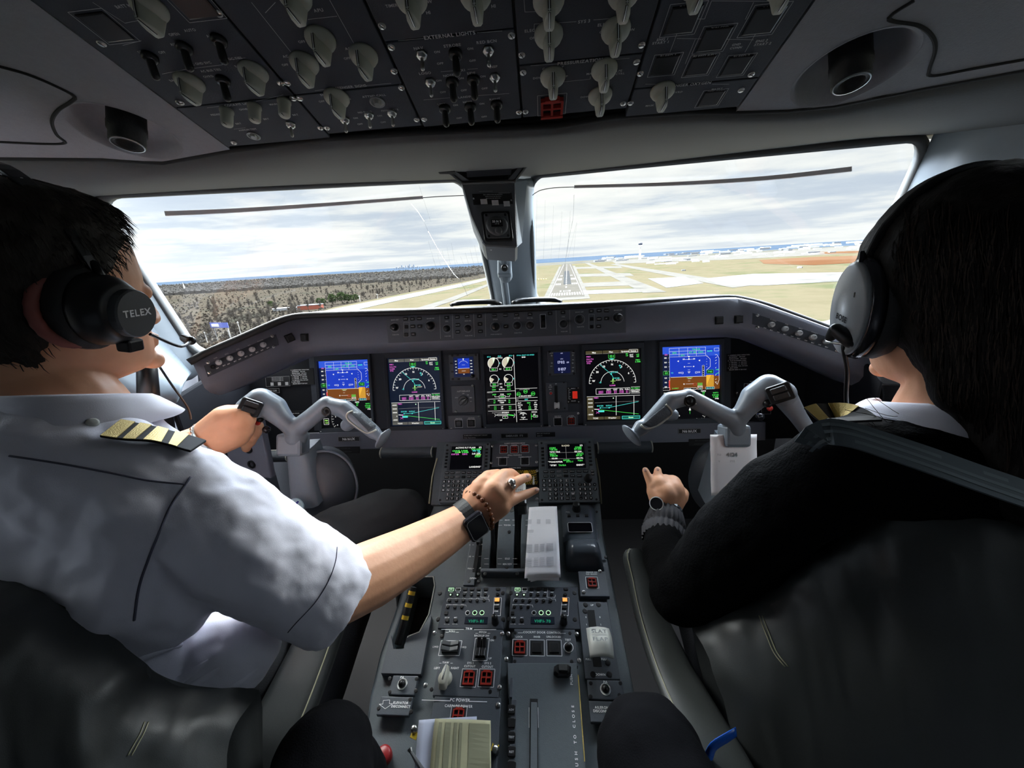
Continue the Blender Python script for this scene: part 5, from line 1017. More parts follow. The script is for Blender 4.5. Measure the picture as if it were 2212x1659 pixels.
legend(mb, FP, 1022, 1249, 'OPEN', .0036, 'ink', .0066); mb.build('lettering', t); scr(FP, t, ((1034, 1240), (1013, 1256), (1034, 1256)), .0034, .006, 'darkscrew')
# ---- slat flap area, camera-like housing
t = thing('printer_housing', FP.pp(1260, 1160), 'smooth grey humped housing with sunken black screen right of the paper strip', 'housing')
mb = MB(); prof = [(FP.at(1250, 1092)[1], .004), (FP.at(1250, 1125)[1], .010), (FP.at(1250, 1152)[1], .012), (FP.at(1250, 1172)[1], .016), (FP.at(1250, 1184)[1], .028), (FP.at(1250, 1198)[1], .036), (FP.at(1250, 1214)[1], .033), (FP.at(1250, 1226)[1], .014), (FP.at(1250, 1232)[1], -.006)]
al, ar = FP.at(1216, 1150)[0], FP.at(1292, 1150)[0]; rows = []
for b, h in prof:
    r_ = []
    for i in range(13):
        u = -1+2*i/12; r_.append(FP.pt((al+ar)/2+(ar-al)/2*u, b, -.006+(h+.006)*(1-abs(u)**7*1.0)))
    rows.append(r_)
cols = [spline([r[i] for r in rows], 28) for i in range(13)]; mb.grid([[c_[j] for c_ in cols] for j in range(28)], 'hump'); mb.mats = ['hump']; mb.build('shell', t, smooth=True)
mb = MB(); Fh = Fr(FP.pt(0, 0, .0), FP.u, (FP.v*1.0-FP.n*.33)); p = Fh.at(1226, 1150, .018); q = Fh.at(1280, 1129, .018)
cA = FP.pp(1253, 1140, .0135); Fh = Fr(cA, FP.u, FP.v-FP.n*.10); mb.prism(Fh, rrect(0, 0, .027, .014, .004), -.006, .0015, 'glassscreen'); mb.build('screen', t)
mb = MB(); mb.pline(Fh, rrect(0, 0, .028, .015, .004), .0012, 'inkdim', .0018, True); mb.build('screen_rim', t)
put('rotary', 'knob', t, FP.M(*FP.at(1245, 1099, .01), .008, 0, 1.25))
mb = MB(); legend(mb, FP, 1227, 1106, 'PULL', .003, 'inkdim', .012)
mb.build('lettering', t)
for x in (1229, 1248, 1267): a, b = FP.at(x, 1113, .012); put('button', 'push_button', t, FP.M(a, b, .010) @ Mx.Diagonal((.004, .0035, .004, 1)))
scr(FP, t, ((1222, 1096), (1289, 1105), (1308, 1203)), .003, 0, 'darkscrew')
annun(FP, 'emergency_brake_panel', ((1254, 1288), (1308, 1234)), .010, 'small raised panel with one red guarded switch at the right edge of the pedestal', [(1279, 1257, .0115, 'g')], [(1296, 1234), (1261, 1279)], [(1278, 1238, 'SHAKER ICE', .003), (1278, 1242, 'CLR GUARD', .003)])
# ---- slat flap lever
t, a0, b0, a1, b1 = module('flap_lever_panel', FP, ((1264, 1466), (1312, 1300)), .008, 'slat and flap lever panel with big white curved handle at the right of the pedestal', 'panel', 'panel2')
mb = MB(); p = FP.at(1281, 1360, .008); q = FP.at(1279, 1318, .008); mb.fbox(FP, p[0]-.007, FP.at(1287, 1440, .008)[1], p[0]+.007, q[1], .008, .0085, 'matblack'); mb.build('slot', t)
mb = MB(); rows = []; bt = FP.at(1297, 1352, .04); bb = FP.at(1297, 1422, .04); al, ar = FP.at(1270, 1390, .045)[0], FP.at(1324, 1390, .045)[0]
for i in range(13):
    k = i/12; b = bt[1]+(bb[1]-bt[1])*k; h = .030+.022*math.sin(math.pi*(.12+.62*k)); wd = 1-.10*abs(k-.4)
    rows.append([FP.pt((al+ar)/2+(ar-al)/2*wd*u, b, h-.006*u*u) for u in (-1, -.6, 0, .6, 1)])
mb.grid(rows, 'offwhite'); mb.build('handle', t, smooth=True, solid=-.008, bevel=.002)
mb = MB(); r = rows[5]; Fq = Fr(rows[4][2]+FP.n*.0008, FP.u, rows[3][2]-rows[6][2]); mb.text(Fq, 0, .002, 'SLAT', .0075, 'greyknob', .0022); mb.text(Fq, 0, -.0135, 'FLAP', .0075, 'greyknob', .0012); mb.line(Fq, -.013, -.006, .013, -.006, .0006, 'greyknob', .0018); mb.build('lettering', t)
mb = MB(); p = FP.at(1290, 1395, .0); mb.box(FP.pt((al+ar)/2-.004, p[1], .02), (FP.u, FP.v, FP.n), (.014, .012, .045), 'black'); mb.build('lever_arm', t)
mb = MB(); legend(mb, FP, 1279, 1307, 'UP', .0034, 'ink', .0086); legend(mb, FP, 1297, 1457, 'DOWN', .0034, 'ink', .0086)
for y, q_ in ((1333, '0'), (1349, '1'), (1424, 'FULL')): legend(mb, FP, 1266+(y-1333)*.06, y, q_, .003, 'ink', .0086); legend(mb, FP, 1296+(y-1333)*.1, y, q_, .003, 'ink', .0086)
mb.build('lettering', t); scr(FP, t, ((1265, 1306), (1293, 1306), (1264, 1320), (1313, 1432), (1281, 1457), (1316, 1457)), .0048, .008, 'darkscrew')
def pa(x0, y0, x1, y1, jx, jy, lb):
    t, *_ = module('microphone_switch_panel', FP, ((x0, y1), (x1, y0)), .008, lb, 'panel', 'panel2'); mb = MB(); mb.lathe(FP, *FP.at(jx, jy, .008), [(.0085, .008), (.0085, .0088), (.0078, .0088), (.0078, .0084)], 'ink', 24); mb.lathe(FP, *FP.at(jx, jy, .008), [(.006, .0082), (.006, .010), (.0045, .015), (.0, .016)], 'black', 18); mb.build('push_button', t, smooth=True)
    mb = MB(); legend(mb, FP, jx, y0+3, 'PA', .0036, 'ink', .0086); mb.build('lettering', t); scr(FP, t, ((x0+4, y0+6), (x1-4, y0+6), (x0+4, y1-5), (x1-6, y1-8)), .003, .008, 'darkscrew')
pa(838, 1460, 904, 1500, 869, 1478, 'small PA switch panel at the left edge of the pedestal')
pa(1272, 1470, 1344, 1510, 1308, 1489, 'small PA switch panel at the right edge of the pedestal below the flap handle')
t, *_ = module('disconnect_panel', FP, ((812, 1544), (892, 1506)), .008, 'raised plate reading ELEVATOR DISCONNECT with outlined arrow', 'panel', 'panel2'); mb = MB(); legend(mb, FP, 866, 1518, 'ELEVATOR', .0034, 'ink', .0086); legend(mb, FP, 866, 1526, 'DISCONNECT', .0034, 'ink', .0086)
pl(mb, FP, [(828, 1513), (842, 1512), (841, 1520), (848, 1520), (832, 1531), (819, 1521), (827, 1521)], .0006, 'ink', .0086, True); mb.build('lettering', t); scr(FP, t, ((886, 1511), (888, 1537), (818, 1530)), .003, .008, 'darkscrew')
t, *_ = module('disconnect_panel', FP, ((1276, 1560), (1360, 1516)), .008, 'half hidden plate reading AILERON DISCONNECT beside the right knee', 'panel', 'panel2'); mb = MB(); legend(mb, FP, 1300, 1528, 'AILERON', .0034, 'ink', .0086); legend(mb, FP, 1304, 1536, 'DISCONNECT', .0034, 'ink', .0086); mb.build('lettering', t)
# left side plate with striped parking brake handle
t = thing('parking_brake', FP.pp(880, 1400), 'black and amber striped parking brake handle in its slot at the left of the pedestal', 'handle')
mb = MB(); mb.prism(FP, fa(FP, [(846, 1372), (872, 1372), (874, 1398), (868, 1404), (905, 1362), (926, 1362), (908, 1456), (823, 1454)], .006)[:0] or fa(FP, [(844, 1370), (850, 1402), (872, 1402), (878, 1378), (906, 1366), (928, 1330), (932, 1330), (909, 1456), (823, 1454)], .006), -.006, .006, 'panel2'); mb.build('slot_plate', t)
mb = MB(); a = FP.pp(860, 1392, .0); b = FP.pp(893, 1268, .055); n = 9
for i in range(n):
    p, q = a.lerp(b, .35+i*.65/n), a.lerp(b, .35+(i+1)*.65/n); mb.tube([p, q], .0068, 'yellow' if i % 3 == 1 else 'softblack', 12)
mb.tube([a, a.lerp(b, .35)], .0068, 'black', 12); mb.build('grip', t)
mat('yellow2', (.85, .45, .02), .4)
# ---- audio panels
def audio(x0, x1, dx, lb):
    t, a0, b0, a1, b1 = module('audio_control_panel', FP, ((x0, 1357), (x1, 1268)), .006, lb, 'panel', 'panel')
    c = .0066; mb = MB()
    def key(x, y, kind='round_key', s=.0034, sy=None, nm='push_key'): a, b = FP.at(x, y, .006); put(kind, nm, t, FP.M(a, b, .006) @ Mx.Diagonal((s, sy or s, .0038, 1)))
    X = lambda i, y: 974+dx+i*15+(1262-y)*.03
    for i in range(6):
        key(X(i, 1273)+1, 1273, 'key', .0046, .0026); key(X(i, 1285), 1285); legend(mb, FP, X(i, 1279)+1, 1279.5, ('VHF1', 'VHF2', 'VHF3', 'HF1', 'HF2', 'SAT')[i], .0022, 'ink', c)
        key(X(i, 1298)-2, 1298); legend(mb, FP, X(i, 1292)-1, 1292.5, ('NAV1', 'NAV2', 'ADF1', 'DME1', 'MKR', 'ID')[i], .0020, 'inkdim', c)
        if i < 3: key(X(i, 1311)-5, 1312); legend(mb, FP, X(i, 1306)-4, 1306, ('SELCAL', 'INTPH', 'SPKR')[i], .0020, 'inkdim', c)
    for i in range(2):
        a, b = FP.at(X(i, 1273)+1, 1273, c+.002); mb.rect(FP, a-.0052, b-.0032, a+.0052, b+.0032, .0007, 'egreen2' if i == 0 else 'ink', c+.0018); mb.disc(FP, *FP.at(X(i, 1285), 1285, .009), .0016, 'egreen2', .0095)
        if i == 0: mb.line(FP, a-.003, b, a+.003, b, .0012, 'egreen2', c+.0026)
    for i, m_ in enumerate(('ink', 'egreen2', 'egreen2')): x = 1010+dx+i*15.5; a, b = FP.at(x, 1323.5, c); mb.arc(FP, a, b, .0042, 0, 360, .0009, m_, c, 16); mb.disc(FP, a, b, .0012, m_ if i else 'redbutton', c); key(x, 1323.5, s=.0026)
    pl(mb, FP, [(X(0, 1292)-8, 1299), (X(0, 1292)-6, 1293), (X(5, 1292)+8, 1294), (X(5, 1292)+9, 1299)], .0005, 'ink', c); pl(mb, FP, [(X(0, 1305)-10, 1313), (X(0, 1305)-8, 1306), (X(2, 1305)+4, 1307), (X(2, 1305)+5, 1312)], .0005, 'ink', c)
    pl(mb, FP, [(X(5, 1270)-9, 1272), (X(5, 1290)-10, 1290), (X(5, 1290)+7, 1290.5), (X(5, 1290)+8, 1285)], .0005, 'ink', c)
    xx = 1074+dx*1.02; a, b = FP.at(xx, 1297, c); pl(mb, FP, [(xx-6, 1291), (xx+9, 1291), (xx+7, 1330), (xx-9, 1330)], .0007, 'ink', c, True)
    put('key', 'amber_key', t, FP.M(a, b, .006) @ Mx.Diagonal((.0056, .0046, .006, 1))); mb.fbox(FP, a-.0045, b-.0036, a+.0045, b+.0036, .006, .0094, 'orange')
    key(xx-1, 1312, 'key', .0052, .0034); legend(mb, FP, xx-1, 1306, 'RAMP', .0026, 'ink', c); legend(mb, FP, xx-2, 1320, 'CAB', .0026, 'ink', c); key(xx+2, 1273, 'key', .0046, .0026); key(xx+1, 1285)
    for x in (965+dx, 983+dx): key(x+1, 1341, s=.0042); legend(mb, FP, x+1, 1334, 'BKUP' if x < 970+dx else 'MIC', .0024, 'ink', c); legend(mb, FP, x, 1348, 'INPH SEL', .0018, 'inkdim', c)
    key(964+dx, 1325, 'key', .0036, .0036)
    legend(mb, FP, 1098+dx*.98-5, 1352, 'VOL', .0024, 'inkdim', c) if 0 else None
    mb.build('lettering', t)
    a0_, b0_ = FP.at(1003+dx*1.0, 1347, .0066); a1_, b1_ = FP.at(1054+dx, 1333, .0066); s = SC(FP, a0_, b0_, a1_, b1_, .0068, t, 'readout'); s.R(0, 0, 1, 1, 'eclk2'); s.T(.5, .62, 'VHF1- 81' if dx == 0 else 'VHF1- 70', 'egreenlo', .0052); s.end()
    put('rotary', 'knob', t, FP.M(*FP.at(1070+dx*1.03, 1345, .006), .006, 0, .95) @ Mx.Diagonal((.85, .85, 1.5, 1)))
    scr(FP, t, ((x0+5, 1281), (x1-7, 1281), (x0+1, 1337), (x1-6, 1338)), .0042, .006, 'darkscrew')
audio(945, 1093, 0, 'left audio control panel with small round keys and amber key')
audio(1099, 1248, 143.5, 'right audio control panel with small round keys and amber key')
# ---- trim panel
t = annun(FP, 'trim_panel', ((934, 1503), (1087, 1360)), .010, 'square TRIM panel with pale yaw knob and two red guarded switches', [(1013, 1463, .0125, 'g'), (1051, 1463, .0125, 'g')], [(939, 1367), (1085, 1369), (919, 1480), (1079, 1485)],
  [(1013, 1360, 'TRIM', .0042), (977, 1365.5, 'ROLL', .0036), (1043, 1367.5, 'PITCH', .0036), (1041, 1375, 'BACKUP SW', .0036), (941, 1399, 'LWD', .0034), (1001, 1400, 'RWD', .0034), (1063, 1385, 'ON', .0034), (1059, 1424, 'UP', .0034), (963, 1433, 'YAW', .0036), (944, 1445, 'LEFT', .0036), (983, 1445, 'RIGHT', .0036), (1016, 1434, 'SYS 1', .0036), (1015, 1441, 'CUTOUT', .0036), (1054, 1434.5, 'SYS 2', .0036), (1053, 1442, 'CUTOUT', .0036)], mt='panel2')
mb = MB(); c = .0106
for x0, x1, y in ((953, 1002, 1359.5), (1024, 1072, 1360), (963, 969, 1366), (985, 991, 1366), (1027, 1033, 1368), (1053, 1059, 1368), (949, 954, 1432.5), (973, 978, 1432.5)): pl(mb, FP, [(x0, y), (x1, y)], .0009 if x1-x0 > 20 else .0007, 'ink', c)
pl(mb, FP, [(953, 1384), (998, 1384), (992, 1416), (947, 1416)], .001, 'ink', c, True); pl(mb, FP, [(1027, 1379), (1057, 1379), (1052, 1427), (1021, 1427)], .001, 'ink', c, True); mb.build('frame_lines', t)
for (p_, q_, sp) in (((954, 1411), (993, 1388), 'h'), ((1026, 1422), (1053, 1383), 'v')):
    a0, b0 = FP.at(*p_, .01); a1, b1 = FP.at(*q_, .01); mb = MB(); mb.fbox(FP, a0, b0, a1, b1, .01, .012, 'matblack'); mb.build('rocker_well', t)
    if sp == 'h':
        for i in range(2): h = (b1-b0)/2; mb = MB(); o = [[FP.pt(a0+(a1-a0)*j/8, b0+h*i+.001, .012), FP.pt(a0+(a1-a0)*j/8, b0+h*i+.001, .016+.005*abs(j-4)/4), FP.pt(a0+(a1-a0)*j/8, b0+h*(i+1)-.001, .016+.005*abs(j-4)/4), FP.pt(a0+(a1-a0)*j/8, b0+h*(i+1)-.001, .012)] for j in range(9)]; mb.grid(o, 'greyknob'); mb.build('rocker', t, bevel=.001)
    else:
        for i in range(2): w_ = (a1-a0)/2; mb = MB(); o = [[FP.pt(a0+w_*i+.001, b0+(b1-b0)*j/8, .012), FP.pt(a0+w_*i+.001, b0+(b1-b0)*j/8, .015+.005*abs(j-4)/4), FP.pt(a0+w_*(i+1)-.001, b0+(b1-b0)*j/8, .015+.005*abs(j-4)/4), FP.pt(a0+w_*(i+1)-.001, b0+(b1-b0)*j/8, .012)] for j in range(9)]; mb.grid(o, 'black'); mb.build('rocker', t, bevel=.001)
mb = MB(); mb.lathe(O_, 0, 0, [(.0145, 0), (.0145, .003), (.012, .007), (.006, .008)], 'knobpale', 24); knobgrip(mb, .040, .016, .020, 'knobpale'); mb.mats = [m for m in mb.mats]; lib('yaw_knob', mb, True)
put('yaw_knob', 'yaw_knob', t, FP.M(*FP.at(960, 1460, .02), .010, -.08, .84))
scr(FP, t, ((954, 1374), (1069, 1377), (932, 1489), (1059, 1494)), .003, .0102, 'darkscrew')
# ---- door panel
t = annun(FP, 'door_control_panel', ((1107, 1436), (1242, 1360)), .010, 'COCKPIT DOOR CONTROL panel with one red and two grey square buttons', [(1123, 1397, .0125, 'g'), (1160, 1398, .0125, 'b'), (1197, 1398, .0125, 'b')], [(1098, 1369), (1094, 1424), (1246, 1370), (1251, 1427)],
  [(1171, 1368, 'COCKPIT DOOR CONTROL', .0040), (1122, 1377.5, 'LOCK', .0036), (1160, 1377.5, 'INHIB', .0036), (1196, 1377.5, 'UNLOCKED', .0036), (1227, 1384, 'TEST', .0036)], mt='panel2')
mb = MB(); pl(mb, FP, [(1119, 1367), (1130, 1367)], .0007, 'ink', .0106); pl(mb, FP, [(1212, 1368), (1222, 1368)], .0007, 'ink', .0106); mb.arc(FP, *FP.at(1228, 1398, .0106), .0082, 0, 360, .0010, 'ink', .0106); mb.build('frame_lines', t)
mb = MB(); mb.lathe(FP, *FP.at(1228, 1398, .01), [(.0065, .010), (.0065, .012), (.005, .017), (.002, .019), (0, .019)], 'black', 20); mb.build('test_button', t, smooth=True)
scr(FP, t, ((1113, 1367), (1231, 1368), (1112, 1429), (1235, 1429)), .003, .0102, 'darkscrew')
# ---- power panel
t = annun(FP, 'power_switch_panel', ((905, 1680), (1083, 1508)), .010, 'PC POWER panel with one red switch, mostly hidden under folded paper', [(990, 1545, .0120, 'g')], [(1076, 1523)], [(994, 1514, 'PC POWER', .0048), (991, 1527, 'CABIN PC POWER', .0040)], mt='panel2')
mb = MB(); pl(mb, FP, [(911, 1512), (972, 1514)], .0010, 'ink', .0106); pl(mb, FP, [(1014, 1515), (1052, 1516)], .0010, 'ink', .0106); mb.build('frame_lines', t)
# ---- printer door
t = thing('printer', FP.pp(1180, 1550), 'flat grey printer door with lever slot, PUSH TO CLOSE lettering and black latch', 'printer')
mb = MB(); mb.prism(FP, fa(FP, [(1096, 1432), (1246, 1432), (1268, 1690), (1100, 1690), (1100, 1508), (1098, 1508)], .012), -.004, .012, 'pedplate', inset=.001); mb.build('door', t)
mb = MB(); pcs = fa(FP, [(1197, 1436), (1203, 1431), (1228, 1431), (1234, 1437), (1233, 1452), (1226, 1457), (1204, 1457), (1196, 1450)], .024); mb.prism(FP, pcs, .012, .022, 'black', inset=.003); p = FP.at(1207, 1447, .03); q = FP.at(1226, 1433, .03); mb.fbox(FP, p[0], p[1], q[0], q[1], .02, .028, 'softblack'); mb.build('latch', t, bevel=.001)
mb = MB(); p = FP.at(1143, 1690, .012); q = FP.at(1163, 1510, .012); mb.fbox(FP, p[0], p[1], q[0]-.001, q[1], .012, .0126, 'matblack'); mb.build('slot', t)
mb = MB(); p = FP.at(1147, 1690, .014); q = FP.at(1161, 1519, .014); mb.fbox(FP, p[0]-.001, p[1], p[0]+.009, q[1], .0126, .018, 'pedplate'); mb.build('slot_bar', t, bevel=.001)
mb = MB(); p, q = FP.at(1143, 1572, .0135), FP.at(1143, 1528, .0135); mb.line(FP, p[0], p[1], q[0], q[1], .0008, 'ink', .0135); p, q = FP.at(1163, 1572, .0135), FP.at(1162, 1528, .0135); mb.line(FP, p[0], p[1], q[0], q[1], .0008, 'ink', .0135)
legend(mb, FP, 1234, 1468, 'PUSH', .0042, 'ink', .0126, math.pi/2*-1+math.pi); legend(mb, FP, 1230, 1468, 'OPEN', .0042, 'ink', .0126, math.pi/2) if 0 else None
for i, ch in enumerate('PUSH TO CLOSE'): a, b = FP.at(1243.5+i*.0, 1640, .0126); mb.text(FP, a+.001, b+i*.0062-.012, ch, .004, 'ink', .0126, math.pi/2)
mb.build('lettering', t)
mb = MB(); mb.tube([FP.pp(1249, 1458, .014), FP.pp(1263, 1645, .014)], .0009, 'gold', 6); mb.build('brass_strip', t)
t, a0, b0, a1, b1 = module('key_strip', FP, ((1096, 1690), (1116, 1510)), .016, 'vertical strip of small black keys along the left edge of the printer door', 'panel', 'panel2')
for y, q_ in ((1533, 'ADV'), (1562, ''), (1592, 'TEST'), (1624, 'RST'), (1656, 'PWR')): a, b = FP.at(1105, y, .016); put('key', 'push_key', t, FP.M(a, b, .016) @ Mx.Diagonal((.006, .0062, .004, 1)))
mb = MB()
for y, q_ in ((1533, 'ADV'), (1592, 'TEST'), (1624, 'RST')): a, b = FP.at(1105, y, .0185); mb.text(FP, a, b, q_, .0026, 'inkdim', .0186)
mb.build('lettering', t)
mb = MB(); mb.fbox(FP, *FP.at(1101, 1508, .014), *FP.at(1108, 1467, .014), .012, .018, 'panel2'); mb.build('hinge_block', t)
# red handle at the bottom left, guarded screws
t = thing('red_release_handle', FP.pp(833, 1610, -.02), 'red release handle lying in the dark well at the bottom left of the pedestal', 'handle')
mb = MB(); mb.box(FP.pp(834, 1610, -.02), (FP.u, FP.v, FP.n), (.016, .07, .02), 'redhandle'); mb.mats = ['redhandle']; mb.build('bar', t, bevel=.003)
mb = MB(); mb.lathe(FP, *FP.at(829, 1632, 0), [(.012, -.012), (.012, .004), (.009, .007), (0, .007)], 'redhandle', 20); mb.build('knob', t, smooth=True)
for i, (x, y) in enumerate(((896, 1578), (1071, 1622))):
    F = FP; t = thing('key_switch', F.pp(x, y, .012), f'small steel fastener with yellow tab on the {"left" if i == 0 else "right"} of the folded yellow paper', 'fastener'); mb = MB(); mb.lathe(F, *F.at(x, y, .012), [(.005, .01), (.005, .02), (.003, .022), (0, .022)], 'steel', 14); mb.build('post', t, smooth=True)
    mb = MB(); a, b = F.at(x-2, y+8 if i == 0 else y-8, .016); mb.prism(F, [(a-.006, b-.003), (a+.004, b-.006), (a+.006, b+.004), (a, b+.001), (a-.004, b+.006)], .012, .014, 'yellow'); mb.build('tab', t)
# ---------------------------------------------------------------- papers
def sheet(mb, F, q, c0, c1, m, curl=0, n=10, k=14):
    p = [F.pp(x, y, c) for x, y, c in q]; rows = []
    for i in range(k+1):
        v = i/k; rows.append([bil(p, u/n, v)+F.n*(curl*math.sin(math.pi*v)+.0012*math.sin(7*v+3*u/n)) for u in range(n+1)])
    return mb.grid(rows, m)
t = thing('paper_strip', FP.pp(1170, 1180, .05), 'stack of narrow white printed paper slips draped over the right side of the throttle quadrant', 'paper')
for i, (q, c) in enumerate((([(1143, 1096, .052), (1203, 1094, .052), (1211, 1247, .020), (1133, 1250, .020)], 0), ([(1146, 1099, .050), (1203, 1096, .050), (1208, 1254, .017), (1140, 1255, .017)], 0), ([(1142, 1100, .048), (1201, 1098, .048), (1209, 1244, .015), (1146, 1258, .015)], 0))):
    mb = MB(); sheet(mb, FP, q, 0, 0, 'paper', .006); mb.build('slip', t, smooth=True, solid=.0004)
q = [(1143, 1096, .053), (1203, 1094, .053), (1211, 1247, .021), (1133, 1250, .021)]; p4 = [FP.pp(x, y, c) for x, y, c in q]
mb = MB()
def onsh(u, v): return bil(p4, u, v)+FP.n*(.0006+.006*math.sin(math.pi*v)+.0012*math.sin(7*v+3*u))
def printrow(u0, v0, cols, rows, dv):
    for r in range(rows):
        for u, w_ in cols:
            v = v0+r*dv; mb.add([onsh(u, v), onsh(u+w_, v), onsh(u+w_, v+dv*.55), onsh(u, v+dv*.55)], [(0, 1, 2, 3)], 'paperprint')
printrow(.2, .22, ((.0, .12), (.30, .12), (.60, .16)), 6, .012); printrow(.25, .38, ((.0, .2),), 2, .02); printrow(.16, .58, ((0, .18), (.25, .12), (.42, .14), (.62, .2)), 9, .012); printrow(.16, .76, ((0, .18), (.25, .12), (.42, .14), (.62, .2)), 9, .012)
mb.build('printing', t)
t = thing('folded_paper', FP.pp(985, 1610, .03), 'crumpled yellowed folded sheet with darker bands on the lower pedestal', 'paper')
mb = MB(); sheet(mb, FP, [(940, 1553, .030), (1060, 1557, .030), (1062, 1700, .030), (925, 1700, .030)], 0, 0, 'paperold', .003); mb.build('sheet', t, smooth=True, solid=.0008)
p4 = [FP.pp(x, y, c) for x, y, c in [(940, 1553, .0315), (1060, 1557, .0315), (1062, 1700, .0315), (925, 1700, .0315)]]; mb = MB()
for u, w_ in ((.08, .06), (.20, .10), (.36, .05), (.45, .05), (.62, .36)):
    for i in range(12): v0_, v1_ = .06+.94*i/12, .06+.94*(i+1)/12; f_ = lambda u, v: bil(p4, u, v)+FP.n*(.0004+.003*math.sin(math.pi*v)+.0012*math.sin(7*v+3*u)); mb.add([f_(u, v0_), f_(u+w_, v0_), f_(u+w_, v1_), f_(u, v1_)], [(0, 1, 2, 3)], 'paperdark')
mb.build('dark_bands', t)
mb = MB(); sheet(mb, FP, [(905, 1556, .026), (1030, 1548, .026), (1030, 1700, .024), (893, 1700, .026)], 0, 0, 'paperblue', .002); mb.mats = ['paperblue']; tag(mb.build('loose_paper', smooth=True, solid=.0006), 'pale bluish sheet peeking out under the yellowed paper', 'paper')
t = thing('ballpoint_pen', FP.pp(900, 1640, .03), 'dark pen leaning at the lower left of the papers', 'pen'); mb = MB(); mb.tube([FP.pp(888, 1625, .036), FP.pp(915, 1668, .04)], [.002, .0035], 'greyknob', 10); mb.build('barrel', t); mb = MB(); mb.tube([FP.pp(885, 1618, .036), FP.pp(888, 1625, .036)], [.0035, .002], 'steel', 10); mb.build('clip', t)
# note on the right yoke
# ---------------------------------------------------------------- overhead panel modules
LN = 'inkdim'
def omod(nm, x, y0, y1, label, c=.004):   # columns a from x[0] to x[1], rows by photo y at that column
    a0, a1 = x; b0, b1 = y0, y1
    t = thing(nm, FO.pt((a0+a1)/2, b0), label, 'panel'); mb = MB(); mb.fbox(FO, a0+.0015, b0+.001, a1-.0015, b1-.001, -.014, c, 'panel'); mb.build('face_plate', t, bevel=.001); return t
CX = [-.376, -.206, -.0605, .0865, .2355, .396]
def bb(x, y): return FO.at(x, y)[1]
def ofill(t, sel=(), dim=(), tog=(), blk=(), sq=(), scrw=(), txt=(), lines=(), extra=None):
    for x, y, r in sel: a, b = FO.at(x, y, .017); put('selector', 'selector_knob', t, FO.M(a, b, .004, r, 1.0))
    for x, y in dim: put('dimmer', 'dimmer_knob', t, FO.M(*FO.at(x, y, .014), .004, 0, 1.0))
    for x, y in tog: put('toggle', 'toggle_switch', t, FO.M(*FO.at(x, y, .010), .004, 0, .9))
    for x, y in blk: put('black_toggle', 'toggle_switch', t, FO.M(*FO.at(x, y, .010), .004, 0, .95))
    mb = MB()
    for x, y, w, k in sq:
        a, b = FO.at(x, y, .004); mb.rect(FO, a-w*1.15, b-w*1.15, a+w*1.15, b+w*1.15, .0006, LN, .0046); put('guarded_switch' if k == 'g' else 'button', 'guarded_switch' if k == 'g' else 'push_button', t, FO.M(a, b, .004) @ Mx.Diagonal((w*.95, w*.95, w*(.5 if k == 'g' else .25), 1)))
    for x, y, s, h in txt: legend(mb, FO, x, y, s, h, LN, .0046)
    for p in lines: pl(mb, FO, list(p), .0005, LN, .0046)
    mb.build('lettering', t); scr(FO, t, scrw, .0042, .003)
t = omod('electrical_panel', (CX[0], CX[1]), bb(600, 205)-.0, .60, 'overhead panel at the far left with black toggles and ivory knobs')
ofill(t, sel=((322, 40, .1), (410, 198, .1), (548, 176, .15), (165, -60, 0)), blk=((324, 132), (398, 112), (473, 96), (482, 182)), sq=((228, 58, .016, 'b'), (410, 0, .018, 'b')), scrw=((219, 92), (471, 27), (390, 220)),
 txt=((275, 12, 'BATT MODE', .003), (196, 33, 'IDG 1', .003), (305, 112, 'GPU', .003), (380, 95, 'AVAIL', .003), (458, 77, 'AUTO', .003), (350, 113, 'OFF', .003), (376, 74, 'OPEN', .003), (378, 173, 'BATT 1', .003), (450, 165, 'OVRD', .003), (455, 152, 'AC BUS TIES', .003), (520, 142, 'BATT 2', .003), (432, 137, 'AC GND SVC', .003), (508, 126, 'DC TIES', .003), (410, 65, 'AUTO', .003)),
 lines=(((265, 98), (305, 88)), ((350, 160), (400, 150), (480, 140), (482, 130), (530, 125)), ((200, 5), (270, 50), (320, 40))))
t = omod('cockpit_lights_panel', (CX[0], CX[1]), bb(600, 303)-.0, bb(600, 205), 'COCKPIT LIGHTS panel with three ivory dimmers at the left front corner of the overhead')
ofill(t, dim=((490, 254), (550, 245), (614, 234)), tog=((628, 276),), scrw=((387, 220), (505, 307), (606, 178), (620, 178), (633, 211), (647, 211), (692, 275), (706, 275)), txt=((518, 225, 'COCKPIT LIGHTS', .0036), (471, 247, 'PEDESTAL', .003), (538, 235, 'OVHD PANEL', .003), (602, 224, 'MAIN PANEL', .003), (515, 267, 'BRT', .003), (575, 257, 'BRT', .003), (638, 248, 'BRT', .003), (535, 280, 'ANNUN TEST', .003)), lines=(((447, 233), (480, 229)), ((553, 219), (612, 205)), ((505, 279), (530, 276))))
mb = MB(); mb.lathe(FO, *FO.at(548, 292, .004), [(.009, .004), (.009, .006), (.0075, .006), (.0075, .0045), (.005, .0045), (.004, .008), (0, .008)], 'steel', 20); mb.build('push_button', t)
t = omod('hydraulic_control_panel', (CX[1], CX[2]), bb(800, 183), .60, 'HYDRAULIC panel, second from left on the overhead, with four ivory knobs and schematic lines')
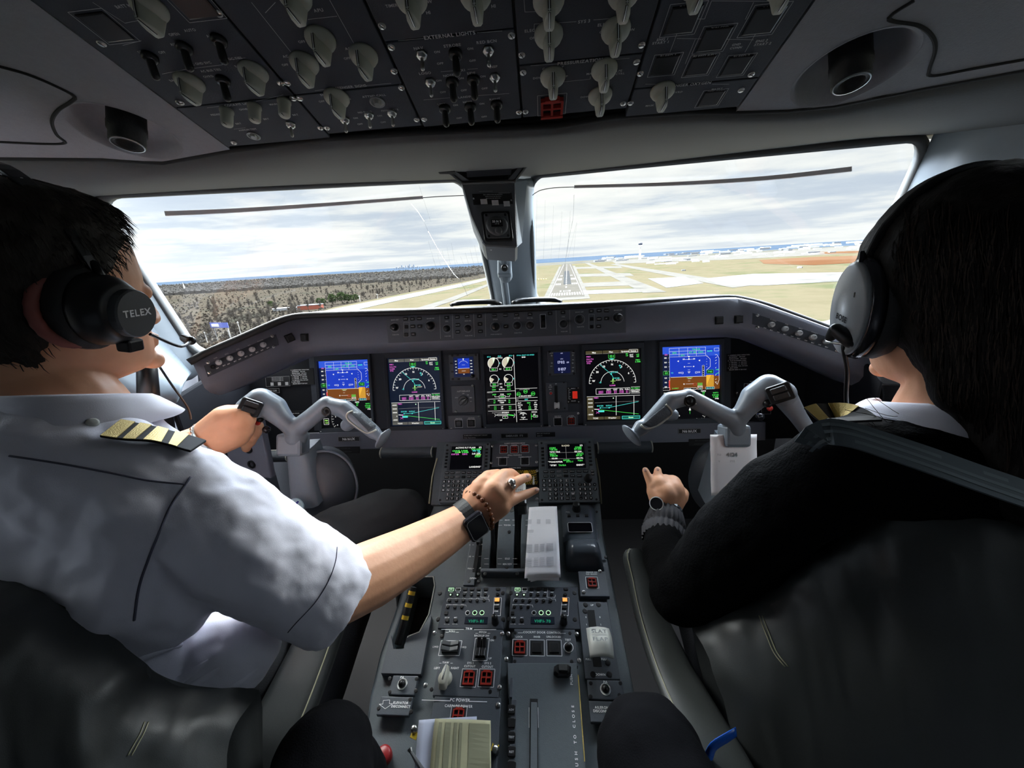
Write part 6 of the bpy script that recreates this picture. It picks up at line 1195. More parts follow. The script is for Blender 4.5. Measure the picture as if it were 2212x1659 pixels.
ofill(t, sel=((636, 15, .1), (693, 108, .1), (658, 158, .12), (786, 142, .12)), txt=((688, 22, 'APU', .0034), (675, 62, 'PUMP', .0032), (632, 120, 'AC PUMP 1', .0032), (768, 103, 'AC PUMP 2', .0032), (678, 79, 'AUTO', .003), (652, 90, 'OFF', .003), (710, 84, 'ON', .003), (616, 140, 'OFF', .003), (640, 130, 'AUTO', .003), (750, 126, 'OFF', .003), (775, 116, 'AUTO', .003), (803, 119, 'ON', .003)), lines=(((543, 5), (628, 112)), ((712, 0), (765, 95)), ((665, 42), (728, 35)), ((573, 28), (595, 5))), scrw=())
t = omod('passenger_signs_panel', (CX[1], CX[2]), bb(800, 276), bb(800, 183), 'PASSENGER SIGNS panel with one ivory knob and three toggles at the overhead front edge')
ofill(t, sel=((728, 230, .12),), tog=((745, 266), (797, 256), (847, 252)), scrw=((851, 152), (867, 188), (900, 257), (916, 256)), txt=((752, 188, 'PASSENGER SIGNS', .0038), (714, 203, 'EMERGENCY', .0032), (718, 209, 'ARMED', .003), (695, 219, 'OFF', .003), (752, 214, 'ON', .003), (808, 207, 'ATTND CALL', .0034), (788, 242, 'NO SMKG', .003), (842, 238, 'FSTN BELTS', .003), (768, 255, 'ON', .003), (778, 268, 'OFF', .003), (820, 250, 'ON', .003), (828, 264, 'OFF', .003)), lines=(((680, 196), (705, 193)), ((790, 185), (845, 180))))
mb = MB(); mb.lathe(FO, *FO.at(815, 219, .004), [(.010, .004), (.010, .006), (.008, .006), (.008, .0045), (.0055, .0045), (.004, .009), (0, .009)], 'steel', 20); mb.build('push_button', t)
t = omod('fuel_panel', (CX[2], CX[3]), bb(1000, 66), .60, 'windshield wiper panel at the top middle of the overhead with two ivory knobs')
ofill(t, sel=((889, 22, .05), (1028, 14, 0), (760, -70, 0)), scrw=(), txt=((846, 12, 'TIMER', .003), (921, 4, 'LOW', .0034), (925, 27, 'HI', .0034), (1066, 13, 'HI', .0034)), lines=())
for x, y in ((825, 54), (845, 100), (1105, 75), (1127, 117), (1130, 155), (1121, 241), (1135, 240)): put('screw', 'screw', t, FO.M(*FO.at(x, y, .003), .003, .5, .0042))
t = omod('external_lights_panel', (CX[2], CX[3]), bb(1000, 262), bb(1000, 66), 'EXTERNAL LIGHTS panel with rows of toggles in the middle of the overhead')
ofill(t, tog=((911, 127), (1055, 118), (930, 186), (1069, 175)), blk=((984, 125), (977, 185), (1023, 180), (961, 242), (1016, 238), (1073, 233)), txt=((971, 76, 'EXTERNAL LIGHTS', .0044), (904, 104, 'NAV', .0036), (977, 98, 'STROBE', .0036), (1051, 90, 'RED BCN', .0036), (944, 112, 'ON', .003), (951, 137, 'OFF', .003), (1016, 105, 'ON', .003), (1021, 131, 'OFF', .003), (918, 158, 'LOGO', .0036), (969, 163, 'NOSE', .0036), (1018, 158, 'SIDE', .0036), (994, 152, 'TAXI', .0034), (1066, 144, 'INSP', .0034), (948, 174, 'ON', .003), (957, 199, 'OFF', .003), (996, 169, 'ON', .003), (1002, 195, 'OFF', .003), (1043, 165, 'ON', .003), (1047, 191, 'OFF', .003), (1008, 209, 'LANDING', .0034), (954, 225, 'LEFT', .0034), (1010, 220, 'NOSE', .0034), (1069, 214, 'RIGHT', .0034), (984, 227, 'ON', .003), (1041, 224, 'ON', .003), (992, 255, 'OFF', .003), (1046, 252, 'OFF', .003)), lines=(((860, 88), (915, 83)), ((1030, 71), (1085, 67)), ((952, 155), (980, 153)), ((1010, 150), (1032, 148)), ((915, 216), (985, 210)), ((1025, 207), (1100, 202))), scrw=())
t = omod('hydraulic_pump_panel', (CX[3], CX[4]), bb(1250, 122), .60, 'SYS 3 hydraulic pump panel right of the middle overhead with four ivory knobs')
ofill(t, sel=((1186, 26, 0), (1349, 10, 0), (1186, 98, 0), (1331, 88, 0)), txt=((1262, 46, 'SYS 3', .0036), (1164, 64, 'ELEC PUMP A', .0034), (1322, 51, 'ELEC PUMP B', .0034), (1152, 82, 'OFF', .003), (1303, 69, 'OFF', .003), (1364, 64, 'ON', .003), (1332, 59, 'AUTO', .003)), lines=(((1132, 0), (1134, 26), (1158, 25)), ((1154, 68), (1154, 52), (1245, 47)), ((1282, 43), (1335, 39))), scrw=((1386, 95), (1375, 132), (1383, 157)))
t = omod('pressurization_panel', (CX[3], CX[4]), bb(1250, 238), bb(1250, 122), 'PRESSURIZATION panel with a dark red guarded switch and ivory knobs')
ofill(t, sel=((1195, 186, 0), (1306, 170, 0), (1297, 225, 0)), sq=((1192, 226, .017, 'g'),), txt=((1253, 133, 'PRESSURIZATION', .0044), (1195, 147, 'CABIN ALT', .0034), (1195, 157, 'STOP', .0032), (1165, 168, 'DOWN', .0032), (1222, 165, 'UP', .003), (1311, 138, 'MODE', .0034), (1309, 149, 'AUTO', .0032), (1276, 159, 'MAN', .0032), (1338, 153, 'LFE', .0032), (1340, 159, 'CTRL', .003), (1266, 209, 'DOWN', .003)), lines=(((1146, 142), (1206, 138)), ((1300, 130), (1360, 126)), ((1215, 177), (1275, 171), (1275, 165))), scrw=((1346, 222), (1362, 221)))
t = omod('bleed_air_panel', (CX[4], CX[5]), bb(1500, 174), .60, 'bleed air panel at the overhead right with six dark square buttons linked by lines')
ofill(t, sel=((1505, -12, 0), (1690, -12, 0)), sq=((1475, 42, .0165, 'b'), (1650, 43, .0165, 'b'), (1542, 84, .0155, 'b'), (1436, 140, .0145, 'b'), (1512, 141, .0145, 'b'), (1590, 141, .0145, 'b')), txt=((1486, 14, 'PACK 1', .0034), (1666, 16, 'PACK 2', .0034), (1555, 60, 'XBLEED', .0034), (1443, 120, 'BLEED 1', .0034), (1522, 120, 'BLEED APU', .0034), (1602, 121, 'BLEED 2', .0034), (1431, 85, 'ENG 1', .0032), (1427, 92, 'START 1', .0032), (1646, 88, 'ENG 2', .0032), (1648, 95, 'START 2', .0032), (1591, 96, 'GND', .003), (1590, 103, 'CONN', .003)), lines=(((1505, 41), (1522, 41), (1537, 2), (1690, 3)), ((1610, 42), (1628, 5)), ((1466, 63), (1447, 113)), ((1638, 63), (1609, 113)), ((1462, 83), (1520, 84)), ((1570, 85), (1628, 86)), ((1502, 85), (1480, 138))), scrw=((1623, 159), (1601, 193)))
t = omod('passenger_oxygen_panel', (CX[4], CX[5]), bb(1500, 234), bb(1500, 174), 'PASSENGER OXYGEN panel with one ivory knob at the right front corner of the overhead')
ofill(t, sel=((1432, 215, -.05),), sq=((1536, 212, .014, 'b'),), txt=((1483, 183, 'PASSENGER OXYGEN', .0042), (1439, 194, 'AUTO', .003), (1411, 199, 'OFF', .003), (1464, 199, 'OVRD', .003), (1549, 192, 'MASKS', .003), (1547, 197, 'DEPLOYED', .003), (1404, 228, 'MASK', .003)), lines=(((1394, 182), (1428, 182)), ((1538, 182), (1575, 182))), scrw=())
# black seams between the modules
mb = MB()
for a in CX[1:5]: mb.fbox(FO, a-.0016, bb(1000, 262), a+.0016, .6, -.004, .0005, 'matblack')
mb.fbox(FO, CX[0]-.006, bb(1000, 262)-.004, CX[5]+.006, bb(1000, 262)+.0, -.016, -.002, 'matblack'); structure(mb.build('trim_12'))
# ---------------------------------------------------------------- the world outside, 42 m below the wheels
GZ = 1.25-42.0; GS = .098
def G(x, y, h=0): d = P(x, y, 1)-CAM; return CAM+d*((GZ+h-CAM.z)/d.z)
def hor(x): return 612-(x-310)*.06134
def gmat(name, c1, c2, sc, c3=None):
    m = bpy.data.materials.new(name); m.use_nodes = True; t = m.node_tree; b = t.nodes['Principled BSDF']; b.inputs['Roughness'].default_value = 1; b.inputs['Specular IOR Level'].default_value = 0
    g = t.nodes.new('ShaderNodeNewGeometry'); n1_ = t.nodes.new('ShaderNodeTexNoise'); n1_.inputs['Scale'].default_value = sc; n1_.inputs['Detail'].default_value = 8; n1_.inputs['Roughness'].default_value = .65
    t.links.new(g.outputs['Position'], n1_.inputs['Vector']); gs_ = lambda c: tuple(x*GS for x in c); r = ramp(t, [(.36, gs_(c1)), (.5, gs_(c2))]+([(.64, gs_(c3))] if c3 else [])); t.links.new(n1_.outputs['Fac'], r.inputs[0]); t.links.new(r.outputs[0], b.inputs['Base Color']); MATS[name] = m
gmat('grassland', (.42, .37, .23), (.50, .43, .28), .011, (.33, .35, .19))
gmat('woodfloor', (.17, .145, .12), (.26, .22, .17), .02, (.14, .14, .11))
gmat('farlandhaze', (.15, .23, .36), (.22, .31, .45), .0011, (.28, .37, .48))  # blue distance haze put into the far ground's base colour
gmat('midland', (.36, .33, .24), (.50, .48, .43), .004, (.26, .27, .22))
gmat('concrete', (.52, .49, .44), (.60, .57, .52), .02, (.45, .43, .39))
gmat('apron', (.68, .70, .73), (.82, .85, .90), .010, (.50, .48, .44))
gmat('runwaytar', (.33, .31, .27), (.40, .37, .32), .05)
gmat('rubber_marks', (.16, .17, .18), (.24, .25, .26), .08)
gmat('redsoil', (.42, .20, .10), (.52, .30, .18), .004)
for n_, c_ in dict(paint=(.16, .16, .16), bark=(.026, .023, .020), twig=(.050, .044, .038), leafgreen=(.022, .034, .012), farcrown=(.034, .032, .030), bldwhite=(.42, .42, .42), bldgrey=(.16, .17, .19), bldblue=(.05, .06, .09), brick=(.16, .05, .035), billblue=(.08, .10, .30), towerhaze=(.14, .17, .22)).items(): mat(n_, c_, 1, spec=0, var=.12, bscale=.8)  # towerhaze: distance haze mixed into the city towers' colour
mat('orangelamp', (.9, .3, .1), .4, emit=(1, .35, .1), es=1.5)
mat('bldwhite', (0.164, 0.164, 0.164), .7); mat('bldgrey', (0.086, 0.090, 0.096), .7); mat('bldblue', (0.033, 0.043, 0.061), .7); mat('brick', (0.086, 0.025, 0.016), .8); mat('orangelamp', (.9, .3, .1), .4, emit=(1, .35, .1), es=1.5); mat('billblue', (0.025, 0.033, 0.092), .5)
AX = (V((1, 0, 0)), V((0, 1, 0)), V((0, 0, 1)))
def disc_ring(r0, r1, z, m, name):
    mb = MB(); n = 96; a = [V((math.cos(2*math.pi*i/n)*r0, math.sin(2*math.pi*i/n)*r0, z)) for i in range(n)]; b = [V((math.cos(2*math.pi*i/n)*r1, math.sin(2*math.pi*i/n)*r1, z)) for i in range(n)]
    mb.grid([a, b], m, closed=True); return mb.build(name, loc=V((0, 0, GZ)))
mb = MB(); n = 96; mb.poly([V((math.cos(2*math.pi*i/n)*3300, math.sin(2*math.pi*i/n)*3300, GZ)) for i in range(n)], 'grassland'); structure(mb.build('ground', loc=V((0, 0, GZ))))
structure(disc_ring(2600, 4300, GZ+.05, 'midland', 'ground')); structure(disc_ring(4300, 55000, GZ+.1, 'farlandhaze', 'ground'))
def patchg(name, pts, m, z, px=True, kind='structure'):
    mb = MB(); q = [(lambda g: V((g.x, g.y, GZ+z)))(G(x, y)) for x, y in pts]; mb.poly(q, m); o = mb.build(name, loc=V((0, 0, GZ))); o['kind'] = kind; return o
patchg('woodland_floor', [(200, 860), (440, 860), (560, 760), (640, 690), (720, 664), (880, 632), (1060, 597), (1070, 575), (700, 593), (310, 619), (150, 640)], 'woodfloor', .15)
patchg('road', [(700, 672), (860, 640), (1000, 612), (1060, 598), (1060, 603), (1000, 619), (880, 645), (760, 672)], 'apron', .3)
patchg('road', [(880, 672), (960, 648), (1060, 611), (1064, 614), (980, 650), (915, 672)], 'concrete', .3)
# runway and taxiways
patchg('runway_shoulder', [(1170, 652), (1275, 645), (1242, 574), (1208, 576)], 'concrete', .2)
patchg('runway', [(1183, 645), (1263, 640), (1235, 570), (1214, 571)], 'runwaytar', .35)
patchg('taxiway', [(1263, 568), (1272, 568), (1440, 631), (1389, 633)], 'concrete', .25)
patchg('taxiway', [(1318, 571), (1334, 570), (1629, 616), (1583, 622)], 'concrete', .25)
patchg('taxiway', [(1235, 577), (1340, 575), (1345, 579), (1238, 581)], 'concrete', .22); patchg('taxiway', [(1244, 592), (1360, 590), (1370, 596), (1246, 598)], 'concrete', .22); patchg('taxiway', [(1252, 612), (1370, 607), (1400, 616), (1256, 620)], 'concrete', .22); patchg('taxiway', [(1256, 628), (1400, 622), (1420, 630), (1260, 636)], 'apron', .21)
patchg('apron', [(1520, 602), (1625, 592), (1850, 588), (1860, 606), (1646, 617), (1560, 617)], 'apron', .3)
patchg('apron', [(1400, 602), (1480, 598), (1520, 612), (1440, 622)], 'apron', .28)
patchg('apron', [(1320, 563), (1600, 548), (1880, 530), (1880, 545), (1600, 560), (1330, 570)], 'concrete', .3)
patchg('bare_soil', [(1640, 562), (1760, 555), (1880, 552), (1880, 566), (1760, 573), (1650, 570)], 'redsoil', .35)
patchg('bare_soil', [(1760, 545), (1880, 541), (1880, 546), (1770, 549)], 'redsoil', .36)
patchg('rubber_marks', [(1217, 615), (1234, 614), (1229, 585), (1219, 586)], 'rubber_marks', .45)
mb = MB()
rwA, rwB = G(1184, 641.5), G(1261, 637.5); rwd = ((G(1214.6, 572)+G(1234.5, 571))/2-(rwA+rwB)/2); rwl = rwd.length; rwd.normalize(); rws = (rwB-rwA); rwW = rws.length; rws.normalize(); rwo = (rwA+rwB)/2
def RW(u, v): p = rwo+rws*u+rwd*v; return V((p.x, p.y, GZ+.5))
def bar(u0, u1, v0, v1): mb.poly([RW(u0, v0), RW(u1, v0), RW(u1, v1), RW(u0, v1)], 'paint')
for i in range(12): w_ = rwW*.9/12; u = -rwW*.45+i*w_+(w_*.2); bar(u, u+w_*.55, 6, 40)
bar(-rwW*.49, -rwW*.465, 0, rwl); bar(rwW*.465, rwW*.49, 0, rwl)
for v in range(120, int(rwl), 60): bar(-.8, .8, v, v+34)
for s in (-1, 1):
    for k in range(3): bar(s*(9+k*3.2), s*(11+k*3.2), 190, 225); 
    bar(s*9, s*18, 330, 385)
    for k in range(2): bar(s*(9+k*3.2), s*(11+k*3.2), 500, 535)
bar(-8, -6, 55, 75); bar(-4, 4, 55, 58); bar(-4, 4, 70, 73); bar(4, 6, 55, 75)
tag(mb.build('runway_markings', loc=V((0, 0, GZ))), kind='structure')
# bare trees
def bare(seed, H=15):
    rg = random.Random(seed); mb = MB(); mb.tube([(0, 0, 0), (0, 0, H*.35), (rg.uniform(-.4, .4), rg.uniform(-.4, .4), H*.8)], [.30, .22, .06], 'bark', 5)
    for i in range(85):
        z = H*rg.uniform(.28, .75); a = rg.uniform(0, 6.28); L = H*rg.uniform(.18, .38)*(1.2-z/H); el = rg.uniform(.5, 1.1)
        p0 = V((0, 0, z)); p1 = p0+V((math.cos(a)*L*math.cos(el), math.sin(a)*L*math.cos(el), L*math.sin(el))); mb.tube([p0, p1], [.10, .05], 'twig', 3, caps=False)
        for j in range(3): q = p0.lerp(p1, rg.uniform(.4, 1)); b = rg.uniform(0, 6.28); l2 = L*.5; mb.tube([q, q+V((math.cos(b)*l2*.8, math.sin(b)*l2*.8, l2*.7))], [.055, .03], 'twig', 3, caps=False)
    return lib('bare_tree_%d' % seed, mb)
for s in range(4): bare(s)
def leafy(seed):
    rg = random.Random(seed); mb = MB(); mb.tube([(0, 0, 0), (0, 0, 6)], [.4, .3], 'bark', 6)
    for i in range(340):
        a = rg.uniform(0, 6.28); e = rg.uniform(-.9, 1.4); r = 5.0*rg.uniform(.75, 1.05); c = V((math.cos(a)*math.cos(e)*r, math.sin(a)*math.cos(e)*r, 8+math.sin(e)*r*.95))
        q = [c+V((rg.gauss(0, .6), rg.gauss(0, .6), rg.gauss(0, .6))) for _ in range(4)]; mb.add(q, [(0, 1, 2), (0, 2, 3), (0, 3, 1)], 'leafgreen')
    return lib('leafy_tree_%d' % seed, mb)
leafy(1); leafy(2)
rg = random.Random(3); cnt = 0
def edge(x): return 664-(x-720)*.197 if x > 720 else (664+(720-x)*.42)
spots = []
while len(spots) < 285:
    x = rg.uniform(330, 1050); y = rg.uniform(hor(x)+26, min(edge(x)-3, 760))
    if y < hor(x)+26 or y > edge(x)-2: continue
    spots.append((x, y))
for x, y in spots:
    g = G(x, y); o = bpy.data.objects.new('bare_tree', LIB['bare_tree_%d' % rg.randrange(4)]); COL.objects.link(o); s = rg.uniform(.65, 1.1); o.matrix_local = Mx.Translation(g) @ Mx.Rotation(rg.uniform(0, 6.28), 4, 'Z') @ Mx.Scale(s, 4)
    tag(o, 'leafless brown tree in the winter woodland left of the runway', 'tree', 'bare trees in the woodland')
for i, (x, y, s) in enumerate(((720, 655, 1.05), (740, 653, 1.15), (752, 652, .9), (760, 651, .8), (770, 649, .8), (700, 657, .7), (588, 664, .75), (690, 656, .7))):
    o = bpy.data.objects.new('green_tree', LIB['leafy_tree_%d' % (1+i % 2)]); COL.objects.link(o); o.matrix_local = Mx.Translation(G(x, y+3)) @ Mx.Rotation(i*1.3, 4, 'Z') @ Mx.Scale(s, 4)
    tag(o, 'leafy green tree at the bare woodland edge beside the road', 'tree', 'green trees by the road') if i != 6 else tag(o, 'lone small green tree left of the red brick building', 'tree')
mb = MB()
for i in range(5200):
    x = rg.uniform(250, 1070); y = hor(x)+rg.uniform(7, 30)
    if y > edge(x)-8: continue
    g = G(x, y); r = rg.uniform(5, 9); h = rg.uniform(9, 15)
    mb.add([g+V((-r, 0, 0)), g+V((0, -r, 0)), g+V((r, 0, 0)), g+V((0, r, 0)), g+V((-r*.7, 0, h*.7)), g+V((0, -r*.7, h*.75)), g+V((r*.7, 0, h*.7)), g+V((0, r*.7, h*.8)), g+V((rg.uniform(-2, 2), 0, h))], [(0, 1, 5, 4), (1, 2, 6, 5), (2, 3, 7, 6), (3, 0, 4, 7), (4, 5, 8), (5, 6, 8), (6, 7, 8), (7, 4, 8)], 'farcrown')
tag(mb.build('far_woodland', loc=V((0, 0, GZ))), 'distant brown winter woodland stretching to the left horizon', 'woodland', kind='stuff')
# undergrowth between the nearer trees
mb = MB()
for i in range(4200):
    x = rg.uniform(330, 1040); y = rg.uniform(hor(x)+22, 760)
    if y > edge(x)-1: continue
    g = G(x, y); r = rg.uniform(.9, 2.0)
    for k in range(5): a = rg.uniform(0, 6.28); mb.add([g+V((math.cos(a)*r, math.sin(a)*r, 0)), g+V((-math.cos(a)*r, -math.sin(a)*r, 0)), g+V((rg.uniform(-1, 1), rg.uniform(-1, 1), r*1.2))], [(0, 1, 2)], 'twig')
tag(mb.build('undergrowth', loc=V((0, 0, GZ))), 'tangled brown undergrowth between the bare trees', 'undergrowth', kind='stuff')
# things in the landscape
def gbox(name, x, y, w, d, h, m, label, cat, grp=None, roof=None, rz=0):
    g = G(x, y); t = thing(name, g, label, cat, grp); c, s = math.cos(rz), math.sin(rz); ax = (V((c, s, 0)), V((-s, c, 0)), V((0, 0, 1)))
    mb = MB(); mb.box(g+V((0, 0, h/2)), ax, (w, d, h), m); mb.build('walls', t)
    mb = MB(); mb.box(g+V((0, 0, h+h*.06)), ax, (w*1.03, d*1.05, h*.12), roof or 'bldwhite'); mb.build('roof', t); return t
gbox('brick_building', 672, 668, 26, 12, 5, 'brick', 'low red brick building with pale roof at the near woodland edge', 'building', None, 'bldgrey', .2); gbox('shed', 625, 670, 34, 9, 3, 'bldgrey', 'long low grey shed left of the red brick building', 'building', None, 'bldwhite', .2)
t = thing('control_tower', G(1382, 561), 'tall white airport control tower on the horizon right of the runway', 'tower'); g = G(1382, 561); dd = (g-CAM).length; k = dd/FPX
mb = MB(); F = Fr(g, (1, 0, 0), (0, 1, 0)); mb.lathe(F, 0, 0, [(2.6*k, 0), (1.7*k, 14*k), (1.9*k, 19*k)], 'bldwhite', 12); mb.build('shaft', t)
mb = MB(); mb.lathe(F, 0, 0, [(1.9*k, 19*k), (3.6*k, 25*k), (3.6*k, 27*k)], 'bldwhite', 12); mb.build('cab', t)
mb = MB(); mb.lathe(F, 0, 0, [(3.5*k, 27*k), (3.9*k, 30*k)], 'bldblue', 12); mb.build('cab_glass', t); mb = MB(); mb.lathe(F, 0, 0, [(4.0*k, 30*k), (3.6*k, 31.5*k), (.4*k, 32*k)], 'bldgrey', 12); mb.build('roof', t)
rb_ = random.Random(9); bused = []
lib_b = []
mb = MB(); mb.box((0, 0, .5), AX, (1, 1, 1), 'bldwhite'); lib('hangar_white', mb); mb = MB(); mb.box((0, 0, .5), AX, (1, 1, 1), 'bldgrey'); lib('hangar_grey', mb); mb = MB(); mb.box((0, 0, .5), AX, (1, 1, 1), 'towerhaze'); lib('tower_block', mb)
for i in range(170):
    x = rb_.uniform(1290, 1885); u = rb_.random(); y = hor(x)+(7+u*u*22 if x > 1400 else 7+u*8)
    if x > 1560 and y > hor(x)+26: continue
    g = G(x, y); k = (g-CAM).length/FPX
    if any((g-h_).length < 26*max(k, k2) for h_, k2 in bused): continue
    bused.append((g, k))
    o = bpy.data.objects.new('airport_building', LIB[rb_.choice(('hangar_white', 'hangar_white', 'hangar_grey'))]); COL.objects.link(o)
    o.matrix_local = Mx.Translation(g) @ Mx.Rotation(rb_.uniform(-.3, .3), 4, 'Z') @ Mx.Diagonal((k*rb_.uniform(6, 22), k*rb_.uniform(4, 12), k*rb_.uniform(1.2, 3.2), 1))
    tag(o, 'small pale flat-roofed building on the far side of the airfield', 'building', 'distant airport buildings')
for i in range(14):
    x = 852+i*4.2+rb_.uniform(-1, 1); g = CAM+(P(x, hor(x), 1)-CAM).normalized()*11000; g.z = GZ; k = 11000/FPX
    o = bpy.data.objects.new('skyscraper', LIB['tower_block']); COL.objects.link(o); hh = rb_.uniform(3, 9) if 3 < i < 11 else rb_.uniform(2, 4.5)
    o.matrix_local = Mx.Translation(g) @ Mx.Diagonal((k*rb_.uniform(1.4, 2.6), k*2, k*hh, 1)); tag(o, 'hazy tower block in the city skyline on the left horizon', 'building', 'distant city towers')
g = G(400, 628); k = (g-CAM).length/FPX; t = thing('church', g, 'tiny white church with pointed steeple far off at the left', 'church'); F = Fr(g, (1, 0, 0), (0, 1, 0))
mb = MB(); mb.box(g+V((6*k, 0, 1.5*k)), AX, (12*k, 4*k, 3*k), 'bldwhite'); mb.build('nave', t); mb = MB(); mb.lathe(F, 0, 0, [(1*k, 0), (1*k, 6*k), (.1*k, 13*k)], 'bldwhite', 6); mb.build('steeple', t)
g = G(483, 735); k = (g-CAM).length/FPX; t = thing('billboard', g, 'blue and white roadside billboard on posts at the lower left', 'billboard')
mb = MB(); mb.box(g+V((0, 0, 26*k)), (RT, LOOK, V((0, 0, 1))), (30*k, .5, 9*k), 'billblue'); mb.box(g+V((0, -.5, 26*k))-RT*6*k, (RT, LOOK, V((0, 0, 1))), (12*k, .4, 5*k), 'bldwhite'); mb.build('board', t)
for s in (-10, 12): mb = MB(); mb.tube([g+RT*s*k, g+RT*s*k+V((0, 0, 24*k))], .3*k, 'bldgrey', 5); mb.build('post', t)
for i, (x, y, h) in enumerate(((500, 734, 30), (521, 724, 24), (497, 731, 14), (449, 742, 20), (412, 748, 26), (420, 756, 24), (778, 652, 12), (816, 646, 10))):
    g = G(x, y); k = (g-CAM).length/FPX; t = thing('utility_pole', g, 'thin pale utility pole standing in the woodland at the left', 'pole', 'utility poles'); mb = MB(); mb.tube([g, g+V((0, 0, h*k))], .45*k, 'bldwhite', 5); mb.build('post', t); mb = MB(); mb.tube([g+V((-2*k, 0, h*k*.93)), g+V((2*k, 0, h*k*.93))], .25*k, 'bldwhite', 4); mb.build('crossarm', t)
for i in range(5):
    g = G(1158+i*5.5, 605-i*.3); k = (g-CAM).length/FPX; mb = MB(); mb.ell(g+V((0, 0, 1.2*k)), (1.1*k,)*3, 'orangelamp', seg=8, rg=6); tag(mb.build('approach_lamp'), 'small orange light in the grass left of the runway', 'light', 'orange runway side lights')
for i, (x, y) in enumerate(((1476, 585), (1727, 579), (1550, 553), (1700, 540))):
    g = G(x, y); k = (g-CAM).length/FPX; t = thing('parked_truck', g, ('dark vehicle parked on the grass in the middle of the airfield', 'white vehicle parked on the far apron edge', 'white parked trailer far across the airfield', 'white parked trailer beneath the far right horizon')[i], 'vehicle'); mb = MB(); mb.box(g+V((0, 0, 1.2*k)), AX, (6*k, 3*k, 2.2*k), 'bldgrey' if i == 0 else 'bldwhite'); mb.build('body', t)
    mb = MB(); mb.box(g+V((3.5*k, 0, .9*k)), AX, (1.4*k, 2.6*k, 1.5*k), 'bldblue'); mb.build('cab', t)
# ---------------------------------------------------------------- control yokes
def yoke(nm, d, hub, corner1, corner2, out1, grip, flare, trig, pod, colbot, lb):
    t = thing('control_yoke', P(hub[0], colbot, d+.03), lb, 'yoke')
    mb = MB(); m = 'yokegrey'
    hx, hy = hub; vx, vy = hub[0]+(6 if nm == 'L' else 0), hub[1]-28
    # grip-side horn
    mb.pchain([(vx, vy+16, d+.01, 24), (vx, vy, d, 20), ((vx+corner1[0])/2, (vy+corner1[1])/2, d-.01, 18.5), (*corner1, d-.01, 19)], m)
    mb.pchain([(*corner1, d-.01, 17), (*grip[0], d-.015, 20), (*grip[1], d-.02, 19), (*grip[2], d-.025, 15.5)], m)
    mb.pchain([(*grip[2], d-.025, 16), (*flare[0], d-.028, 15)], m); gd = (P(*flare[0], d-.028)-P(*grip[0], d-.015)).normalized(); ax_ = frame3(V((0, 0, 0)), gd); mb.cap(P(*flare[0], d-.028), .017, P(*flare[0], d-.028)+gd*.022, .010, m); mb.ell(P(*flare[0], d-.028)+gd*.026+LOOK*.006, (.026, .031, .0055), m, Mx((ax_.u, ax_.v, ax_.n)).transposed())
    mb.pchain([(*trig, d+.012, 14), (trig[0]*.35+grip[1][0]*.65, trig[1]*.35+grip[1][1]*.65, d, 15)], m)
    # pod-side horn
    mb.pchain([(vx, vy+16, d+.01, 24), (vx-(6 if nm == 'L' else -6), vy, d, 19), ((vx+corner2[0])/2, (vy+corner2[1])/2+(4), d-.01, 20), (*corner2, d-.015, 28)], m)
    mb.pchain([(*corner2, d-.015, 28), (*out1, d-.03, 28), (*pod, d-.045, 27)], m)
    k = -1 if nm == 'L' else 1
    gk = .045 if nm == 'L' else 0; mb.pchain([(*pod, d-.04, 25), (pod[0]+k*34, pod[1]+50, d-.03+gk*.6, 17), (pod[0]+k*(50 if nm == 'L' else 62), pod[1]+(70 if nm == 'L' else 90), d-.03+gk, 15)], m)
    mb.build('yoke_body', t, remesh=.0028, smooth_it=6)
    # column
    mb = MB(); F = frame3(P(hx, hy, d), CAM-P(hx, hy, d)); s = d/FPX
    mb.box(P(hx, hy+4, d+.015), (RT, UP, LOOK), (54*s, 48*s, 44*s), m); mb.build('hub', t, bevel=.007)
    mb = MB(); w0, w1 = 44*s, 62*s; A, B = P(hx+6, hy+22, d+.03), P(hx+24 if nm == 'L' else hx-16, colbot, d+.05)
    rows = []
    for i in range(9):
        p = A.lerp(B, i/8); w_ = w0+(w1-w0)*i/8; dp = .075+.03*i/8; rt = V((1, .12, 0)).normalized(); fw = V((0, 1, 0))
        rows.append([p-rt*w_/2, p-rt*w_*.36-fw*.008, p+rt*w_*.36-fw*.008, p+rt*w_/2, p+rt*w_*.5+fw*dp*.5, p+rt*w_*.42+fw*dp, p-rt*w_*.42+fw*dp, p-rt*w_*.5+fw*dp*.5])
    mb.grid(rows, m, closed=True); mb.add(rows[-1], [list(range(8))], m); mb.add(rows[0], [list(range(8))[::-1]], m); mb.build('column', t, smooth=True, bevel=.006)
    # grip pad and piping
    g = bvh([o for o in t.children if o.name.startswith('yoke_body')][0]); return t, g
def skin_patch(name, t, tree, px, m, lift=.0015, th=.0015, n=8):   # raised pad lying on the surface inside a photo quad
    rows = []
    for i in range(n+1):
        v = i/n; r = []
        for j in range(n+1):
            u = j/n; x = (px[0][0]*(1-u)+px[1][0]*u)*(1-v)+(px[3][0]*(1-u)+px[2][0]*u)*v; y = (px[0][1]*(1-u)+px[1][1]*u)*(1-v)+(px[3][1]*(1-u)+px[2][1]*u)*v
            r.append(on(tree, x, y, lift)[0])
        rows.append(r)
    mb = MB(); mb.grid(rows, m); return mb.build(name, t, smooth=True, solid=-th)
def skin_line(name, t, tree, pts, r, m, lift=.001, n=30, flat=None, dflt=.6):
    q = spline([V((x, y, 0)) for x, y in pts], n); mb = MB(); mb.tube([on(tree, p.x, p.y, lift, dflt)[0] for p in q], r, m, 6); return mb.build(name, t, smooth=True)
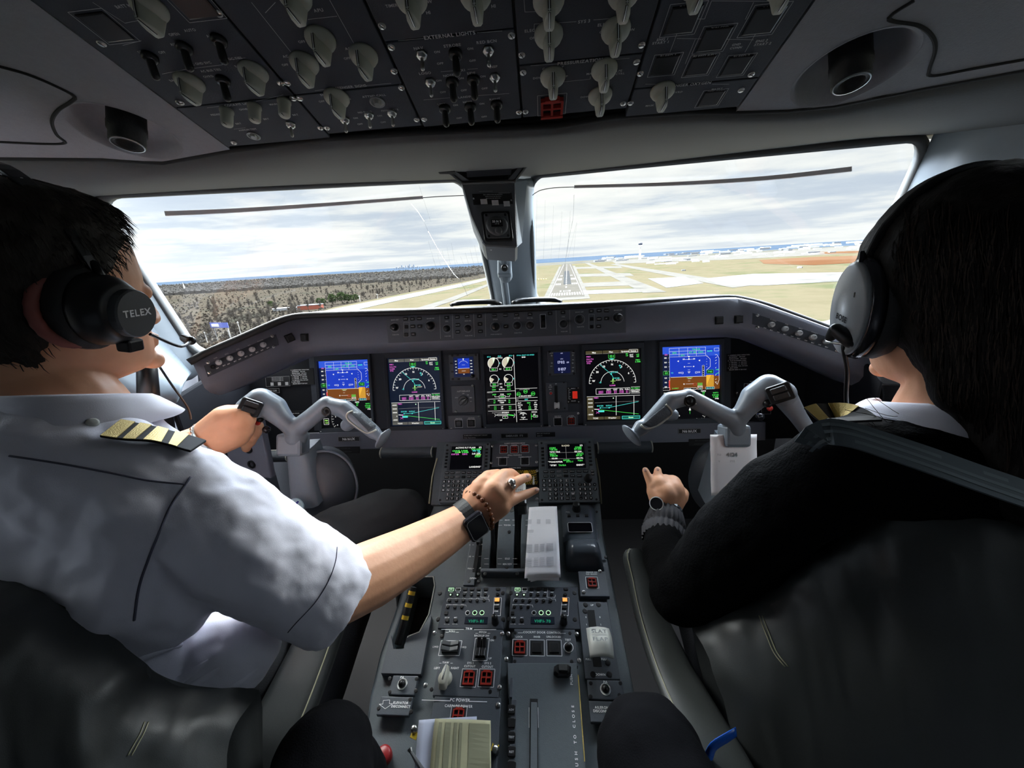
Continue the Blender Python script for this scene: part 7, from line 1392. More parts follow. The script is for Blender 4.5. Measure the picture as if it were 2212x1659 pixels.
def button_on(t, tree, x, y, prof, m, name, smooth=True, seg=20, sx=1, sy=1):
    p, n_ = on(tree, x, y, 0, .93); F = frame3(p, (n_+(CAM-p).normalized()*.8)); mb = MB(); mb.lathe(F, 0, 0, prof, m, seg, sx=sx, sy=sy); return mb.build(name, t, smooth=smooth), F
for nm, args in (('L', dict(d=.95, hub=(634, 955), corner1=(706, 874), corner2=(590, 882), out1=(563, 866), grip=[(744, 884), (768, 903), (797, 925)], flare=[(808, 934), (826, 932), (806, 956)], trig=(750, 918), pod=(538, 884), colbot=1095, lb='grey ram-horn control yoke held by the left pilot in the white shirt')),
                 ('R', dict(d=.84, hub=(1585, 936), corner1=(1487, 858), corner2=(1630, 858), out1=(1660, 836), grip=[(1448, 866), (1424, 892), (1396, 918)], flare=[(1385, 924), (1366, 920), (1394, 944)], trig=(1452, 896), pod=(1690, 850), colbot=1110, lb='grey ram-horn control yoke with note paper hanging on it, at the right seat'))):
    t, g = yoke(nm, **args)
    if nm == 'L':
        skin_patch('grip_pad', t, g, [(756, 890), (780, 890), (812, 921), (796, 932)], 'yokegrip'); skin_line('piping', t, g, [(762, 888), (751, 893), (750, 903), (762, 915), (790, 934), (806, 932), (812, 928)], .0022, 'piping')
        button_on(t, g, 706, 888, [(.0115, -.002), (.0115, .004), (.009, .006), (.008, .003), (.005, .004), (.004, .009), (0, .009)], 'black', 'trim_button')
        pod = [(527, 866), (548, 866), (556, 880), (541, 897), (526, 886)]; kb = (557, 913); rb = (576, 928); hb = (561, 905)
    else:
        skin_patch('grip_pad', t, g, [(1437, 876), (1450, 893), (1407, 926), (1388, 916)], 'yokegrip'); skin_line('piping', t, g, [(1438, 874), (1450, 888), (1444, 900), (1420, 918), (1396, 926), (1384, 918)], .0022, 'piping')
        button_on(t, g, 1489, 866, [(.0125, -.002), (.0125, .004), (.010, .006), (.009, .003), (.006, .004), (.005, .009), (0, .009)], 'black', 'trim_button')
        kb = (1663, 882); rb = (1642, 900); hb = (1657, 870)
    px, py = (541, 880) if nm == 'L' else (1685, 849); k = 1 if nm == 'L' else -1
    p, n_ = on(g, px, py, 0, .9); F = frame3(p+n_*.002, (CAM-p).normalized()+n_*.3, UP+RT*(.5*k)); mb = MB(); mb.prism(F, rrect(0, 0, .0225, .0185, .006), -.006, .004, 'black', inset=.002); mb.build('switch_pod', t)
    for s in (-1, 1): mb = MB(); mb.prism(F, rrect(0, s*.0068, .014, .0058, .002), .002, .009, 'softblack', inset=.002); mb.build('trim_rocker', t)
    o, F = button_on(t, g, *hb, [(.009, -.004), (.009, .004), (.006, .010), (0, .011)], 'black', 'hat_switch')
    o, F = button_on(t, g, *kb, [(.0065, -.003), (.0065, .005), (.0055, .006), (.0048, .006), (.0048, .009), (.0035, .010), (0, .010)], 'redbutton', 'red_button')
    o, F = button_on(t, g, *rb, [(.0095, -.003), (.0095, .006), (.007, .012), (.003, .015), (0, .015)], 'black', 'chrome_button'); o.data.materials[0] = MATS['glossblack'] if 'glossblack' in MATS else mat('glossblack', (.02, .02, .025), .08)
    for s in ((705, 898) if nm == 'L' else (1503, 872),): button_on(t, g, *s, [(.0016, 0), (.0016, .001), (0, .001)], 'ink', 'dot')
# round emblem on the left column
t = [o for o in bpy.data.objects if o.name == 'control_yoke'][0]
cc = P(651, 1087, .985); F = frame3(cc-LOOK*.025, (V((0, -1, .12))), V((0, 0, 1))); mb = MB(); mb.lathe(F, 0, 0, [(.0205, -.003), (.0205, .001), (.0195, .0015), (0, .0015)], 'emblem', 32); mat('emblem', (.50, .66, .72), .4); mb.mats = ['emblem']
lo = thing('round_badge', cc, 'round pale blue badge with dark arrow mark on the left yoke column', 'badge'); mb.build('disc', lo)
mb = MB(); 
for q in ([(-.018, .002), (-.004, .006), (.009, .016), (.012, .014), (.004, .004), (-.004, 0)], [(-.018, .002), (-.004, -.002), (.004, -.001), (.013, -.013), (.010, -.015), (-.003, -.009)], [(-.004, .002), (.010, .001), (.010, .0025), (-.004, .004)]): mb.poly([F.pt(a, b, .0022) for a, b in q], 'badgeblue')
mat('badgeblue', (.02, .02, .25), .5); mb.build('arrow_mark', lo)
# big dark boots behind each column
for s, (x, y, d) in ((0, (705, 1050, 1.05)), (1, (1555, 1040, 1.0))):
    c = P(x, y, d); F = frame3(c, V((.45 if s == 0 else -.45, -1, .1))); t = thing('column_boot', c-V((0, 0, .10)), ('round dark disc cover with pale rim right of the left yoke column', 'round dark cover behind the note paper under the right yoke')[s], 'cover')
    mb = MB(); mb.lathe(F, 0, 0, [(.098, -.05), (.100, 0), (.090, .012), (.05, .03), (.0, .034)], 'panel2', 40, sx=.75); mb.build('dish', t, smooth=True); mb = MB(); mb.tube([F.pt(math.cos(R_(a))*.077, math.sin(R_(a))*.102, .002) for a in range(-100, 110, 6)], .0038, 'yokegrey', 8); mb.build('rim', t, smooth=True)
# note paper clipped on the right yoke
t = thing('note_paper', P(1583, 985, .80), 'white note paper reading 4124 hanging from the right yoke hub', 'paper'); mb = MB(); q = [P(1534, 939, .848), P(1635, 938, .848), P(1634, 1070, .82), P(1536, 1070, .82)]
mb.grid([[bil(q, j/6, i/12)+LOOK*(.0007*math.sin(i*.9)) for j in range(7)] for i in range(13)], 'paper'); mb.build('sheet', t, smooth=True, solid=.0004)
F = Fr(q[0], q[1]-q[0], q[0]-q[3]); mb = MB(); sgn = 1 if F.n.dot(LOOK) < 0 else -1; mb.text(F, .046, -.044, '4124', .0085, 'greyknob', .0024*sgn); mb.text(F, .018, -.044, 'TO', .004, 'paperprint', .0024*sgn); mb.text(F, .046, -.058, '1702', .004, 'paperprint', .0024*sgn); mb.text(F, .018, -.058, 'V', .004, 'paperprint', .0024*sgn); mb.build('handwriting', t)
# ---------------------------------------------------------------- people
HEADP = [(.130, .002, .012, .004), (.126, .036, .052, .034), (.112, .064, .078, .055), (.088, .084, .094, .069), (.055, .095, .101, .077), (.022, .098, .101, .0785), (.0, .094, .098, .076), (-.03, .093, .089, .073), (-.055, .094, .076, .068), (-.075, .094, .064, .063), (-.095, .093, .055, .054), (-.108, .083, .047, .042), (-.118, .05, .04, .02)]
def headpt(z, th, k=1.0, add=0):
    for (z0, f0, b0, s0), (z1, f1, b1, s1) in zip(HEADP, HEADP[1:]):
        if z1 <= z <= z0:
            t = (z-z1)/(z0-z1); f, b, s = f1+(f0-f1)*t, b1+(b0-b1)*t, s1+(s0-s1)*t
            c = math.cos(th); sn = math.sin(th); r = (f if c > 0 else b)
            return V(((s*k+add)*(abs(sn)**.9)*(1 if sn > 0 else -1), (r*k+add)*c, z))
    return V((0, 0, z))
def headmesh(mb, M, m, scale=1.0):
    n = 28; rows = []
    for z, *_ in HEADP: rows.append([M @ (headpt(z, 2*math.pi*i/n)*scale) for i in range(n)])
    mb.grid(rows, m, closed=True); mb.add(rows[0], [list(range(n))], m); mb.add(rows[-1], [list(range(n))[::-1]], m)
    S = lambda x, y, z: M @ (V((x, y, z))*scale)
    mb.cap(S(0, .095, .004), .008*scale, S(0, .105, -.036), .0120*scale, m, 10); 
    for s in (-1, 1):
        mb.cap(S(s*.006, .106, -.040), .009*scale, S(s*.012, .100, -.042), .008*scale, m, 10); mb.cap(S(s*.015, .090, .018), .006*scale, S(s*.040, .080, .018), .006*scale, m, 10)   # nostril, brow
        mb.ell(S(s*.032, .084, .0), (.0125*scale,)*3, m); mb.cap(S(s*.05, .066, -.022), .016*scale, S(s*.040, .074, -.03), .015*scale, m, 10)
        for a in range(7): q = -1.2+a*.45; mb.ell(S(s*(.083+.004*math.cos(q)), -.012-.014*math.cos(q), -.012+.028*math.sin(q)), (.006*scale, .007*scale, .008*scale), m, seg=10, rg=8)
        mb.ell(S(s*.079, -.008, -.036), (.006*scale, .007*scale, .008*scale), m, seg=10, rg=8)
    mb.cap(S(-.018, .094, -.066), .0065*scale, S(.018, .094, -.066), .0065*scale, m, 10); mb.cap(S(-.015, .093, -.075), .0065*scale, S(.015, .093, -.075), .0065*scale, m, 10)
    mb.cap(S(-.010, .090, -.101), .014*scale, S(.010, .090, -.101), .014*scale, m, 10)
def hairshell(name, par, M, scale, line, thick, m, disp, zmin=-.1, fringe=0):
    mb = MB(); n = 56; k = 30; rows = []; keep = []
    for i in range(k+1):
        z = .129-(.129-zmin)*(i/k); r = []
        for j in range(n):
            th = 2*math.pi*j/n; a = abs((math.degrees(th)+180) % 360-180); lim = line(a); over = z-lim
            add = thick*min(1, max(.02, (over+.004)/.03))
            r.append((M @ (headpt(max(z, -.117), th, 1.0, add)*scale), over > 0))
        rows.append(r)
    vs_ = [p for r in rows for p, _ in r]; fs = []
    for i in range(k):
        for j in range(n):
            q = [(i, j), (i, (j+1) % n), (i+1, (j+1) % n), (i+1, j)]
            if all(rows[a][b][1] for a, b in q): fs.append([a*n+b for a, b in q])
    fs.append(list(range(n))); mb.add(vs_, fs, m); o = mb.build(name, par, smooth=True, subsurf=1, disp=disp, solid=.0); return o
# ======================================================= left pilot
cap = thing('person', V((-.50, .35, .40)), 'pilot in white short-sleeved uniform shirt with gold-barred epaulette, right hand on the throttle', 'person')
HM1 = Mx.Translation(V((-.541, .470, 1.243))) @ Mx.Rotation(R_(-14), 4, 'Z') @ Mx.Rotation(R_(-2), 4, 'X') @ Mx.Rotation(R_(4), 4, 'Y')
S1 = 1.06
mb = MB(); sk = 'skin'; headmesh(mb, HM1, sk, S1)
hp = lambda x, y, z: HM1 @ (V((x, y, z))*S1)
mb.chain([(hp(0, -.025, -.04), .060), (hp(0, -.03, -.10), .060), (V((-.525, .44, 1.09)), .060), (V((-.50, .44, 1.0)), .06)], sk)
mb.chain([(V((-.50, .44, .99)), .06), (V((-.36, .45, .94)), .035)], sk); mb.chain([(V((-.50, .44, .99)), .06), (V((-.68, .47, .95)), .035)], sk); mb.chain([(V((-.50, .46, .98)), .06), (V((-.52, .42, .72)), .06)], sk)
mb.chain([(V((-.36, .45, .94)), .034), (P(600, 1245, .60), .034), (P(672, 1290, .585), .044)], sk)
mb.pchain([(655, 1290, .57, 70), (730, 1272, .585, 74), (800, 1240, .63, 70), (880, 1199, .69, 59), (950, 1159, .745, 48), (1000, 1128, .785, 40), (1024, 1110, .80, 36)], sk)
# right hand closed over the lever caps
mb.pchain([(1018, 1112, .80, 34), (1040, 1060, .81, 27), (1046, 1046, .815, 22)], sk); mb.pchain([(1022, 1108, .80, 33), (1068, 1060, .80, 27), (1074, 1046, .81, 20)], sk); mb.pchain([(1030, 1112, .80, 32), (1078, 1070, .80, 25), (1092, 1058, .805, 18)], sk); mb.pchain([(1040, 1118, .80, 28), (1082, 1092, .80, 23), (1094, 1084, .805, 17)], sk)
mb.pchain([(1036, 1052, .81, 20), (1054, 1030, .825, 14.5), (1075, 1026, .85, 13), (1090, 1034, .87, 11.5)], sk)
mb.pchain([(1074, 1046, .805, 19), (1088, 1026, .825, 14), (1104, 1024, .85, 12.5), (1116, 1032, .87, 11)], sk)
mb.pchain([(1092, 1056, .805, 17), (1116, 1040, .82, 11.5), (1131, 1033, .835, 10.5), (1141, 1031, .845, 9)], sk)
mb.pchain([(1094, 1083, .805, 17), (1120, 1074, .82, 11.5), (1143, 1065, .835, 9.5), (1158, 1059, .84, 7.6)], sk)
mb.pchain([(1020, 1092, .81, 24), (1018, 1068, .83, 19), (1034, 1052, .86, 15), (1056, 1048, .88, 13)], sk)
# left arm and hand round the yoke grip
mb.chain([(V((-.66, .47, .95)), .035), (V((-.80, .60, .88)), .040), (P(450, 945, .89), .034)], sk)
mb.pchain([(430, 960, .89, 36), (452, 940, .89, 35), (492, 912, .89, 38), (518, 904, .885, 31), (528, 900, .89, 22)], sk, e=1.0); mb.pchain([(470, 955, .89, 30), (505, 935, .89, 34), (520, 926, .895, 27)], sk)
for i, (x, y) in enumerate(((540, 908), (538, 922), (530, 936), (520, 948))): mb.pchain([(500+i*-4, 905+i*12, .93, 16), (x, y, .955, 12), (x+18-i*2, y+12, .97, 11), (x+12, y+20, .98, 9.5)], sk)
mb.pchain([(500, 895, .915, 19), (522, 884, .91, 13.5), (536, 878, .905, 11)], sk)
# legs (under the trousers)
mb.chain([(V((-.44, .44, .60)), .05), (V((-.36, .75, .62)), .05)], sk); mb.chain([(V((-.60, .42, .60)), .05), (V((-.64, .75, .62)), .05)], sk); mb.chain([(V((-.52, .42, .72)), .06), (V((-.50, .42, .58)), .07)], sk)
body = mb.build('body', cap, remesh=.0032, smooth_it=5)
gb = bvh(body)
def nail(par, x, y, d, r, rot):
    p, n_ = on(gb if par is cap else gb2, x, y, .0004, d); F = frame3(p, n_*.7+(CAM-p).normalized()*.5, RT*math.cos(R_(rot))+UP*math.sin(R_(rot)))
    mb = MB(); mb.ell(p, (r*.8, r*1.15, r*.25), 'nail', Mx((F.u, F.v, F.n)).transposed(), 14, 8); mb.build('fingernail', par, smooth=True)
mat('nail', (.72, .46, .38), .25)
nail(cap, 1160, 1058, .84, .0044, 20); nail(cap, 1139, 1028, .845, .0048, 15)
# flushed ear rim behind the ear cup
mb = MB(); 
for i in range(12): q = R_(95+i*17); p0 = hp(.084, -.018+.028*math.cos(q), -.014+.036*math.sin(q)); mb.ell(p0, (.008, .008, .008), 'skinred', seg=10, rg=8)
mb.build('ear', cap, remesh=.003, smooth_it=8)
# hair
def line1(a):   # hairline height by bearing from the nose
    if a < 40: return .080
    if a < 75: return .080-(a-40)/35*.065
    if a < 100: return .015-(a-75)/25*.045
    if a < 125: return -.03-(a-100)/25*.045
    return -.083
hairshell('hair', cap, HM1, S1, line1, .014, 'hair', [(.006, .006), (.02, .008)], zmin=-.1)
mb = MB(); rg = random.Random(5)
for i in range(1500):
    th = R_(rg.uniform(30, 330)); a = abs((math.degrees(th)+180) % 360-180); z = rg.uniform(line1(a)+.004, .118); add = .0135*min(1, (z-line1(a)+.004)/.03)
    p0 = hp(*headpt(z, th, 1, add)); d_ = (hp(*headpt(max(z-.02, -.11), th, 1, add+.002))-p0); side = (HM1.to_3x3() @ V((0, 1, 0)))*rg.uniform(.0, .008); L = rg.uniform(.4, .95)
    out = (p0-hp(0, 0, z*.5)).normalized(); mb.tube([p0, p0+d_*.5*L+side*.5+out*.003, p0+d_*L+side+out*rg.uniform(.0003, .002)], [.0006, .0005, .0001], 'hair', 3, caps=False)
mb.build('hair_strands', cap)
# shirt
mb = MB(); sh = 'shirt'
mb.pell(40, 1180, .50, 330, 300, 150, sh, -8); mb.pell(230, 1200, .50, 260, 240, 130, sh)
mb.pchain([(-220, 930, .47, 95), (60, 960, .48, 112), (250, 1010, .49, 110), (400, 1058, .505, 96)], sh)
mb.pchain([(-200, 1250, .54, 240), (100, 1330, .55, 220), (290, 1400, .56, 180), (310, 1500, .56, 170)], sh); mb.pchain([(505, 1405, .56, 84), (430, 1490, .56, 84), (390, 1570, .56, 90)], sh)
mb.pchain([(120, 1000, .48, 130), (330, 1120, .49, 125), (300, 1250, .5, 140)], sh)
mb.pchain([(380, 1070, .505, 105), (470, 1130, .515, 120), (560, 1196, .53, 118), (600, 1225, .54, 112)], sh)
A0, B0 = P(560, 1204, .535), P(740, 1290, .60); ax0 = (B0-A0).normalized()
mb.tube([A0, A0.lerp(B0, .35), A0.lerp(B0, .7), B0], [.074, .073, .071, .0725], sh, 28)
mb.pchain([(430, 1000, .52, 30), (490, 1035, .56, 32), (560, 1100, .57, 40)], sh)
mb.pchain([(60, 870, .50, 60), (200, 880, .52, 52), (300, 925, .545, 46), (380, 975, .555, 42)], sh)
shirt = mb.build('shirt', cap, remesh=.0042, smooth_it=14, disp=[(.11, .022), (.035, .006)])
gs = bvh(shirt)
def collar(t, c, r0, r1, hb, hf, a0=-200, a1=20, sx=1.0, drop=0, m='shirt'):   # stand-and-fall collar round the neck, open at the front
    mb = MB(); rows = [[], [], [], [], []]; n = 40
    for i in range(n+1):
        th = R_(a0+(a1-a0)*i/n); k = (1+math.sin(th))/2; d_ = V((math.cos(th)*sx, math.sin(th), 0)); z = hb*(1-k)+hf*k; zd = -drop*k
        rows[0].append(c+d_*(r0-.004)+V((0, 0, -.03+zd))); rows[1].append(c+d_*(r0-.002)+V((0, 0, z*.9+zd))); rows[2].append(c+d_*(r0+.002)+V((0, 0, z+zd))); rows[3].append(c+d_*(r0+.008)+V((0, 0, z*.92+zd))); rows[4].append(c+d_*(r1+.010*abs(math.sin(2*th)))+V((0, 0, -.020+zd)))
    mb.grid(rows, m); return mb.build('collar', t, smooth=True, subsurf=1, solid=.0025)
collar(cap, V((-.525, .445, 1.105)), .068, .092, .030, .012, -235, 70, 1.05, .030)
skin_line('shoulder_seam', cap, gs, [(20, 985), (120, 1000), (220, 1018), (320, 1038), (400, 1046)], .0011, 'shirtseam', .0004)
skin_line('armhole_seam', cap, gs, [(412, 1030), (395, 1055), (368, 1095), (340, 1160), (318, 1215), (300, 1270), (290, 1340)], .0013, 'shirtseam', .0004)
skin_line('hem_stitch', cap, gs, [(728, 1182), (724, 1215), (708, 1258), (680, 1302), (640, 1345), (622, 1366)], .0007, 'shirtseam', .0003)
# epaulette
def epaulet(t, tree, pts, w, bars, lift=.006, parent_name='epaulette', fine=False):
    q = spline([V((x, y, 0)) for x, y in pts], 40); P3 = []; NN = []
    for p in q: a, n_ = on(tree, p.x, p.y, lift, .5); P3.append(a); NN.append(n_)
    NN = [sum((NN[max(0, min(39, i+k))] for k in range(-5, 6)), V((0, 0, 0))).normalized() for i in range(40)]
    P3 = spline([P3[0], P3[10], P3[20], P3[30], P3[39]], 40)
    nb = V((0, 0, 1)); NN = [(n_*.5+nb*.5).normalized() for n_ in NN]
    mb = MB(); mb.ribbon(P3, NN, w, .003, 'matblack'); e = mb.build(parent_name, t, bevel=.0008)
    for k0, k1 in bars:
        i0, i1 = int(k0*39), max(int(k1*39), int(k0*39)+1); mb = MB(); mb.ribbon([p+n_*.003 for p, n_ in zip(P3[i0:i1+1], NN[i0:i1+1])], NN[i0:i1+1], w*1.01, .0009, 'gold'); o = mb.build('gold_bar', e, loc=WORLD[e.name] if e.name in WORLD else None)
    return e
e1 = epaulet(cap, gs, [(240, 936), (300, 945), (360, 956), (425, 975)], .038, [(.05, .18), (.25, .38), (.46, .59), (.67, .82)])
for fp in ([(200, 1470), (300, 1425), (420, 1385)], [(285, 1528), (380, 1475), (480, 1405)], [(330, 1530), (420, 1480), (500, 1425)], [(410, 1538), (500, 1490), (578, 1425)]):
    q = spline([V((x, y, 0)) for x, y in fp], 20); mb = MB(); mb.tube([on(gs, p.x, p.y, -.004, .5)[0] for p in q], [.001+.0058*math.sin(math.pi*i/19) for i in range(20)], 'shirt', 10); mb.build('shirt_fold', cap, smooth=True)
button_on(cap, gs, 200, 914, [(.006, 0), (.006, .002), (.004, .003), (0, .003)], 'offwhite', 'shirt_button')
# watch and beads on the right wrist, ring
def bandloop(A, B, rad, w, th, m, name, t, k=30, e=1.0, up=V((0, 0, 1))):
    ax = (B-A).normalized(); c = A.lerp(B, .5); u = ax.cross(up).normalized(); v_ = u.cross(ax); mb = MB(); rows = []
    for i in range(k):
        a = 2*math.pi*i/k; d_ = u*math.cos(a)+v_*math.sin(a)*e; rows.append([c+d_*rad-ax*w/2, c+d_*rad+ax*w/2, c+d_*(rad+th)+ax*w/2, c+d_*(rad+th)-ax*w/2])
    rows.append(rows[0]); mb.grid([[r[j] for r in rows] for j in (0, 1, 2, 3, 0)], m); return mb.build(name, t, smooth=False)
wA, wB = P(1000, 1128, .785), P(1030, 1106, .80); wc = wA.lerp(wB, .35); wax = (wB-wA).normalized()
wt = thing('smartwatch', wc, 'black rectangular smartwatch with black band on the right wrist of the pilot in white', 'watch')
bandloop(wc-wax*.011, wc+wax*.011, .0385, .024, .002, 'softblack', 'band', wt)
vd = (CAM-wc); vd = (vd-wax*vd.dot(wax)).normalized(); tg = wax.cross(vd).normalized(); fd = (vd*.85+tg*(-.55 if (tg.dot(RT)) < 0 else .55)).normalized()
F = Fr(wc+fd*.037, wax, fd.cross(wax)); mb = MB(); mb.prism(F, rrect(0, 0, .0215, .0260, .008, 6), -.002, .0095, 'glossblack', inset=.0035); mat('glossblack', (.02, .02, .025), .08); mb.build('case', wt, smooth=False)
mb = MB(); mb.pline(F, rrect(0, 0, .0178, .0222, .007, 6), .0006, 'inkdim', .0097, True); mb.build('glass_rim', wt)
bt = thing('bead_bracelet', wB, 'reddish brown bead bracelet next to the black smartwatch', 'bracelet'); bc = wA.lerp(wB, .95)+wax*.012; u = wax.cross(V((0, 0, 1))).normalized(); v_ = u.cross(wax)
for i in range(24):
    a = 2*math.pi*i/24; mb = MB(); p = bc+(u*math.cos(a)+v_*math.sin(a)*.95)*.0445+wax*.004*math.sin(a*2); mb.ell(p, (.0051,)*3, 'bead', seg=12, rg=8); mb.build('bead', bt, smooth=True)
rt_ = thing('finger_ring', P(1110, 1045, .80), 'chunky silver skull-like ring on the ring finger of the throttle hand', 'ring'); fa_, fb_ = P(1101, 1050, .812), P(1110, 1044, .817); bandloop(fa_, fb_, .0115, .005, .0018, 'steel', 'band', rt_, 24)
mb = MB(); c = on(gb, 1104, 1044, .003, .80)[0]; mb.ell(c, (.0085, .0085, .0085), 'steel', seg=18, rg=12); mb.ell(c+UP*-.008+RT*.004, (.005, .005, .005), 'steel', seg=12, rg=8); mb.build('silver_head', rt_, smooth=True, disp=[(.004, .004)])
mb = MB()
for dx, dy in ((-.003, .002), (.003, .001), (.0, -.004)): mb.ell(c+RT*dx+UP*dy-LOOK*.0075, (.0018,)*3, 'black', seg=8, rg=6)
mb.build('dark_recess', rt_)
# steel watch on the left wrist
t = thing('steel_watch', P(445, 955, .9), 'silver link watch bracelet on the left wrist of the pilot in white', 'watch'); a, b = P(440, 958, .89), P(466, 937, .89); bandloop(a, b, .0405, .018, .003, 'steel', 'link_band', t, 26)
ax1 = (b-a).normalized(); c0 = a.lerp(b, .5); u = ax1.cross(V((0, 0, 1))).normalized(); v_ = u.cross(ax1)
mb = MB()
for i in range(26): th = 2*math.pi*i/26; d_ = u*math.cos(th)+v_*math.sin(th); mb.box(c0+d_*.0438, (ax1, d_.cross(ax1), d_), (.007, .007, .0015), 'chrome')
mb.build('centre_links', t)
# trousers
mb = MB(); mb.pchain([(560, 1330, .72, 110), (650, 1225, .82, 92), (740, 1165, .92, 74), (830, 1118, 1.0, 60), (868, 1110, 1.03, 54)], 'trousers'); mb.pchain([(868, 1110, 1.03, 54), (890, 1190, 1.10, 46), (900, 1300, 1.2, 42)], 'trousers')
mb.chain([(V((-.62, .40, .62)), .085), (V((-.66, .80, .64)), .07), (V((-.66, .95, .35)), .055)], 'trousers'); mb.chain([(V((-.56, .40, .62)), .09), (V((-.44, .44, .61)), .09)], 'trousers'); mb.build('trousers', cap, remesh=.006, smooth_it=8, disp=[(.06, .01)])
mat('trousers2', (.05, .05, .056), .85, bump=.3, bscale=500)
# headset of the left pilot
hs = thing('headset', hp(.10, .0, 0), 'black aviation headset with round ear cup worn by the pilot in white', 'headset')
c = hp(.090, .002, -.012); nx = (HM1.to_3x3() @ V((1, .32, -.10))).normalized(); F = frame3(c, nx)
mb = MB(); mb.lathe(F, 0, 0, [(.044, -.022), (.047, -.012), (.046, -.002), (.040, .003)], 'softblack', 32, sx=.92, sy=1.12); mb.build('ear_cushion', hs, smooth=True)
mb = MB(); mb.lathe(F, 0, 0, [(.040, .0), (.042, .008), (.039, .024), (.034, .034), (.030, .038), (0, .038)], 'black', 32, sx=.92, sy=1.08); mb.build('ear_cup', hs, smooth=True)
mb = MB(); mb.lathe(F, .004, -.002, [(.0285, .036), (.0285, .047), (.027, .049), (0, .049)], 'greyknob', 32, sx=.95, sy=1.05); mb.text(F, .004, .000, 'TELEX', .0085, 'ink', .0495); mb.build('end_cap', hs)
mb = MB(); arcp = []
for i in range(25):
    a = R_(-4+i*188/24); arcp.append(hp(math.cos(a)*.091, .012-.022*math.sin(a), .022+math.sin(a)*.117))
mb.ribbon(arcp, [(p-hp(0, 0, .02)).normalized() for p in arcp], [.011]*5+[.017]*15+[.011]*5, .005, 'black'); mb.build('headband', hs, bevel=.001)
mb = MB(); mb.tube([F.pt(0, .035, .02), F.pt(.0, .055, .012), arcp[0]+UP*.0, arcp[2]], .0042, 'black', 8); mb.build('yoke_arm', hs, smooth=True)
mb = MB(); mb.ell(arcp[8], (.005,)*3, 'white', seg=12, rg=8); mb.build('rivet', hs, smooth=True)
mb = MB(); mb.box(F.pt(.008, -.045, .028), (F.u, F.v, F.n), (.022, .016, .018), 'black'); mb.build('mic_mount', hs, bevel=.003)
mb = MB(); mb.tube(spline([hp(.090, .05, -.05), hp(.075, .09, -.075), hp(.045, .125, -.075)], 12), .0022, 'black', 8); mb.cap(hp(.045, .125, -.075), .007, hp(.028, .128, -.073), .007, 'black'); mb.build('microphone', hs)
mb = MB(); mb.tube(spline([P(330, 770, .66), P(370, 830, .72), P(405, 880, .8), P(412, 905, .84)], 14), .002, 'black', 6); mb.build('cable', hs)
# ======================================================= right pilot
fo = thing('person', V((.58, .42, .40)), 'pilot with long dark hair and black sweater seen from behind in the right seat', 'person')
HM2 = Mx.Translation(V((.612, .515, 1.178))) @ Mx.Rotation(R_(-5), 4, 'Z') @ Mx.Rotation(R_(-8), 4, 'X')
S2 = 1.0
hq = lambda x, y, z: HM2 @ (V((x, y, z))*S2)
mb = MB(); headmesh(mb, HM2, sk, S2)
mb.chain([(hq(0, -.02, -.04), .056), (hq(.0, -.028, -.11), .052), (V((.61, .49, 1.03)), .050), (V((.61, .50, .96)), .05)], sk)
mb.chain([(V((.61, .50, .95)), .05), (V((.48, .50, .90)), .03)], sk); mb.chain([(V((.61, .50, .95)), .05), (V((.76, .50, .90)), .03)], sk); mb.chain([(V((.61, .50, .94)), .05), (V((.60, .50, .66)), .06)], sk)
mb.chain([(V((.48, .50, .90)), .03), (P(1500, 1250, .69), .026), (P(1432, 1150, .80), .030), (P(1437, 1098, .845), .027)], sk)
mb.pchain([(1437, 1098, .845, 29), (1434, 1068, .85, 32), (1424, 1048, .855, 22)], sk); mb.pchain([(1440, 1092, .845, 28), (1450, 1060, .855, 28), (1452, 1046, .86, 20)], sk); mb.pchain([(1432, 1092, .845, 26), (1414, 1062, .852, 17), (1411, 1050, .855, 14)], sk)
mb.pchain([(1411, 1052, .855, 12), (1401, 1032, .862, 9.0), (1394, 1016, .868, 7.2)], sk); mb.pchain([(1422, 1046, .855, 12), (1420, 1028, .862, 9.2), (1421, 1016, .87, 8.2)], sk)
mb.pchain([(1437, 1044, .857, 13), (1438, 1034, .865, 10), (1438, 1036, .885, 9)], sk); mb.pchain([(1452, 1046, .857, 14), (1455, 1038, .868, 11), (1456, 1044, .888, 9.5)], sk)
mb.pchain([(1452, 1088, .85, 24), (1470, 1074, .858, 16), (1476, 1066, .875, 12), (1468, 1056, .888, 10)], sk)
body2 = mb.build('body', fo, remesh=.0030, smooth_it=4)
gb2 = bvh(body2); nail(fo, 1393, 1015, .87, .0042, 100); nail(fo, 1420, 1014, .87, .0045, 92)
# hair: cap plus long fall down the back
def line2(a): return .070 if a < 45 else (.070-(a-45)/30*.09 if a < 75 else -.10)
mb = MB()
mb.chain([(hq(0, -.028, .028), .105), (hq(.01, -.055, -.04), .084), (hq(.03, -.080, -.13), .066), (hq(.04, -.09, -.20), .058)], 'hairlong')
mb.chain([(hq(.05, -.03, -.0), .058), (hq(.08, -.05, -.14), .056), (hq(.09, -.06, -.22), .05)], 'hairlong')
mb.chain([(hq(0, .005, .045), .097), (hq(0, -.02, .045), .098)], 'hairlong'); mb.chain([(hq(-.040, -.045, -.02), .046), (hq(-.030, -.072, -.10), .036)], 'hairlong')
mb.chain([(hq(-.050, -.002, .03), .040), (hq(-.058, -.020, -.035), .026)], 'hairlong')
hairo = mb.build('hair', fo, remesh=.0042, smooth_it=8, disp=[(.05, .008), (.01, .0025)])
gh = bvh(hairo)
mb = MB(); rg = random.Random(11)
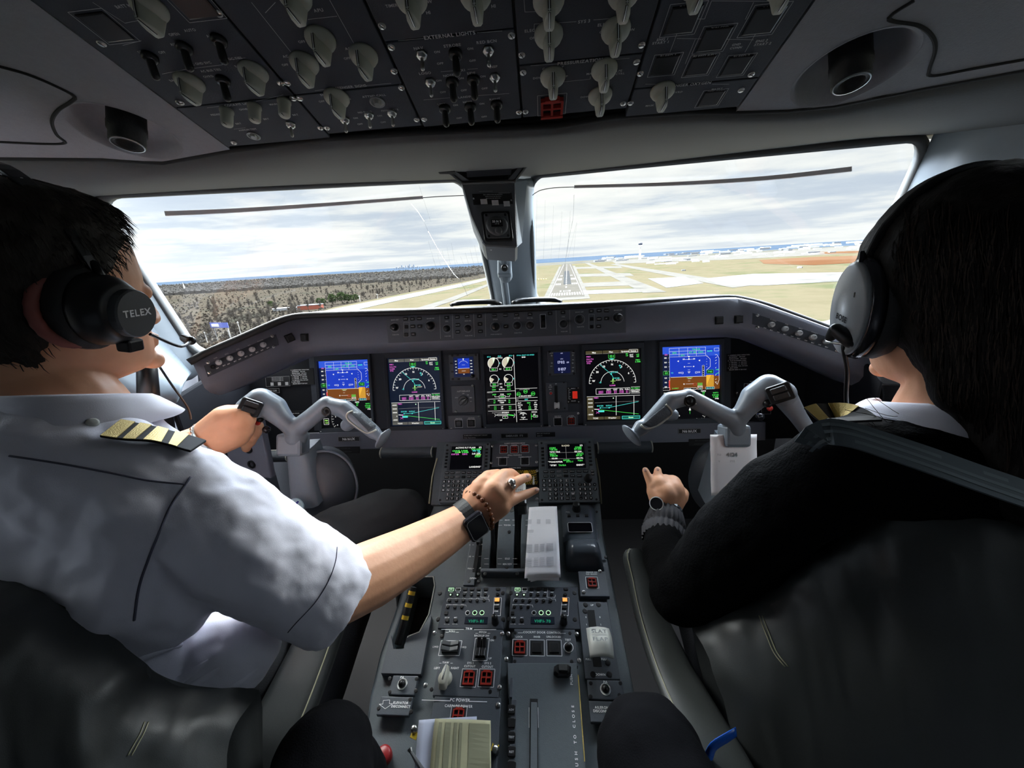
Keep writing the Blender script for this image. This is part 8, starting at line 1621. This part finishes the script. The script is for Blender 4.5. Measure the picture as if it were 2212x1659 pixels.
for i in range(900):
    x, y = rg.uniform(1890, 2210), rg.uniform(430, 900); L_ = rg.uniform(60, 150); dx = rg.uniform(-14, 10); q_ = []
    for k in range(6):
        h = gh.ray_cast(CAM, (P(x+dx*k/5+4*math.sin(k+i), y+L_*k/5, 1)-CAM).normalized())
        if h[0] is None: break
        q_.append(h[0]+(h[1] if h[1].dot(LOOK) < 0 else -h[1])*.0012)
    if len(q_) < 4 or max((a-b).length for a, b in zip(q_, q_[1:])) > .03: continue
    mb.tube(q_, [.0003]+[.0005]*(len(q_)-2)+[.0002], 'hairbrown' if i % 3 == 0 else 'hairlong', 3, caps=False)
mat('hairbrown', (.022, .012, .007), .55, spec=.3)
for i in range(14):
    x, y = rg.uniform(1960, 2080), rg.uniform(880, 930); mb.tube(spline([P(x, y, .47), P(x-60, y+rg.uniform(0, 30), .475), P(1840+rg.uniform(-20, 60), rg.uniform(845, 960), .47)], 8), [.0003]*8, 'hairbrown', 4, caps=False)
mb.build('hair_strands', fo)
# blouse collar, sweater, epaulette
collar(fo, V((.610, .500, 1.035)), .060, .082, .030, .014, -250, 70, 1.05, .022)
mb = MB(); sw = 'sweater'
mb.pchain([(2300, 1020, .46, 120), (2000, 1010, .48, 118), (1880, 1010, .49, 108), (1800, 1010, .495, 92)], sw)
mb.pchain([(1810, 1020, .50, 100), (1700, 1080, .54, 100), (1590, 1170, .60, 92), (1500, 1270, .66, 74), (1468, 1282, .67, 62)], sw)
mb.pchain([(1475, 1270, .67, 66), (1436, 1200, .74, 47), (1434, 1160, .79, 40)], sw)
mb.pell(1880, 1180, .60, 280, 210, 110, sw); mb.pell(1720, 1200, .66, 200, 140, 80, sw)
mb.pchain([(1800, 1280, .72, 170), (1620, 1320, .72, 100)], sw)
swo = mb.build('sweater', fo, remesh=.0045, smooth_it=10, disp=[(.05, .008)]); gw = bvh(swo)
A0, B0 = P(1432, 1170, .78), P(1439, 1108, .838); ax0 = (B0-A0).normalized(); u = ax0.cross(V((0, 0, 1))).normalized(); v_ = u.cross(ax0)
mb = MB(); rows = []
for j, (k, rr) in enumerate(((0, .040), (.3, .043), (.45, .036), (.5, .041), (.95, .0345), (1.02, .031))):
    rows.append([A0.lerp(B0, k)+(u*math.cos(2*math.pi*i/96)+v_*math.sin(2*math.pi*i/96))*(rr*(1+.035*(1 if (i // 2) % 2 else -1))) for i in range(96)])
mb.grid(rows, 'sweatercuff', closed=True); mat('sweatercuff', (.035, .033, .037), .9, bump=.4, bscale=500); mb.mats = ['sweatercuff']; mb.build('ribbed_cuff', fo, smooth=True)
t = thing('wristwatch', B0, 'thin white-rimmed wristwatch between hand and black ribbed cuff of the right pilot', 'watch'); bandloop(B0+ax0*.001, B0+ax0*.006, .0315, .006, .0022, 'chrome', 'band', t, 28)
F = frame3(P(1418, 1088, .815), V((-.3, -.8, .7))); mb = MB(); mb.lathe(F, 0, 0, [(.0135, -.004), (.0135, .003), (.012, .004), (0, .004)], 'glossblack', 26); mb.build('case', t); mb = MB(); mb.lathe(F, 0, 0, [(.0142, -.003), (.0142, .0045), (.0125, .0048), (.0125, .004)], 'white', 26, cap=False); mb.build('bezel', t)
epaulet(fo, gw, [(1768, 912), (1790, 906), (1820, 910), (1850, 925)], .050, [(.05, .25), (.40, .62)], .008)
# headset of the right pilot
hs = thing('headset', hq(-.10, 0, 0), 'black headset with large grey oval ear cup worn by the dark-haired pilot', 'headset')
c = hq(-.095, .004, -.012); nx = (HM2.to_3x3() @ V((-1, .12, -.02))).normalized(); F = frame3(c, nx)
mb = MB(); mb.lathe(F, 0, 0, [(.046, -.024), (.050, -.012), (.048, .0)], 'softblack', 36, sx=.9, sy=1.30); mb.build('ear_cushion', hs, smooth=True)
mb = MB(); mb.lathe(F, 0, 0, [(.047, -.002), (.050, .006), (.048, .014), (.044, .016)], 'glossblack', 36, sx=.9, sy=1.30); mb.build('ear_cup', hs, smooth=True)
mb = MB(); mb.lathe(F, 0, 0, [(.0455, .014), (.0455, .019), (.042, .022), (.02, .0245), (0, .025)], 'cupgrey', 40, sx=.9, sy=1.30); mb.build('cup_cover', hs, smooth=True)
mb = MB(); Fq = Fr(F.pt(0, -.010, .0248), F.u, F.v); mb.text(Fq, 0, 0, 'BOSE', .0075, 'black', .0004, -.12); mb.fbox(F, .018, .018, .0195, .024, .0235, .0242, 'black'); mb.build('lettering', hs)
mb = MB(); arcp = []
for i in range(31):
    a = R_(6+i*168/30); arcp.append(hq(-math.cos(a)*.102, .006-.004*math.sin(a), .012+math.sin(a)*.129))
mb.ribbon(arcp, [(p-hq(0, 0, .02)).normalized() for p in arcp], [.016]*6+[.024]*19+[.016]*6, .009, 'softblack'); mb.build('headband', hs, bevel=.003)
mb = MB(); mb.ribbon([F.pt(0, .050, .012), F.pt(0, .064, .010), arcp[1], arcp[3]], [nx]*4, .018, .007, 'glossblack'); mb.build('yoke_arm', hs, bevel=.002)
mb = MB(); mb.tube(spline([F.pt(-.01, -.050, .004), P(1822, 745, .50), P(1830, 800, .52), P(1828, 860, .54), P(1836, 930, .55)], 20), .0028, 'black', 8); mb.build('cable', hs, smooth=True)
mb = MB(); mb.cap(P(1838, 735, .49), .010, P(1806, 712, .50), .008, 'black'); mb.cap(P(1806, 712, .50), .008, P(1794, 728, .51), .006, 'black'); mb.tube(spline([P(1838, 742, .49), P(1812, 742, .50), P(1785, 738, .52)], 8), .0018, 'steel', 6); mb.build('boom_microphone', hs, smooth=True)
# ======================================================= observer's knees
ob = thing('person', V((.10, .05, .40)), 'dark trousered knees at the bottom edge on both sides of the pedestal', 'person')
mb = MB(); mb.chain([(P(700, 1640, .50), .062), (V((-.12, .10, .62)), .075), (V((.0, -.15, .60)), .09)], 'trousers'); mb.chain([(P(1405, 1640, .50), .070), (V((.28, .10, .62)), .075), (V((.2, -.15, .60)), .09)], 'trousers'); mb.chain([(P(700, 1640, .50), .058), (V((-.16, .36, .22)), .045)], 'trousers'); mb.chain([(P(1405, 1640, .50), .062), (V((.32, .36, .22)), .045)], 'trousers'); mb.chain([(V((.0, -.15, .60)), .09), (V((.2, -.15, .60)), .09)], 'trousers')
mb.mats = ['trousersdark']; mb.build('trousers', ob, remesh=.006, smooth_it=8, disp=[(.05, .010)])
# ---------------------------------------------------------------- seats
def slab(name, t, rows, m, th, n=30, disp=None):
    mb = MB(); loft(mb, rows, m, n, 4); o = mb.build(name, t, smooth=True, solid=0); mod = o.modifiers.new('so', 'SOLIDIFY'); mod.thickness = th; mod.offset = 1
    return o
# right seat backrest, seen from its inner rear side
t = thing('pilot_seat', V((.62, .30, .35)), 'dark grey leather pilot seat with pleated backrest at the right, seen from behind', 'seat')
mb = MB()
m = 'leather'
out = [(1516, 1386, .60), (1560, 1360, .58), (1618, 1338, .56), (1665, 1318, .55), (1720, 1262, .54), (1775, 1190, .53), (1825, 1120, .52), (1868, 1078, .50), (1930, 1050, .48), (2020, 1030, .46), (2120, 1020, .45), (2240, 1012, .44), (2420, 1010, .44)]
low = [(1660, 1900, .50), (1690, 1900, .49), (1720, 1900, .48), (1760, 1900, .47), (1800, 1900, .46), (1850, 1900, .45), (1900, 1900, .44), (1960, 1900, .43), (2040, 1900, .42), (2120, 1900, .41), (2200, 1900, .40), (2300, 1900, .39), (2450, 1900, .38)]
N_ = 44; a = pin(out, N_); b = pin(low, N_); rows = []
for k, (v, bulge) in enumerate(((-.0, .05), (.0, .015), (.015, 0), (.05, -.012), (.15, -.02), (.3, -.022), (.5, -.02), (.75, -.01), (1, 0))):
    rows.append([p.lerp(q, v)+LOOK*bulge for p, q in zip(a, b)])
mb.grid(rows, m); mb.grid([[p+LOOK*.05 for p in a], [p+LOOK*.06 for p in b]], m); seatR = mb.build('backrest', t, smooth=True, subsurf=1, disp=[(.09, .022), (.03, .006)])
gR_ = bvh(seatR)
for s in (0, 7): skin_line('seam', t, gR_, [(1640+s, 1330), (1655+s, 1370), (1672+s, 1410), (1696+s, 1440)], .0008, 'oldpiping', .0004, 14)
skin_line('edge_seam', t, gR_, [(1850, 1108), (1920, 1075), (2020, 1058), (2140, 1048), (2205, 1045)], .0009, 'greyknob', .0004, 20)
mb = MB(); q = pin([(2105, 1010, .44), (2085, 960, .45), (2080, 900, .455), (2110, 845, .45), (2170, 800, .44), (2280, 760, .43)], 20); q2 = pin([(2420, 1010, .40), (2420, 960, .40), (2420, 910, .40), (2420, 860, .40), (2420, 800, .40), (2420, 760, .40)], 20)
mb.grid([[p+LOOK*.06 for p in q], q, [p.lerp(r, .15)-LOOK*.025 for p, r in zip(q, q2)], [p.lerp(r, .6)-LOOK*.03 for p, r in zip(q, q2)], q2], 'leather2'); mb.build('headrest', t, smooth=True, subsurf=1, disp=[(.05, .006)])
mb = MB(); q = pin([(2088, 1000, .445), (2070, 950, .455), (2072, 890, .465), (2102, 820, .465), (2150, 750, .46), (2230, 690, .45), (2300, 640, .44)], 30); mb.tube(q, [.012, .016, .019]+[.021]*27, 'shearling', 14)
o = mb.build('shearling_cover', t, smooth=True, remesh=.003, disp=[(.008, .012)])
# armrest of the right seat
mb = MB(); arm = pin([(1370, 1186, .80), (1385, 1240, .77), (1410, 1330, .71), (1450, 1430, .64), (1500, 1530, .57), (1560, 1640, .51), (1600, 1720, .48)], 30); wdt = [27, 30, 36, 44, 52, 60, 66]
rows = []; 
for i, p in enumerate(arm):
    k = i/29*6; j = min(5, int(k)); w_ = (wdt[j]+(wdt[j+1]-wdt[j])*(k-j))*(.80-.30*i/29)/FPX; w_ *= (.55 if i == 0 else (.9 if i == 1 else 1)); s = RT*1.0; n_ = (UP*.5-LOOK*.85).normalized()
    rows.append([p-s*w_-n_*.030, p-s*w_-n_*.004, p-s*w_*.80+n_*.006, p-s*w_*.3+n_*.010, p+s*w_*.3+n_*.010, p+s*w_*.8+n_*.006, p+s*w_-n_*.004, p+s*w_-n_*.030])
ta = thing('armrest', arm[0], 'long curved grey leather armrest with stitched edge between pedestal and right seat', 'armrest'); mb.grid(rows, 'leather2', closed=True); mb.add(rows[0], [list(range(8))[::-1]], 'leather2'); mb.build('pad', ta, smooth=True, subsurf=1)
mb = MB(); mb.tube([r[2]+UP*.0008-LOOK*.0008 for r in rows], .0009, 'oldpiping', 6); mb.build('stitching', ta)
mb = MB(); mb.ribbon(pin([(1508, 1690, .50), (1528, 1640, .505), (1540, 1612, .50), (1570, 1592, .50), (1590, 1580, .505)], 16), -LOOK, .012, .0012, 'bluestrap'); tag(mb.build('blue_strap', smooth=True), 'shiny bright blue strap looped over the lower end of the right armrest', 'strap')
# seat cushion of the right seat
mb = MB(); mb.chain([(V((.46, .45, .46)), .10), (V((.46, .80, .50)), .07)], 'seatcloth'); mb.chain([(V((.72, .45, .46)), .10), (V((.72, .80, .50)), .07)], 'seatcloth'); mb.chain([(V((.46, .50, .46)), .09), (V((.72, .50, .46)), .09)], 'seatcloth'); mb.build('seat_cushion', t, remesh=.01, smooth_it=6)
# shoulder belt
t = thing('shoulder_belt', P(1900, 1000, .47), 'wide ribbed grey harness strap crossing the black sweater at the right', 'belt')
bp = pin([(1742, 962, .420), (1775, 935, .405), (1830, 938, .395), (1920, 966, .385), (2020, 1000, .375), (2120, 1036, .37), (2212, 1068, .365), (2350, 1120, .36)], 34)
up_ = (UP*.9+RT*.25-LOOK*.15).normalized(); mb = MB(); mb.ribbon(bp, (-LOOK+UP*.55).normalized(), [.026]*4+[.030]*30, .0022, 'belt')
mb.build('strap', t)
for k in (-.008, 0, .008): mb = MB(); mb.ribbon([p+(UP*.87+LOOK*.5)*k+(-LOOK+UP*.55).normalized()*.0022 for p in bp], (-LOOK+UP*.55).normalized(), .0035, .0003, 'beltlight'); mb.build('woven_rib', t)
# left seat
t = thing('pilot_seat', V((-.50, .25, .35)), 'dark grey leather pilot seat at the lower left behind the white shirt', 'seat')
out = [(-260, 1260, .37), (-100, 1320, .37), (0, 1372, .37), (60, 1405, .375), (130, 1450, .38), (200, 1502, .385), (262, 1540, .40), (310, 1556, .41), (380, 1562, .43), (450, 1560, .45), (512, 1556, .47)]
low = [(-260, 1900, .32), (-100, 1900, .32), (0, 1900, .33), (60, 1900, .34), (130, 1900, .35), (200, 1900, .36), (262, 1900, .37), (310, 1900, .38), (380, 1900, .40), (450, 1900, .41), (500, 1900, .43)]
a = pin(out, N_); b = pin(low, N_); rows = []
for v, bulge in ((-.0, .05), (.0, .012), (.02, 0), (.08, -.010), (.25, -.015), (.5, -.015), (1, 0)): rows.append([p.lerp(q, v)+LOOK*bulge for p, q in zip(a, b)])
mb = MB(); mb.grid(rows, m); mb.grid([[p+LOOK*.05 for p in a], [p+LOOK*.06 for p in b]], m); sL = mb.build('backrest', t, smooth=True, subsurf=1, disp=[(.09, .020), (.03, .006)]); gL_ = bvh(sL)
for s in (0, 8): skin_line('seam', t, gL_, [(312+s, 1560), (302+s, 1585), (288+s, 1610), (276+s, 1632)], .0008, 'oldpiping', .0004, 12)
mb = MB(); mb.chain([(V((-.62, .40, .46)), .10), (V((-.62, .78, .50)), .07)], 'seatcloth'); mb.chain([(V((-.40, .40, .46)), .10), (V((-.40, .78, .50)), .07)], 'seatcloth'); mb.chain([(V((-.62, .45, .46)), .09), (V((-.40, .45, .46)), .09)], 'seatcloth'); mb.build('seat_cushion', t, remesh=.01, smooth_it=6)
ta = thing('armrest', P(700, 1400, .6), 'dark leather armrest running from the white sleeve to the bottom edge at the left', 'armrest')
arm = pin([(700, 1330, .70), (670, 1400, .66), (630, 1490, .61), (580, 1600, .56), (545, 1700, .53)], 24); rows = []
for i, p in enumerate(arm):
    w_ = (45+30*i/23)*(.70-.17*i/23)/FPX; n_ = (UP*.5-LOOK*.85).normalized(); rows.append([p-RT*w_-n_*.05, p-RT*w_-n_*.004, p-RT*w_*.8+n_*.004, p+RT*w_*.8+n_*.004, p+RT*w_-n_*.004, p+RT*w_-n_*.05])
mb = MB(); mb.grid(rows, m, closed=True); mb.add(rows[0], [list(range(6))[::-1]], m); mb.build('pad', ta, smooth=True, subsurf=1); mb = MB(); mb.tube([r[3]+n_*.001 for r in rows], .0012, 'oldpiping', 6); mb.build('stitching', ta)
# oxygen hose and black tube near the left sill
t = thing('tiller_post', P(325, 880, .85), 'short black tube in a grey socket behind the chin of the left pilot', 'tube'); mb = MB(); mb.tube([P(322, 878, .85), P(318, 800, .85), P(312, 770, .86)], [.020, .018, .017], 'black', 18); mb.build('tube', t, smooth=True); mb = MB(); mb.tube([P(325, 905, .86), P(322, 872, .86)], [.024, .022], 'yokegrey', 20); mb.build('socket', t, smooth=True)
# jack panel at the lower left of the main panel
t = thing('side_console', P(545, 960, 1.08), 'grey side panel with small round sockets below the left hand', 'panel'); F = Fr(P(548, 960, 1.06), V((1, -.15, 0)), V((0, .1, 1))); mb = MB(); mb.fbox(F, -.10, -.10, .035, .07, -.02, 0, 'fascia'); mb.build('plate', t, bevel=.004)
for b in (-.015, .03, -.06): mb = MB(); mb.lathe(F, -.02, b, [(.012, 0), (.012, .003), (.007, .003), (.006, -.002)], 'black', 16); mb.build('socket', t)
